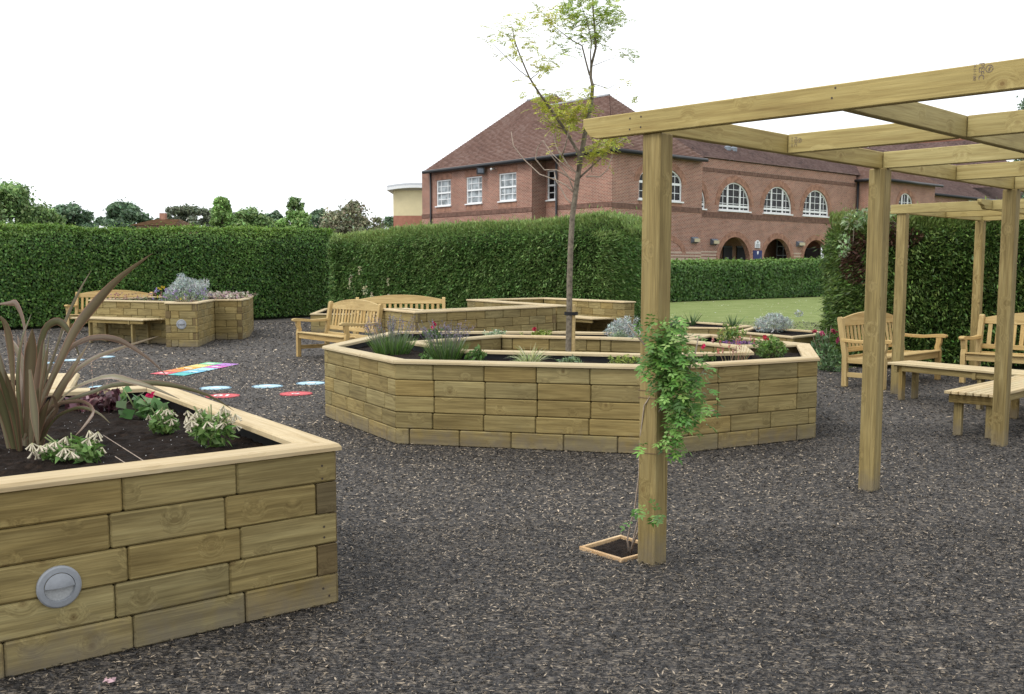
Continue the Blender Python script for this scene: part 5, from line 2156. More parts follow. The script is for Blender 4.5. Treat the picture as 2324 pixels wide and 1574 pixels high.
mb.face([fM((a + b) / 2 + 0.06 * math.cos(t), zt_ - 0.15 + 0.08 * math.sin(t), -0.054) for t in np.linspace(0, 2 * math.pi, 13)[:-1]])
mb.build('printed_lines', M['lamp_grey'], o)
o, a, b, zb_, zt_ = panel(1708.6, 1727.8, 567.6, 587, M['blue_sign'], 'notice_board')
o['label'] = 'dark blue sign with a small white crest'
mb = MB()
cz_ = zt_ - 0.16
ca = (a + b) / 2
mb.face([fM(ca + p * 0.085, cz_ + z * 0.11, -0.054) for p, z in ((-1, 1), (1, 1), (1, -0.1), (0.6, -0.6), (0, -1), (-0.6, -0.6), (-1, -0.1))])
mb.build('crest', M['white_sign'], o)
# bulkhead lamps on the brickwork
def wall_lamp(to3, hit, x0, x1, y0, y1):
    a, zt_ = hit(x0, y0)
    b, zb_ = hit(x1, y1)
    mb = MB()
    P = [(0.0, zb_), (-0.24, zb_ + 0.10), (-0.24, zt_ - 0.14), (-0.06, zt_), (0.0, zt_)]
    A = [to3(a, z, d) for d, z in P]
    B = [to3(b, z, d) for d, z in P]
    mb.face(A)
    mb.face(B[::-1])
    for k in range(5):
        mb.face([A[k], A[(k + 1) % 5], B[(k + 1) % 5], B[k]])
    o = mb.build('wall_lamp', M['lamp_grey'], school)
    mb = MB()
    bars(mb, to3, a + 0.03, b - 0.03, zb_ + 0.08, zb_ + 0.28, -0.275, -0.245)
    mb.build('lamp_glass', M['lamp_glass'], o)
wall_lamp(fU, lambda x, y: hitU(x, y, WU), 1568, 1581, 537, 552)
wall_lamp(fM, lambda x, y: hitU(x, y, VM), 1612, 1625, 541, 556)
wall_lamp(fM, lambda x, y: hitU(x, y, VM), 1806.7, 1820, 547, 559.5)
# floodlight and camera under the left eave
vb, zt_ = hitV(1109, 380, WU)
va, zb_ = hitV(1092, 396, WU)
mb = MB()
cf = bp(WU - 0.35, (va + vb) / 2, (zt_ + zb_) / 2)
fx = (VV * -0.8 - UU * 0.6).normalized()
sx_ = Vector((-fx.y, fx.x, 0))
upx = (Vector((0, 0, 1)) * 0.9 + fx * 0.35).normalized()
mb.box(cf, sx_, fx, Vector((0, 0, 1)), 0.24, 0.16, 0.2)
mb.box(cf - fx * 0.2, sx_, fx, Vector((0, 0, 1)), 0.05, 0.2, 0.05)
fl = mb.build('floodlight', M['gutter'], school)
mb = MB()
c_ = cf + fx * 0.165
mb.face([c_ + sx_ * s_ * 0.17 + Vector((0, 0, t_ * 0.13)) for s_, t_ in ((-1, -1), (1, -1), (1, 1), (-1, 1))])
mb.build('lamp_glass', M['lamp_grey'], fl)
va, zc_ = hitV(1122, 383, WU)
mb = MB()
mb.tube([bp(WU, va, zc_), bp(WU - 0.25, va, zc_), bp(WU - 0.42, va - 0.2, zc_ - 0.06)], [0.05, 0.06, 0.075], 8)
mb.build('security_camera', M['white'], school, smooth=True)
# --- second projecting block further right
VB = -0.6
UB0, UB1 = 26.9, 35.6
ZE2 = 7.92
fB = lambda a, z, d: bp(a, VB + WU + d, z)
ua, _ = hitU(2039, 450, VB + WU)
ub, _ = hitU(2072, 450, VB + WU)
zc = hitU(2056, 438, VB + WU)[1]
wall_face('wall', fB, UB0 + WU, UB1, 0, ZE2, [arched(ua, ub, zc - 2.6, zc - 0.9, zc)], M['brick'], school)
arch_window(fB, ua, ub, zc - 2.6, zc - 0.9, zc, school, M['glass_dark'])
arch_ring(fB, ua, ub, zc - 0.9, zc, school, 0.36)
fB2 = lambda a, z, d: bp(UB0 + WU + d, a, z)
wall_face('wall', fB2, VB + WU, VM + 0.2, 0, ZE2, [], M['brick'], school)
# far right wing with white windows
fC = lambda a, z, d: bp(a, 1.0 + d, z)
ua, zt_ = hitU(2200, 424, 1.0)
ub, zb_ = hitU(2275, 452, 1.0)
wall_face('wall', fC, UB1 - 1, 58, 0, 7.4, [rect(ua, ub, zb_ - 1.2, min(7.3, zt_))], M['brick'], school)
mb = MB()
zt_ = min(7.3, zt_)
for k in range(5):
    x = ua + (ub - ua) * k / 4
    bars(mb, fC, x - 0.10, x + 0.10, zb_ - 1.2, zt_, 0.03, 0.12)
for t in (0.0, 0.33, 0.42, 0.70, 1.0):
    z_ = zb_ - 1.2 + (zt_ - zb_ + 1.2) * t
    bars(mb, fC, ua, ub, z_ - 0.10, z_ + 0.10, 0.031, 0.121)
for k in range(16):
    x = ua + (ub - ua) * k / 16
    bars(mb, fC, x - 0.025, x + 0.025, zb_ - 1.2, zt_, 0.05, 0.11)
o = mb.build('window', M['white'], school)
mb = MB()
mb.face([fC(ua, zb_ - 1.2, 0.125), fC(ub, zb_ - 1.2, 0.125), fC(ub, zt_, 0.125), fC(ua, zt_, 0.125)])
mb.build('pane', M['glass_dark'], o)

# --- roofs
def roof(name, faces, mat):
    mb = MB()
    for f in faces:
        tiled(mb, *f)
    o = mb.build(name, mat, school)
    o['kind'] = 'stuff'
    return o
LW = (deep(957, 388, 66.3) - K0).dot(VV)
h1 = 3.98
rise1 = h1 * 0.93
E0 = ZE + 0.02
pk1 = bp(h1, h1, E0 + rise1)
# corner block: ridge runs back along the wing
R_end = bp(h1, LW - 5.0, E0 + rise1)
roof('roof', [(bp(0, LW * 0.62, E0), bp(0, 0, E0), pk1, bp(h1, LW * 0.62, E0 + rise1)),
              (bp(0, 0, E0), bp(2 * h1, 0, E0), pk1, pk1),
              (bp(2 * h1, 0, E0), bp(2 * h1, LW * 0.7, E0), bp(h1, LW * 0.7, E0 + rise1), pk1)], M['tile'])
h2_ = 4.75
rise2 = h2_ * 0.93
E1 = ZE + 0.045
vA, vB = LW - h2_, (hitV(1262, 229, h2_))[0]
v0r = vB - h2_
roof('roof', [(bp(-0.01, LW, E1), bp(-0.01, v0r, E1), bp(h2_, vB, E1 + rise2), bp(h2_, vA, E1 + rise2)),
              (bp(2 * h2_, LW, E1), bp(-0.01, LW, E1), bp(h2_, vA, E1 + rise2), bp(h2_, vA, E1 + rise2)),
              (bp(-0.01, v0r, E1), bp(2 * h2_, v0r, E1), bp(h2_, vB, E1 + rise2), bp(h2_, vB, E1 + rise2)),
              (bp(2 * h2_, v0r, E1), bp(2 * h2_, LW, E1), bp(h2_, vA, E1 + rise2), bp(h2_, vB, E1 + rise2))], M['tile'])
# arcade roof
rr_ = 2.1
roof('roof', [(bp(BW - 0.3, VM - 0.12, ZM + 0.03), bp(UE + 4, VM - 0.12, ZM + 0.03), bp(UE + 4, VM + rr_, ZM + 1.75), bp(BW - 0.3, VM + rr_, ZM + 1.75)),
              (bp(UE + 4, VM + 2 * rr_, ZM + 0.03), bp(BW - 0.3, VM + 2 * rr_, ZM + 0.03), bp(BW - 0.3, VM + rr_, ZM + 1.75), bp(UE + 4, VM + rr_, ZM + 1.75))], M['tile_brown'])
# second block roof
h3 = (UB1 + 0.4 - UB0) / 2
r3 = h3 * 0.72
pk3 = bp(UB0 + h3, VB + h3, ZE2 + 0.03 + r3)
roof('roof', [(bp(UB0, 16, ZE2 + 0.03), bp(UB0, VB, ZE2 + 0.03), pk3, bp(UB0 + h3, 16, ZE2 + 0.03 + r3)),
              (bp(UB0, VB, ZE2 + 0.03), bp(UB1 + 0.4, VB, ZE2 + 0.03), pk3, pk3),
              (bp(UB1 + 0.4, VB, ZE2 + 0.03), bp(UB1 + 0.4, 16, ZE2 + 0.03), bp(UB0 + h3, 16, ZE2 + 0.03 + r3), pk3)], M['tile'])
roof('roof', [(bp(UB1 + 0.2, 0.7, 7.45), bp(59, 0.7, 7.45), bp(59, 5.5, 11.3), bp(UB1 + 0.2, 5.5, 11.3))], M['tile_brown'])
# rear roof ridge glimpsed between pergola beams
ra_, rb_ = deep(1972, 331, 96), deep(2215, 313, 90)
dn = Vector((0.0, -5.5, -4.6))
roof('roof', [(ra_ + dn + Vector((-3, 0, 0)), rb_ + dn + Vector((3, 0, 0)), rb_, ra_)], M['tile_brown'])
mb = MB()
mb.tube([ra_, rb_], 0.14, 6)
mb.build('ridge_tiles', M['brick_orange'], school)
# ridge and hip cappings
mb = MB()
mb.tube([pk1, bp(h1, vB, E0 + rise1)], 0.10, 6)
mb.build('ridge_tiles', M['lead'], school)
mb = MB()
mb.tube([bp(h2_, vA, E1 + rise2), bp(h2_, vB, E1 + rise2)], 0.10, 6)
mb.build('ridge_tiles', M['lead'], school)
# gutters and downpipes
def gutter(p, q, name='gutter', r=0.11):
    mb = MB()
    mb.tube([p, q], r, 8)
    mb.build(name, M['gutter'], school, smooth=True)
gutter(bp(-0.05, -0.05, ZE - 0.04), bp(-0.05, LW + 0.1, ZE - 0.04))
gutter(bp(-0.05, -0.05, ZE - 0.04), bp(2 * h1 + 0.05, -0.05, ZE - 0.04))
gutter(bp(UB0 - 0.05, VB, ZE2 - 0.04), bp(UB0 - 0.05, VM, ZE2 - 0.04))
gutter(bp(UB0, VB - 0.05, ZE2 - 0.04), bp(UB1 + 0.4, VB - 0.05, ZE2 - 0.04))
gutter(bp(UB1 + 0.3, 0.65, 7.42), bp(58, 0.65, 7.42))
gutter(bp(WU - 0.1, LW - 0.35, ZE - 0.1), bp(WU - 0.1, LW - 0.35, 0), 'downpipe', 0.06)
gutter(bp(WU - 0.1, v_rec1 - 0.05, ZE - 0.1), bp(WU - 0.1, v_rec1 - 0.05, 0), 'downpipe', 0.06)
gutter(bp(UB0 + WU - 0.12, VM - 0.1, ZE2 - 0.1), bp(UB0 + WU - 0.12, VM - 0.1, 0), 'downpipe', 0.08)
# soffit over the recess
mb = MB()
mb.face([bp(0.0, -0.0, ZE - 0.01), bp(0.0, LW, ZE - 0.01), bp(2.6, LW, ZE - 0.01), bp(2.6, 0, ZE - 0.01)])
mb.face([bp(0.0, 0.0, ZE - 0.013), bp(2 * h1, 0.0, ZE - 0.013), bp(2 * h1, 1.0, ZE - 0.013), bp(0, 1.0, ZE - 0.013)])
mb.build('soffit', M['gutter'], school)
# a pair of grey cowls on the arcade roof
for (x, y) in ((1653, 352), (1667, 354)):
    u_, z_ = hitU(x, y, VM + 0.9)
    b_ = bp(u_, VM + 0.9, z_)
    mb = MB()
    mb.tube([b_ - Vector((0, 0, 0.5)), b_ + Vector((0, 0, 0.1)), b_ + Vector((-0.02, 0, 0.12)), b_ + Vector((-0.06, 0, 0.30)), b_ + Vector((-0.06, 0, 0.52)), b_ + Vector((-0.06, 0, 0.60))], [0.09, 0.09, 0.11, 0.21, 0.23, 0.08], 12)
    mb.build('roof_cowl', M['galv'], school, smooth=False)

# thin cable across the sky
mb = MB()
ca_, cb_ = deep(-60, 205, 45), deep(420, 279, 60)
mb.tube([ca_.lerp(cb_, t) - Vector((0, 0, 0.5 * 4 * t * (1 - t) * 0.3)) for t in np.linspace(0, 1.6, 20)], 0.006, 5)
tag(mb.build('overhead_cable', M['lamp_grey']), 'thin grey cable crossing the sky at upper left', 'cable')


# ------------------------------------------------------------------ plants
def blades_np(B, D0, L, W, droop, seg=4, tip=0.06):
    """arching blades: base points, start directions, length, width, droop"""
    n = len(B)
    D0 = unit(D0)
    side = unit(np.cross(D0, np.tile([0, 0, 1.0], (n, 1))) + rand_dirs(n) * 0.5)
    side = unit(side - D0 * np.sum(side * D0, axis=1, keepdims=True))
    pts = []
    p = B.copy()
    d = D0.copy()
    st = (L / seg)[:, None]
    for k in range(seg + 1):
        t = k / seg
        w_ = W * (1 - t ** 1.6) + W * tip
        if k == 0:
            w_ = W * 0.65
        pts.append((p - side * w_[:, None] / 2, p + side * w_[:, None] / 2))
        p = p + d * st
        d = unit(d + np.array([0, 0, -1.0]) * (droop / seg)[:, None])
    V = np.stack([q for pr in pts for q in pr], axis=1)
    m = 2 * (seg + 1)
    idx = np.arange(n)[:, None] * m
    Fc = []
    for k in range(seg):
        Fc.append(np.concatenate([idx + 2 * k, idx + 2 * k + 1, idx + 2 * k + 3, idx + 2 * k + 2], 1))
    return V.reshape(-1, 3), np.concatenate(Fc), m, np.stack([(a_ + b_) / 2 for a_, b_ in pts], 1)


def tuft(name, label, cat, base, n, L, W, spread, cols, droop=0.6, seed=1, group=None, foot=0.05, seg=4, parent=None, part='foliage', lean=(0, 0)):
    global rng
    keep = rng
    rng = np.random.default_rng(seed)
    T = thing(name, label, cat, base, 0, group) if parent is None else parent
    a_ = rng.uniform(0, 2 * math.pi, n)
    r = np.sqrt(rng.uniform(0, 1, n))
    B = np.array(base) + np.stack([np.cos(a_) * r * foot, np.sin(a_) * r * foot, np.zeros(n) - 0.02], 1)
    D0 = np.stack([np.cos(a_) * r * spread + rng.normal(0, 0.1, n) + lean[0], np.sin(a_) * r * spread + rng.normal(0, 0.1, n) + lean[1], np.ones(n)], 1)
    Ls = L * rng.uniform(0.6, 1.15, n)
    V, Fc, m, mid = blades_np(B, D0, Ls, W * rng.uniform(0.7, 1.2, n), droop * rng.uniform(0.5, 1.5, n), seg)
    np_mesh(part, V, Fc, M['leaf'], T, cols=np.repeat(jitter_cols(n, cols, 0.2), m, 0))
    rng = keep
    return T, mid[:, -1]


def blossoms(parent, pts, size, cols, name='flowers', k=6, seed=3, mat='petal'):
    """small many-petalled flower heads at the given points"""
    global rng
    keep = rng
    rng = np.random.default_rng(seed)
    pts = np.asarray(pts, float)
    C = np.repeat(pts, k, 0) + rng.normal(0, size * 0.28, (len(pts) * k, 3))
    D = rand_dirs(len(C))
    V, Fc = leaves_np(C, D, np.cross(D, rand_dirs(len(C))), size * rng.uniform(0.6, 1.2, len(C)), size * 0.55, 0.25)
    o_ = np_mesh(name, V, Fc, M[mat], parent, cols=np.repeat(np.repeat(jitter_cols(len(pts), cols, 0.18), k, 0), 4, 0))
    if len(pts) > 4:
        o_['kind'] = 'stuff'
    rng = keep


def lavender(label, base, r, h, seed):
    T, tips = tuft('lavender', label, 'lavender', base, 620, h * 0.80, 0.007, 0.62, [(0.11, 0.21, 0.045), (0.15, 0.27, 0.06), (0.085, 0.165, 0.04), (0.17, 0.24, 0.11)], droop=0.12, seed=seed, group='lavender bushes', foot=r * 0.62)
    global rng
    keep = rng
    rng = np.random.default_rng(seed + 1)
    n = 95
    a_ = rng.uniform(0, 2 * math.pi, n)
    q = np.sqrt(rng.uniform(0, 1, n))
    B = np.array(base) + np.stack([np.cos(a_) * q * r * 0.5, np.sin(a_) * q * r * 0.5, np.zeros(n)], 1)
    D0 = np.stack([np.cos(a_) * q * 0.55 + rng.normal(0, 0.10, n), np.sin(a_) * q * 0.55 + rng.normal(0, 0.10, n), np.ones(n)], 1)
    Ls = h * rng.uniform(0.95, 1.45, n)
    V, Fc, m, mid = blades_np(B, D0, Ls, np.full(n, 0.0035), np.full(n, 0.05), 3, 0.8)
    np_mesh('flower_stalks', V, Fc, M['leaf'], T, cols=np.repeat(jitter_cols(n, [(0.16, 0.20, 0.13), (0.20, 0.20, 0.16)], 0.15), m, 0))
    tips = mid[:, -1]
    dirs = unit(mid[:, -1] - mid[:, -2])
    C, Dd, cc = [], [], []
    for k in range(7):
        C.append(tips - dirs * (0.012 * k) + rng.normal(0, 0.004, (n, 3)))
    C = np.concatenate(C)
    Dd = np.tile(dirs, (7, 1)) * 0.6 + rand_dirs(len(C))
    V, Fc = leaves_np(C, Dd, np.cross(Dd, rand_dirs(len(C))), rng.uniform(0.012, 0.022, len(C)), 0.010, 0.2)
    sp_ = np_mesh('flower_spikes', V, Fc, M['petal'], T, cols=np.repeat(jitter_cols(len(C), [(0.22, 0.185, 0.27), (0.28, 0.23, 0.33), (0.17, 0.15, 0.19)], 0.2), 4, 0))
    sp_['kind'] = 'stuff'
    rng = keep
    return T


TS = T2 - 0.06      # soil level in the round planter
lavender('lavender bush at the left corner of the round planter', (-1.27, 10.62, TS), 0.27, 0.30, 61)
lavender('lavender bush right of the first, nearer the tree', (-0.66, 9.98, TS), 0.22, 0.29, 63)


def bush(label, base, r, h, cols, seed, n=1500, lsize=0.05, aspect=0.3, name='silver_bush', cat='shrub', group=None, upright=0.3):
    b = base
    rb_ = np.random.default_rng(seed + 900)
    return leafy(name, label, cat, base, [(b[0], b[1], b[2] + h * 0.45, r * 0.8, r * 0.8, h * 0.5), (b[0] - r * 0.45, b[1], b[2] + h * 0.35, r * 0.5, r * 0.5, h * 0.38), (b[0] + r * 0.45, b[1] - r * 0.1, b[2] + h * 0.38, r * 0.5, r * 0.5, h * 0.42), (b[0], b[1], b[2] + h * 0.75, r * 0.5, r * 0.5, h * 0.28)] + [(b[0] + r * rb_.normal(0, 0.55), b[1] + r * rb_.normal(0, 0.4), b[2] + h * rb_.uniform(0.45, 1.0), r * 0.2, r * 0.2, h * 0.2) for _ in range(9)],
                 n, lsize, aspect, cols, seed=seed, group=group, upright=upright,
                 stems=[([(b[0], b[1], b[2] - 0.03), (b[0] + s_ * r * 0.3, b[1], b[2] + h * 0.3), (b[0] + s_ * r * 0.6, b[1] + 0.02, b[2] + h * 0.6)], [0.008, 0.006, 0.003]) for s_ in (-1, 0, 1)])


SILVER = [(0.40, 0.45, 0.42), (0.50, 0.55, 0.52), (0.30, 0.35, 0.32), (0.58, 0.62, 0.60)]
bush('silver santolina bush in the back of the round planter', (1.36, 12.42, TS), 0.25, 0.29, SILVER, 71, n=1700, lsize=0.045, aspect=0.22)
bush('grey green herb in front of the silver santolina', (1.30, 12.05, TS), 0.13, 0.15, [(0.24, 0.32, 0.20), (0.30, 0.37, 0.25)], 72, n=500, lsize=0.04, name='herb', cat='herb')
q = at(1752, 752, 0.40)
bush('round silver bush in the low planter by the lawn', (q.x, q.y - 0.1, 0.39), 0.40, 0.36, SILVER, 73, n=2600, lsize=0.06, aspect=0.2)
GREENS = [(0.10, 0.19, 0.045), (0.14, 0.25, 0.06), (0.075, 0.145, 0.035)]
LIME = [(0.26, 0.33, 0.07), (0.34, 0.40, 0.10), (0.20, 0.27, 0.05)]
o = bush('leafy green bush with one red bloom at the right of the round planter', (2.62, 10.12, TS), 0.17, 0.21, [(0.16, 0.27, 0.06), (0.22, 0.34, 0.09), (0.11, 0.2, 0.05)], 74, n=620, lsize=0.045, aspect=0.42, name='rose_bush', cat='bush')
blossoms(o, [(2.53, 10.0, TS + 0.215)], 0.05, [(0.42, 0.03, 0.05)], k=14, seed=5)
o = bush('tall light green herb behind the right end of the round planter', (2.50, 11.5, TS), 0.16, 0.24, LIME + GREENS, 75, n=560, lsize=0.05, aspect=0.3, name='herb', cat='herb')
tuft('variegated_grass', 'cream and green variegated grass in the round planter', 'grass', (0.16, 9.28, TS), 150, 0.24, 0.010, 1.0, [(0.45, 0.48, 0.24), (0.30, 0.40, 0.13), (0.55, 0.55, 0.33)], droop=1.2, seed=76, foot=0.04)
bush('small bright lime mound in the round planter near the vine post', (0.98, 8.98, TS), 0.13, 0.12, LIME, 77, n=500, lsize=0.03, aspect=0.35, name='sedum', cat='plant')
bush('small grey green seedling patch right of the variegated grass', (0.52, 9.02, TS), 0.13, 0.10, [(0.22, 0.29, 0.17), (0.16, 0.24, 0.10)], 78, n=200, lsize=0.045, name='seedling', cat='plant')
bush('small leafy seedling between lavender and variegated grass', (-0.34, 9.42, TS), 0.11, 0.16, GREENS, 79, n=130, lsize=0.06, aspect=0.5, name='seedling', cat='plant')
bush('small seedling between the two lavender bushes', (-0.80, 9.32, TS), 0.06, 0.11, GREENS, 80, n=60, lsize=0.05, aspect=0.5, name='seedling', cat='plant')
o = bush('yellow green foliage under the young tree', (0.35, 12.55, TS), 0.14, 0.13, LIME, 81, n=300, lsize=0.05, aspect=0.4, name='herb', cat='herb')
blossoms(o, [(0.28, 12.5, TS + 0.15)], 0.045, [(0.50, 0.03, 0.07)], k=16, seed=6)
o = bush('red flowered plant beyond the first lavender', (-1.0, 12.72, TS), 0.12, 0.14, GREENS, 82, n=240, lsize=0.055, aspect=0.5, name='geranium', cat='flower')
blossoms(o, [(-1.0, 12.66, TS + 0.17), (-0.98, 12.66, TS + 0.21)], 0.05, [(0.52, 0.03, 0.09)], k=14, seed=7)
bush('pale variegated thyme clump in the back of the round planter', (-0.20, 12.74, TS), 0.16, 0.13, [(0.34, 0.42, 0.26), (0.42, 0.48, 0.34), (0.22, 0.32, 0.15)], 83, n=420, lsize=0.035, aspect=0.5, name='thyme', cat='herb')
o = bush('small purple flowered mat beside the cross boards of the round planter', (2.55, 11.0, TS), 0.22, 0.07, [(0.10, 0.12, 0.05), (0.14, 0.08, 0.12)], 84, n=380, lsize=0.03, name='purple_flowers', cat='flowers')
blossoms(o, [(2.35 + 0.4 * random.random(), 10.85 + 0.5 * random.random(), TS + 0.08) for _ in range(70)], 0.025, [(0.22, 0.10, 0.28), (0.28, 0.15, 0.33)], seed=8)
T_, tips = tuft('persicaria', 'pinkish flower spikes right of the vine post', 'flower', (2.12, 9.55, TS), 26, 0.26, 0.005, 0.5, [(0.42, 0.26, 0.15), (0.35, 0.28, 0.14)], droop=0.15, seed=85, foot=0.10)
blossoms(T_, np.concatenate([tips[:12] - [0, 0, 0.014 * k] for k in range(4)]), 0.018, [(0.52, 0.13, 0.13), (0.58, 0.33, 0.28)], seed=9)
o = bush('low green plant with a red bloom beyond the vine', (1.86, 9.72, TS), 0.14, 0.09, GREENS, 86, n=160, lsize=0.06, aspect=0.5, name='geranium', cat='flower')
blossoms(o, [(1.82, 9.50, TS + 0.17)], 0.04, [(0.50, 0.03, 0.08)], k=12, seed=10)
STRAP = [(0.055, 0.11, 0.035), (0.075, 0.14, 0.045)]
for (x, y, lab, sd_) in ((1571, 737, 'dark strappy plant, left one of two in the low lawn-edge planter', 87), (1662, 745, 'dark strappy plant, right one of two in the low lawn-edge planter', 88)):
    q = at(x, y, 0.40)
    tuft('strappy_plant', lab, 'plant', (q.x, q.y, 0.39), 30, 0.33, 0.028, 0.75, STRAP, droop=0.35, seed=sd_, foot=0.05, group='strappy plants')
# valerian at the foot of the right hedge
o = leafy('valerian', 'red valerian growing at the foot of the right hedge', 'flower', (4.82, 15.35, 0),
          [(4.82, 15.35, 0.22, 0.20, 0.16, 0.22), (4.95, 15.3, 0.15, 0.2, 0.15, 0.16), (4.75, 15.4, 0.42, 0.14, 0.12, 0.2)], 560, 0.085, 0.32, [(0.14, 0.24, 0.10), (0.19, 0.30, 0.14), (0.10, 0.17, 0.07)], seed=89, upright=0.4,
          stems=[([(4.8, 15.35, 0), (4.6 + 0.07 * k, 15.35, 0.55 + 0.04 * k)], [0.006, 0.004]) for k in range(5)])
blossoms(o, [(4.62, 15.3, 0.62), (4.72, 15.3, 0.58), (4.9, 15.3, 0.62), (4.97, 15.3, 0.48)], 0.065, [(0.34, 0.05, 0.09), (0.40, 0.09, 0.13)], k=16, seed=11)
# far zigzag planter
Z3 = 0.82
o = bush('large silver leaved bush in the far zigzag planter', (-7.20, 22.3, Z3), 0.52, 0.56, SILVER, 91, n=3600, lsize=0.085, aspect=0.16)
o = bush('purple daisies right and left of the silver bush, far planter', (-7.15, 21.95, Z3), 0.60, 0.26, [(0.20, 0.28, 0.16), (0.26, 0.33, 0.2)], 92, n=900, lsize=0.06, aspect=0.3, name='daisies', cat='flowers')
blossoms(o, [(-7.15 + random.uniform(-0.65, 0.65), 21.8 + random.uniform(-0.25, 0.2), Z3 + random.uniform(0.08, 0.33)) for _ in range(48)], 0.042, [(0.30, 0.24, 0.42), (0.36, 0.30, 0.48)], seed=12)
blossoms(o, [(-7.62, 21.9, Z3 + 0.36), (-7.58, 21.9, Z3 + 0.34), (-7.7, 21.85, Z3 + 0.15), (-7.1, 21.6, Z3 + 0.12), (-7.65, 21.9, Z3 + 0.33)], 0.06, [(0.55, 0.42, 0.04)], name='yellow_flowers', seed=13)
tuft('tan_grass', 'tan hair grass spilling over the front of the far zigzag planter', 'grass', (-6.72, 20.75, Z3), 420, 0.30, 0.006, 1.5, [(0.46, 0.34, 0.20), (0.38, 0.27, 0.15)], droop=1.6, seed=93, foot=0.14)
o = bush('white and maroon flowered mat along the far planter edge', (-6.55, 23.6, Z3), 0.45, 0.19, [(0.16, 0.20, 0.10), (0.16, 0.09, 0.09), (0.24, 0.28, 0.15)], 94, n=1300, lsize=0.05, aspect=0.4, name='flower_mat', cat='flowers')
blossoms(o, [(-6.6 + random.uniform(-0.42, 0.42), 23.3 + random.uniform(-0.9, 0.7), Z3 + random.uniform(0.08, 0.22)) for _ in range(150)], 0.05, [(0.55, 0.50, 0.42), (0.50, 0.36, 0.36)], seed=14)
o = bush('thin pink flowers at the left end of the far planter', (-8.3, 22.3, Z3), 0.45, 0.10, [(0.15, 0.19, 0.08), (0.19, 0.17, 0.09)], 95, n=260, lsize=0.05, aspect=0.3, name='pink_flowers', cat='flowers')
blossoms(o, [(-8.3 + random.uniform(-0.65, 0.6), 22.2 + random.uniform(-0.25, 0.4), Z3 + random.uniform(0.07, 0.24)) for _ in range(55)], 0.034, [(0.34, 0.14, 0.15), (0.42, 0.27, 0.25)], seed=15)
# tall grass behind the bench
T_, tips = tuft('tall_grass', 'thin tall grass stalks rising behind the benches before the hedge', 'grass', (-3.2, 22.4, 0.0), 9, 1.45, 0.008, 0.28, [(0.36, 0.38, 0.19)], droop=0.35, seed=96, foot=0.06, seg=6)
blossoms(T_, np.concatenate([tips - [0, 0, 0.06 * k] for k in range(3)]), 0.055, [(0.42, 0.40, 0.24)], name='seed_heads', k=5, seed=16)

# --- near planter
TS1 = 5 * 0.145 - 0.075


def flax_leaf(parent, pts, width, col, edge, seed, fold=0.18):
    """one strap leaf along a path; pale edge strips"""
    P = [Vector(p) for p in pts]
    # smooth the path
    n = 18
    tt = np.linspace(0, len(P) - 1, n)
    def cr(t):
        i = min(int(t), len(P) - 2)
        f = t - i
        p0, p1_, p2, p3 = P[max(i - 1, 0)], P[i], P[i + 1], P[min(i + 2, len(P) - 1)]
        return 0.5 * ((2 * p1_) + (p2 - p0) * f + (2 * p0 - 5 * p1_ + 4 * p2 - p3) * f * f + (3 * p1_ - p0 - 3 * p2 + p3) * f ** 3)
    Q = [cr(t) for t in tt]
    r = np.random.default_rng(seed)
    view = Vector((0.25 * r.normal(), -1, 0.25 + 0.2 * r.normal())).normalized()
    V, Fc, cols = [], [], []
    for k, q_ in enumerate(Q):
        d = (Q[min(k + 1, n - 1)] - Q[max(k - 1, 0)]).normalized()
        s = d.cross(view)
        if s.length < 0.05:
            s = Vector((1, 0, 0))
        s.normalize()
        tw = 0.5 * math.sin(k / n * 3 + seed)
        nn = d.cross(s)
        s = (s * math.cos(tw) + nn * math.sin(tw)).normalized()
        nn = d.cross(s)
        t = k / (n - 1)
        w_ = width * (0.55 + 0.9 * t if t < 0.5 else 1.0) * min(1.0, (1 - t) * 2.6 + 0.04)
        row = []
        for f, nf, c in ((-1, 1, edge), (-0.80, 0.8, col), (0, 0, tuple(min(1, x * 1.35) for x in (col[0], col[1] * 1.08, col[2]))), (0.80, 0.8, col), (1, 1, edge)):
            V.append(q_ + s * (w_ / 2 * f) + nn * (w_ * fold * nf))
            cols.append(c)
    for k in range(n - 1):
        for j in range(4):
            a_ = k * 5 + j
            Fc.append((a_, a_ + 1, a_ + 6, a_ + 5))
    o = np_mesh('leaf', np.array([tuple(v_) for v_ in V]), np.array(Fc), M['flax'], parent, cols=np.array(cols), smooth=True)
    return o


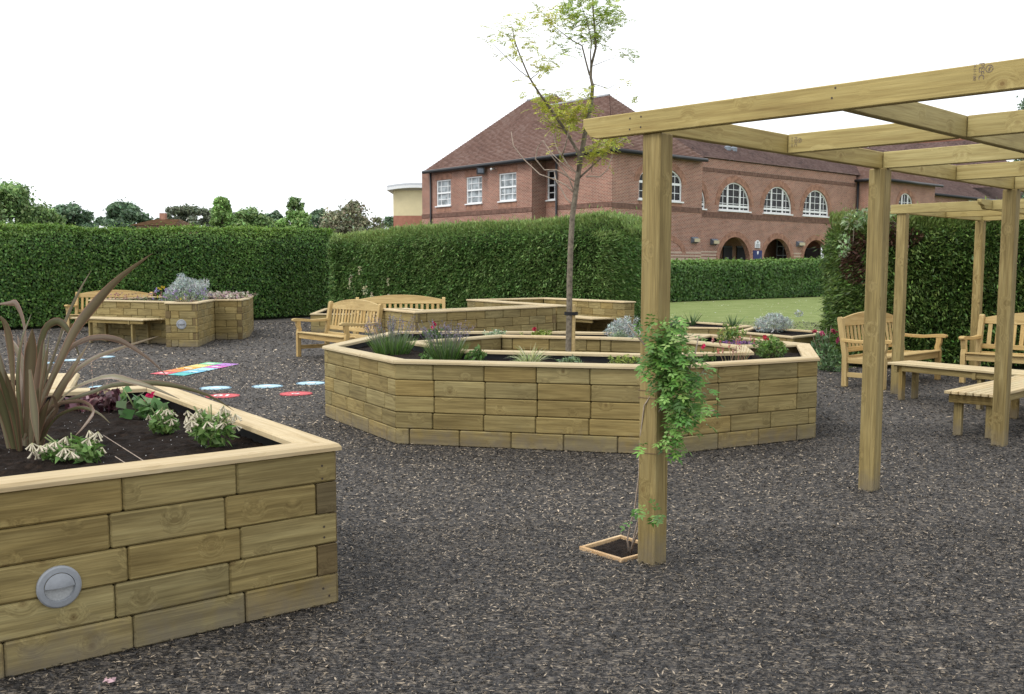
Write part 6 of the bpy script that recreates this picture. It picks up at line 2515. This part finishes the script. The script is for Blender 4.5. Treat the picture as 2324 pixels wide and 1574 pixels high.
FB = Vector((-2.47, 5.02, TS1))
flax = thing('flax_plant', 'tall bronze flax with arching strap leaves in the near planter', 'plant', FB)
leafsets = [
    ([(49, 997), (120, 850), (165, 755), (210, 695), (270, 631), (347, 574)], 0.058, 0.0),
    ([(60, 990), (128, 790), (151, 724), (181, 659), (207, 613)], 0.020, 0.25),
    ([(66, 985), (80, 850), (99, 757), (122, 731), (141, 734), (164, 764), (182, 812)], 0.046, 0.1),
    ([(70, 980), (141, 813), (184, 774), (223, 764), (256, 767), (287, 779), (340, 815), (382, 856)], 0.036, 0.3),
    ([(72, 985), (158, 856), (197, 820), (230, 803), (287, 784), (360, 762)], 0.036, 0.5),
    ([(76, 990), (131, 912), (173, 875), (245, 851), (297, 863), (350, 880), (408, 905)], 0.042, -0.1),
    ([(80, 995), (119, 925), (210, 888), (260, 872), (346, 868), (420, 880), (484, 902), (531, 932)], 0.034, 0.2),
    ([(78, 995), (116, 925), (173, 911), (198, 917), (210, 935), (190, 967), (170, 989)], 0.028, -0.25),
    ([(62, 990), (66, 880), (70, 790), (73, 745)], 0.068, -0.05),
    ([(66, 838), (70, 880), (78, 950), (88, 1020)], 0.050, -0.2),
    ([(52, 995), (38, 870), (45, 780), (71, 711)], 0.046, -0.1),
    ([(45, 990), (52, 850), (53, 747), (36, 692), (20, 688), (-10, 690)], 0.046, 0.15),
    ([(38, 995), (28, 880), (23, 803), (13, 738), (-8, 712)], 0.046, -0.1),
    ([(30, 995), (10, 900), (2, 830), (-12, 770)], 0.040, 0.0),
    ([(90, 1000), (125, 950), (160, 930), (190, 925), (225, 938), (250, 960)], 0.022, -0.1),
    ([(82, 998), (110, 955), (128, 930), (120, 900), (100, 902)], 0.020, -0.2),
    ([(55, 995), (60, 900), (50, 830), (30, 780), (5, 758)], 0.040, 0.2),
    ([(68, 995), (95, 900), (110, 830), (150, 740)], 0.026, 0.35),
    ([(60, 995), (80, 900), (96, 820), (100, 770)], 0.042, 0.2),
    ([(40, 995), (45, 900), (48, 830), (40, 760)], 0.044, 0.2),
]
FC = [((0.115, 0.085, 0.048), (0.30, 0.15, 0.09)), ((0.140, 0.115, 0.070), (0.33, 0.19, 0.12)), ((0.095, 0.085, 0.042), (0.26, 0.12, 0.075)), ((0.125, 0.082, 0.056), (0.34, 0.20, 0.13))]
for i, (path, wd, dy) in enumerate(leafsets):
    m = len(path)
    pts = []
    for k, (x, y) in enumerate(path):
        t = k / (m - 1)
        pts.append(deep(x, y, FB.y + dy * t if i != 9 else FB.y - 0.25))
    c, e = FC[i % 4]
    flax_leaf(flax, pts, wd * 0.85, c, e, 200 + i)
rr3 = np.random.default_rng(9)
for i in range(16):
    a_ = rr3.uniform(0, 2 * math.pi)
    h_ = rr3.uniform(0.25, 0.62)
    s_ = rr3.uniform(0.05, 0.28)
    b_ = FB + Vector((math.cos(a_) * 0.07, math.sin(a_) * 0.07, -0.02))
    pts = [b_, b_ + Vector((math.cos(a_) * s_ * 0.35, math.sin(a_) * s_ * 0.35, h_ * 0.5)), b_ + Vector((math.cos(a_) * s_, math.sin(a_) * s_, h_))]
    c, e = FC[(i + 1) % 4]
    flax_leaf(flax, pts, rr3.uniform(0.03, 0.05), c, e, 300 + i)


TRUMPET = []
for k_, (ln_, bend_) in enumerate(((0.040, 0.005), (0.048, 0.008), (0.034, 0.004))):
    V, Fc, cc = [], [], []
    for t, rad in ((0, 0.0018), (0.3, 0.0030), (0.85, 0.0042), (1.0, 0.0062)):
        for j in range(6):
            an = 2 * math.pi * j / 6
            V.append((rad * math.cos(an) + bend_ * t * t, rad * math.sin(an), ln_ * t))
            cc.append((0.66, 0.60, 0.46) if t > 0.25 else (0.42, 0.44, 0.20))
    for k in range(3):
        for j in range(6):
            Fc.append((6 * k + j, 6 * k + (j + 1) % 6, 6 * k + 6 + (j + 1) % 6, 6 * k + 6 + j))
    o_ = np_mesh('flower', np.array(V), np.array(Fc), M['petal'], cols=np.array(cc), smooth=True)
    TRUMPET.append(o_.data)
    bpy.data.objects.remove(o_)


def trumpet_plant(label, base, r, h, nflow, seed, nleaf=240):
    """leafy plant hung with pale tubular flowers"""
    T = leafy('tubular_flower_plant', label, 'flower', base,
              [(base[0], base[1], base[2] + h * 0.4, r * 0.8, r * 0.8, h * 0.4), (base[0] + r * 0.4, base[1], base[2] + h * 0.3, r * 0.5, r * 0.5, h * 0.3), (base[0] - r * 0.4, base[1], base[2] + h * 0.35, r * 0.5, r * 0.5, h * 0.3)],
              nleaf, 0.052, 0.42, [(0.15, 0.27, 0.065), (0.20, 0.33, 0.09), (0.11, 0.20, 0.05)], seed=seed, group='plants with pale tubular flowers',
              stems=[([tuple(base), (base[0] + r * 0.3 * math.cos(k), base[1] + r * 0.3 * math.sin(k), base[2] + h * 0.5), (base[0] + r * 0.75 * math.cos(k), base[1] + r * 0.75 * math.sin(k), base[2] + h * (0.75 + 0.05 * k))], [0.005, 0.004, 0.003]) for k in range(6)], stem_mat='green_stem')
    r3_ = np.random.default_rng(seed + 50)
    og_ = origin(T)
    for i in range(nflow):
        if i % 5 == 0:
            a_ = r3_.uniform(0, 2 * math.pi)
            q_ = r * math.sqrt(r3_.uniform(0.05, 1.1))
            hub = Vector((base[0] + q_ * math.cos(a_), base[1] + q_ * math.sin(a_), base[2] + h * r3_.uniform(0.5, 1.15) * (1 - 0.3 * (q_ / r) ** 2)))
        d = Vector((r3_.normal(0, 0.7), r3_.normal(0, 0.7), -0.9)).normalized()
        rot = d.to_track_quat('Z', 'Y').to_matrix()
        link('flower', TRUMPET[i % len(TRUMPET)], T, hub - og_, rot)
    return T


M['green_stem'] = flat('green_stem', (0.16, 0.20, 0.08), 0.7, noise=0.2)
q = at(165, 1050, TS1)
trumpet_plant('pale tubular flowers on leafy plant at the foot of the flax', (q.x, q.y, TS1), 0.165, 0.145, 90, 111)
q = at(482, 1016, TS1)
trumpet_plant('pale tubular flowers on the plant nearest the planter front corner', (q.x, q.y, TS1), 0.125, 0.235, 125, 112, 210)
q = at(372, 985, TS1)
trumpet_plant('small plant with few tubular flowers in the middle of the near planter', (q.x, q.y, TS1), 0.09, 0.16, 30, 113, 140)
q = at(318, 948, TS1)
o = leafy('geranium', 'broad leaved geranium with a pink bloom in the near planter', 'flower', (q.x, q.y, TS1),
          [(q.x, q.y, TS1 + 0.07, 0.12, 0.10, 0.06), (q.x - 0.10, q.y + 0.05, TS1 + 0.15, 0.06, 0.05, 0.05), (q.x + 0.12, q.y - 0.06, TS1 + 0.05, 0.10, 0.08, 0.04)], 46, 0.085, 0.85, [(0.12, 0.23, 0.075), (0.16, 0.28, 0.11)], seed=114,
          stems=[([(q.x, q.y, TS1), (q.x - 0.05, q.y, TS1 + 0.10), (q.x - 0.10, q.y, TS1 + 0.19)], [0.006, 0.005, 0.004]), ([(q.x, q.y, TS1), (q.x + 0.05, q.y, TS1 + 0.12)], [0.006, 0.004])], stem_mat='green_stem')
q = at(344, 925, TS1)
blossoms(o, [(q.x + 0.02 * random.uniform(-1, 1), q.y + 0.02 * random.uniform(-1, 1), TS1 + 0.07 + 0.025 * random.uniform(-1, 1)) for _ in range(9)], 0.038, [(0.62, 0.03, 0.13), (0.68, 0.06, 0.2)], k=6, seed=17)
q = at(215, 932, TS1)
o = leafy('heuchera', 'low purple leaved heuchera behind the flax', 'plant', (q.x, q.y, TS1),
          [(q.x, q.y, TS1 + 0.05, 0.20, 0.13, 0.05), (q.x + 0.08, q.y, TS1 + 0.09, 0.12, 0.1, 0.06)], 120, 0.062, 0.85, [(0.10, 0.035, 0.045), (0.16, 0.075, 0.085), (0.07, 0.024, 0.03), (0.26, 0.165, 0.18)], seed=115)
mb = MB()
fl_pts = []
for (x, y) in ((208, 826), (244, 862), (352, 850), (228, 880)):
    t_ = deep(x, y, q.y)
    mb.tube([(q.x + (t_.x - q.x) * 0.3, q.y, TS1), (q.x + (t_.x - q.x) * 0.8, q.y, (TS1 + t_.z) / 2), tuple(t_)], [0.0018, 0.0015, 0.001], 5)
    fl_pts += [tuple(t_ - Vector((0, 0, 0.02 * k))) for k in range(6)]
mb.build('flower_stalks', M['twig'], o)
blossoms(o, fl_pts, 0.010, [(0.55, 0.36, 0.30)], k=3, seed=18)
# perlite specks and dead stalks in the soil
n = 260
s_ = rng.uniform(0, 1, (n, 2))
pv = [Vector(P1[0]).lerp(Vector(P1[1]), a_).lerp(Vector(P1[3]).lerp(Vector(P1[2]), a_), b_) for a_, b_ in 0.06 + 0.88 * s_]
C = np.array([(p.x, p.y, TS1 + 0.012) for p in pv])
V, Fc = leaves_np(C, rand_dirs(n), rand_dirs(n), rng.uniform(0.004, 0.009, n), rng.uniform(0.004, 0.008, n), 0.3)
o = np_mesh('perlite_specks', V, Fc, M['petal'], pl1, cols=np.full((4 * n, 3), 0.6))
o['kind'] = 'stuff'
mb = MB()
for (a_, b_) in (((235, 1000), (365, 1070)), ((262, 1050), (322, 1074))):
    p_, q_ = at(*a_, TS1 + 0.02), at(*b_, TS1 + 0.015)
    p_.z += 0.03
    mb.tube([p_, q_], 0.0019, 5)
tag(mb.build('dead_stalk', M['twig'], loc=tuple(at(235, 1000, TS1))), 'dry straw stalks lying on the soil of the near planter', 'stalk')

# --- young tree in the middle of the round planter
TY = 10.9
tr = thing('young_tree', 'slender young tree with yellow green leaves in the round planter', 'tree', (deep(1290, 795, TY).x, TY, 0))


def limb(mb, path, r0, r1, dy=0.0, n=7):
    m = len(path)
    pts = [deep(x, y, TY + dy * k / (m - 1)) for k, (x, y) in enumerate(path)]
    mb.tube(pts, [r0 + (r1 - r0) * k / (m - 1) for k in range(m)], n)
    return pts


mb = MB()
tb = deep(1290, 795, TY)
trunk_path = [(1289, 930), (1290, 795), (1292, 720), (1292.5, 640), (1295, 560), (1299, 490), (1306, 440), (1312, 395), (1318, 360), (1328, 300), (1335, 270), (1343, 228), (1345, 194), (1340.6, 175), (1342, 148), (1352, 109), (1350, 68), (1346, 23), (1345, -30), (1350, -90)]
pts = [deep(x, y, TY) for x, y in trunk_path]
pts[0].z = -0.05
rads = [0.035, 0.033, 0.032, 0.031, 0.030, 0.029, 0.028, 0.027, 0.027, 0.024, 0.022, 0.020, 0.017, 0.015, 0.014, 0.012, 0.011, 0.009, 0.007, 0.004]
mb.tube(pts, rads, 10)
mb.build('trunk', M['bark'], tr, smooth=True)
mb = MB()
limb(mb, [(1312, 395), (1314, 349), (1282, 294), (1246, 242), (1223, 210), (1201, 175), (1181, 128), (1168, 91), (1162, 60)], 0.020, 0.003, -0.5)
mb.build('branch', M['bark'], tr, smooth=True)
mb = MB()
limb(mb, [(1338, 170), (1330, 140), (1321, 103), (1300, 92), (1289, 84), (1268, 68), (1250, 52)], 0.010, 0.003, 0.3)
mb.build('branch', M['bark'], tr, smooth=True)
mb = MB()
limb(mb, [(1341, 150), (1340, 120), (1343, 95), (1330, 40), (1316, 5)], 0.008, 0.003, -0.2)
mb.build('branch', M['bark'], tr, smooth=True)
mb = MB()
limb(mb, [(1316, 402), (1340, 380), (1362, 360), (1390, 333), (1415, 305)], 0.012, 0.003, 0.25)
mb.build('branch', M['bark'], tr, smooth=True)
mb = MB()
limb(mb, [(1201, 176), (1180, 160), (1150, 130), (1125, 105), (1110, 92)], 0.005, 0.0015, -0.3)
mb.build('branch', M['bark'], tr, smooth=True)
mb = MB()
limb(mb, [(1282, 294), (1255, 285), (1235, 265), (1225, 245)], 0.008, 0.002, 0.3)
mb.build('branch', M['bark'], tr, smooth=True)
mb = MB()
limb(mb, [(1350, 60), (1372, 40), (1390, 28)], 0.006, 0.002, 0.2)
mb.build('branch', M['bark'], tr, smooth=True)
mb = MB()
limb(mb, [(1347, 190), (1380, 200), (1400, 190), (1412, 172)], 0.004, 0.001, 0.2)
mb.build('branch', M['bark'], tr, smooth=True)
mb = MB()
limb(mb, [(1343, 150), (1380, 135), (1420, 125)], 0.004, 0.001, 0.2)
mb.build('branch', M['bark'], tr, smooth=True)
mb = MB()
limb(mb, [(1205, 178), (1222, 165), (1228, 140)], 0.005, 0.0015, -0.2)
mb.build('branch', M['bark'], tr, smooth=True)
mb = MB()
for path in ([(1306, 440), (1285, 420), (1262, 408), (1225, 395), (1190, 362), (1165, 330), (1160, 298)],
             [(1310, 415), (1280, 395), (1262, 385), (1235, 385), (1215, 360), (1220, 335), (1232, 318), (1250, 345), (1265, 360), (1300, 390)],
             [(1313, 395), (1290, 375), (1275, 352), (1262, 330), (1256, 300), (1253, 270)],
             [(1300, 465), (1285, 450), (1275, 430), (1262, 410), (1258, 390)],
             [(1275, 352), (1282, 335), (1288, 310), (1292, 285)], [(1275, 352), (1266, 340), (1258, 318)],
             [(1330, 400), (1362, 400), (1378, 385), (1390, 350)], [(1335, 300), (1345, 310), (1347, 350), (1342, 390)], [(1400, 325), (1432, 304)],
             [(1306, 442), (1290, 400), (1262, 366), (1240, 340)]):
    mb = MB()
    limb(mb, path, 0.009, 0.0045, random.uniform(-0.4, 0.4), 5)
    mb.build('bare_twig', M['twig'], tr, smooth=True)
# pinnate leaves
def pinnate(C, D, ln, pairs, ll, lw, droop=0.5, terminal=True):
    """C leaf bases, D directions -> leaflets"""
    n = len(C)
    side = unit(np.cross(D, np.tile([0, 0, 1.0], (n, 1))) + 1e-3)
    cen, dirs, sid = [], [], []
    p = C.copy()
    d = unit(D)
    for k in range(pairs):
        p = p + d * (ln / pairs)[:, None]
        d = unit(d + np.array([0, 0, -droop / pairs]))
        for s in (-1, 1):
            dd = unit(side * s + d * 0.45 + rand_dirs(n) * 0.25)
            cen.append(p + dd * ll * 0.55)
            dirs.append(dd)
            sid.append(d + rand_dirs(n) * 0.3)
    if terminal:
        cen.append(p + d * ll * 0.6)
        dirs.append(d)
        sid.append(side)
    return np.concatenate(cen), np.concatenate(dirs), np.concatenate(sid)


clusters = [(1345, 15, 62, 60), (1375, 25, 34, 26), (1350, 70, 45, 34), (1380, 60, 34, 16), (1310, 20, 40, 30), (1290, 38, 30, 16), (1260, 45, 34, 22), (1235, 35, 30, 14), (1345, 90, 26, 18), (1325, 50, 34, 20), (1290, 90, 20, 6), (1290, 115, 18, 10), (1262, 92, 22, 5), (1400, 45, 26, 10), (1415, 125, 20, 9), (1425, 190, 12, 4), (1440, 215, 12, 2),
            (1230, 240, 26, 24), (1255, 250, 28, 24), (1285, 258, 30, 26), (1310, 252, 28, 26), (1325, 240, 18, 14), (1262, 282, 24, 22), (1300, 275, 20, 12), (1295, 215, 14, 7), (1248, 215, 16, 8), (1330, 216, 16, 8), (1345, 200, 14, 5), (1340, 262, 12, 5), (1285, 290, 16, 8),
            (1395, 318, 18, 16), (1378, 328, 18, 18), (1360, 338, 18, 18), (1345, 348, 16, 12), (1405, 308, 14, 10), (1335, 365, 14, 5), (1360, 360, 18, 6), (1345, 320, 12, 3), (1275, 340, 14, 3), (1318, 300, 12, 5),
            (1170, 78, 28, 12), (1150, 95, 22, 6), (1185, 92, 26, 9), (1135, 75, 26, 4), (1165, 50, 24, 5), (1120, 60, 22, 3), (1190, 45, 26, 5), (1230, 140, 24, 16), (1245, 150, 16, 8), (1225, 160, 12, 5), (1170, 120, 24, 6), (1112, 92, 10, 3), (1205, 110, 18, 4), (1200, 190, 20, 4), (1205, 215, 18, 3), (1130, 130, 10, 1)]
rng2 = rng
rng = np.random.default_rng(500)
Cc, Dd, tone = [], [], []
for (x, y, r_, k) in clusters:
    for _ in range(int(k * 1.45)):
        a_ = rng.uniform(0, 2 * math.pi)
        q_ = math.sqrt(rng.uniform(0, 1)) * r_
        dpt = TY + rng.normal(0, 0.16) + (-0.35 if x < 1240 and y < 230 else 0.0)
        p_ = deep(x + q_ * math.cos(a_), y + q_ * math.sin(a_) * 0.8, dpt)
        Cc.append(tuple(p_))
        Dd.append((rng.normal(), rng.normal(), 0.25 + 0.3 * rng.normal()))
        tone.append(1 if y < 130 and x > 1280 else 0)
Cc, Dd, tone = np.array(Cc), np.array(Dd), np.array(tone)
cen, dirs, sid = pinnate(Cc, Dd, np.full(len(Cc), 0.12) * rng.uniform(0.7, 1.3, len(Cc)), 7, 0.028, 0.013, 0.7)
V, Fc = leaves_np(cen, dirs, sid, 0.032, 0.0145, 0.15)
reps = len(cen) // len(Cc)
cb_ = np.where(tone[:, None] == 1, jitter_cols(len(Cc), [(0.34, 0.45, 0.085), (0.40, 0.50, 0.10)], 0.15), jitter_cols(len(Cc), [(0.52, 0.55, 0.085), (0.58, 0.59, 0.10), (0.42, 0.48, 0.08)], 0.15))
cl_ = np.tile(cb_, (reps, 1))
np_mesh('crown', V, Fc, M['leaf'], tr, cols=np.repeat(cl_, 4, 0))
rng = rng2
# stake and tie
st = thing('tree_stake', 'round timber stake tied to the young tree', 'stake', (deep(1300, 790, TY).x, TY + 0.02, 0))
mb = MB()
c_ = deep(1299.5, 690, TY + 0.02)
mb.tube([(c_.x, c_.y, -0.05), (c_.x, c_.y, c_.z - 0.004), (c_.x, c_.y, c_.z)], [0.031, 0.031, 0.027], 12)
mb.build('post', M['bench'], st)
mb = MB()
zt_ = deep(1293, 711, TY).z
cx_ = deep(1293, 711, TY).x
for zz in (zt_,):
    ring = []
    for i in range(24):
        t = 2 * math.pi * i / 24
        ring.append(((cx_ + c_.x) / 2 + 0.075 * math.cos(t), TY + 0.01 + 0.047 * math.sin(t)))
    for i in range(24):
        (x0, y0), (x1, y1) = ring[i], ring[(i + 1) % 24]
        mb.face([(x0, y0, zz - 0.018), (x1, y1, zz - 0.018), (x1, y1, zz + 0.018), (x0, y0, zz + 0.018)])
mb.build('tie', M['black'], st)

# --- jasmine on the first post
vine = thing('climbing_jasmine', 'green jasmine climbing the first pergola post', 'vine', (0.66, 5.40, 0))
rng2 = rng
rng = np.random.default_rng(600)
VD = 5.10
vb_ = [(1520, 735, 24, 26), (1500, 762, 34, 42), (1535, 760, 26, 34), (1490, 795, 36, 50), (1520, 800, 42, 64), (1545, 825, 36, 58), (1515, 840, 40, 66), (1560, 845, 36, 54), (1530, 880, 44, 76), (1570, 885, 36, 54), (1590, 870, 28, 28), (1535, 920, 40, 66), (1565, 925, 32, 44), (1540, 960, 30, 40), (1530, 990, 22, 30), (1525, 1010, 14, 12), (1605, 830, 24, 12), (1610, 900, 26, 18), (1600, 950, 28, 18), (1620, 930, 22, 10), (1465, 820, 24, 18), (1455, 800, 18, 9), (1460, 760, 22, 10), (1440, 735, 16, 4), (1575, 800, 24, 14), (1475, 735, 18, 8), (1550, 715, 16, 6), (1590, 770, 20, 7), (1450, 895, 12, 3), (1468, 850, 10, 3), (1447, 1010, 10, 4),
       (1480, 1172, 10, 6), (1495, 1168, 10, 5), (1440, 1155, 10, 4), (1448, 1180, 6, 2)]
Cc, Dd, dep = [], [], []
for (x, y, r_, k) in vb_:
    for _ in range(max(1, int(k * (0.62 if x < 1570 else 0.45)))):
        a_ = rng.uniform(0, 2 * math.pi)
        q_ = math.sqrt(rng.uniform(0, 1)) * r_
        off = abs(x - 1530) < 60 and 780 < y < 1000
        xx = x + q_ * math.cos(a_)
        xx = 1512 + (xx - 1512) * (0.80 if y < 1100 else 1.0)
        p_ = deep(xx, y + q_ * math.sin(a_), VD + rng.uniform(-0.12, 0.12 if x > 1530 else 0.0))
        Cc.append(tuple(p_))
        Dd.append((rng.normal() + 0.15, rng.normal() - 0.5, -0.15 + 0.5 * rng.normal()))
Cc, Dd = np.array(Cc), np.array(Dd)
cen, dirs, sid = pinnate(Cc, Dd, np.full(len(Cc), 0.058) * rng.uniform(0.7, 1.3, len(Cc)), 3, 0.030, 0.012, 0.8)
V, Fc = leaves_np(cen, dirs, sid, np.tile(rng.uniform(0.026, 0.046, len(Cc)), len(cen) // len(Cc)), 0.0145, 0.2)
cb_ = jitter_cols(len(Cc), [(0.11, 0.24, 0.045), (0.15, 0.30, 0.06), (0.08, 0.185, 0.035), (0.23, 0.38, 0.10)], 0.2)
np_mesh('foliage', V, Fc, M['leaf'], vine, cols=np.repeat(np.tile(cb_, (len(cen) // len(Cc), 1)), 4, 0))
mb = MB()
for path, d0, d1 in (([(1428, 1262), (1424, 1225), (1430, 1190), (1440, 1155), (1450, 1080), (1452, 1000), (1462, 920), (1500, 860), (1530, 790)], 5.40, 5.12),
                     ([(1430, 1262), (1438, 1220), (1448, 1180), (1452, 1120), (1456, 1040), (1475, 960), (1520, 900), (1560, 850)], 5.38, 5.1),
                     ([(1430, 1255), (1450, 1200), (1482, 1182), (1500, 1170)], 5.38, 5.02),
                     ([(1528, 1000), (1540, 950), (1558, 900), (1580, 860), (1602, 835)], 5.1, 5.1),
                     ([(1500, 820), (1470, 790), (1440, 755), (1425, 735)], 5.05, 5.0),
                     ([(1535, 960), (1568, 945), (1598, 935), (1622, 930)], 5.08, 5.05),
                     ([(1558, 850), (1578, 800), (1586, 760)], 5.1, 5.1)):
    m = len(path)
    mb.tube([deep(x, y, d0 + (d1 - d0) * k / (m - 1)) for k, (x, y) in enumerate(path)], [0.0055 - 0.003 * k / (m - 1) for k in range(m)], 6)
mb.build('stem', M['twig'], vine, smooth=True)
rng = rng2
# wire ties round the post
for y_ in (1030, 905, 888):
    z_ = deep(1480, y_, 5.16).z
    c_ = edgeB(0, 0)
    hw = 0.0585
    ring = [c_ + A_DIR * a_ * hw + B_DIR * b_ * hw + Vector((0, 0, z_ + random.uniform(-0.004, 0.004))) for a_, b_ in ((-1, -1), (1, -1), (1, 1), (-1, 1), (-1, -1))]
    mb = MB()
    mb.tube(ring, 0.0016, 5)
    mb.build('tie_wire', M['wire'], perg)
# a blown petal on the mulch
g = at(238, 1553)
rng = np.random.default_rng(3)
C = np.array([(g.x + 0.008 * k, g.y + 0.006 * (-1) ** k, 0.016) for k in range(5)])
V, Fc = leaves_np(C, rand_dirs(5) * [1, 1, 0.3], rand_dirs(5) * [1, 1, 0.3], np.full(5, 0.03), 0.02, 0.3)
tag(np_mesh('fallen_blossom', V, Fc, M['petal'], cols=np.tile([0.62, 0.42, 0.45], (20, 1)), loc=(g.x, g.y, 0)), 'crumpled pink blossom on the mulch at lower left', 'blossom')
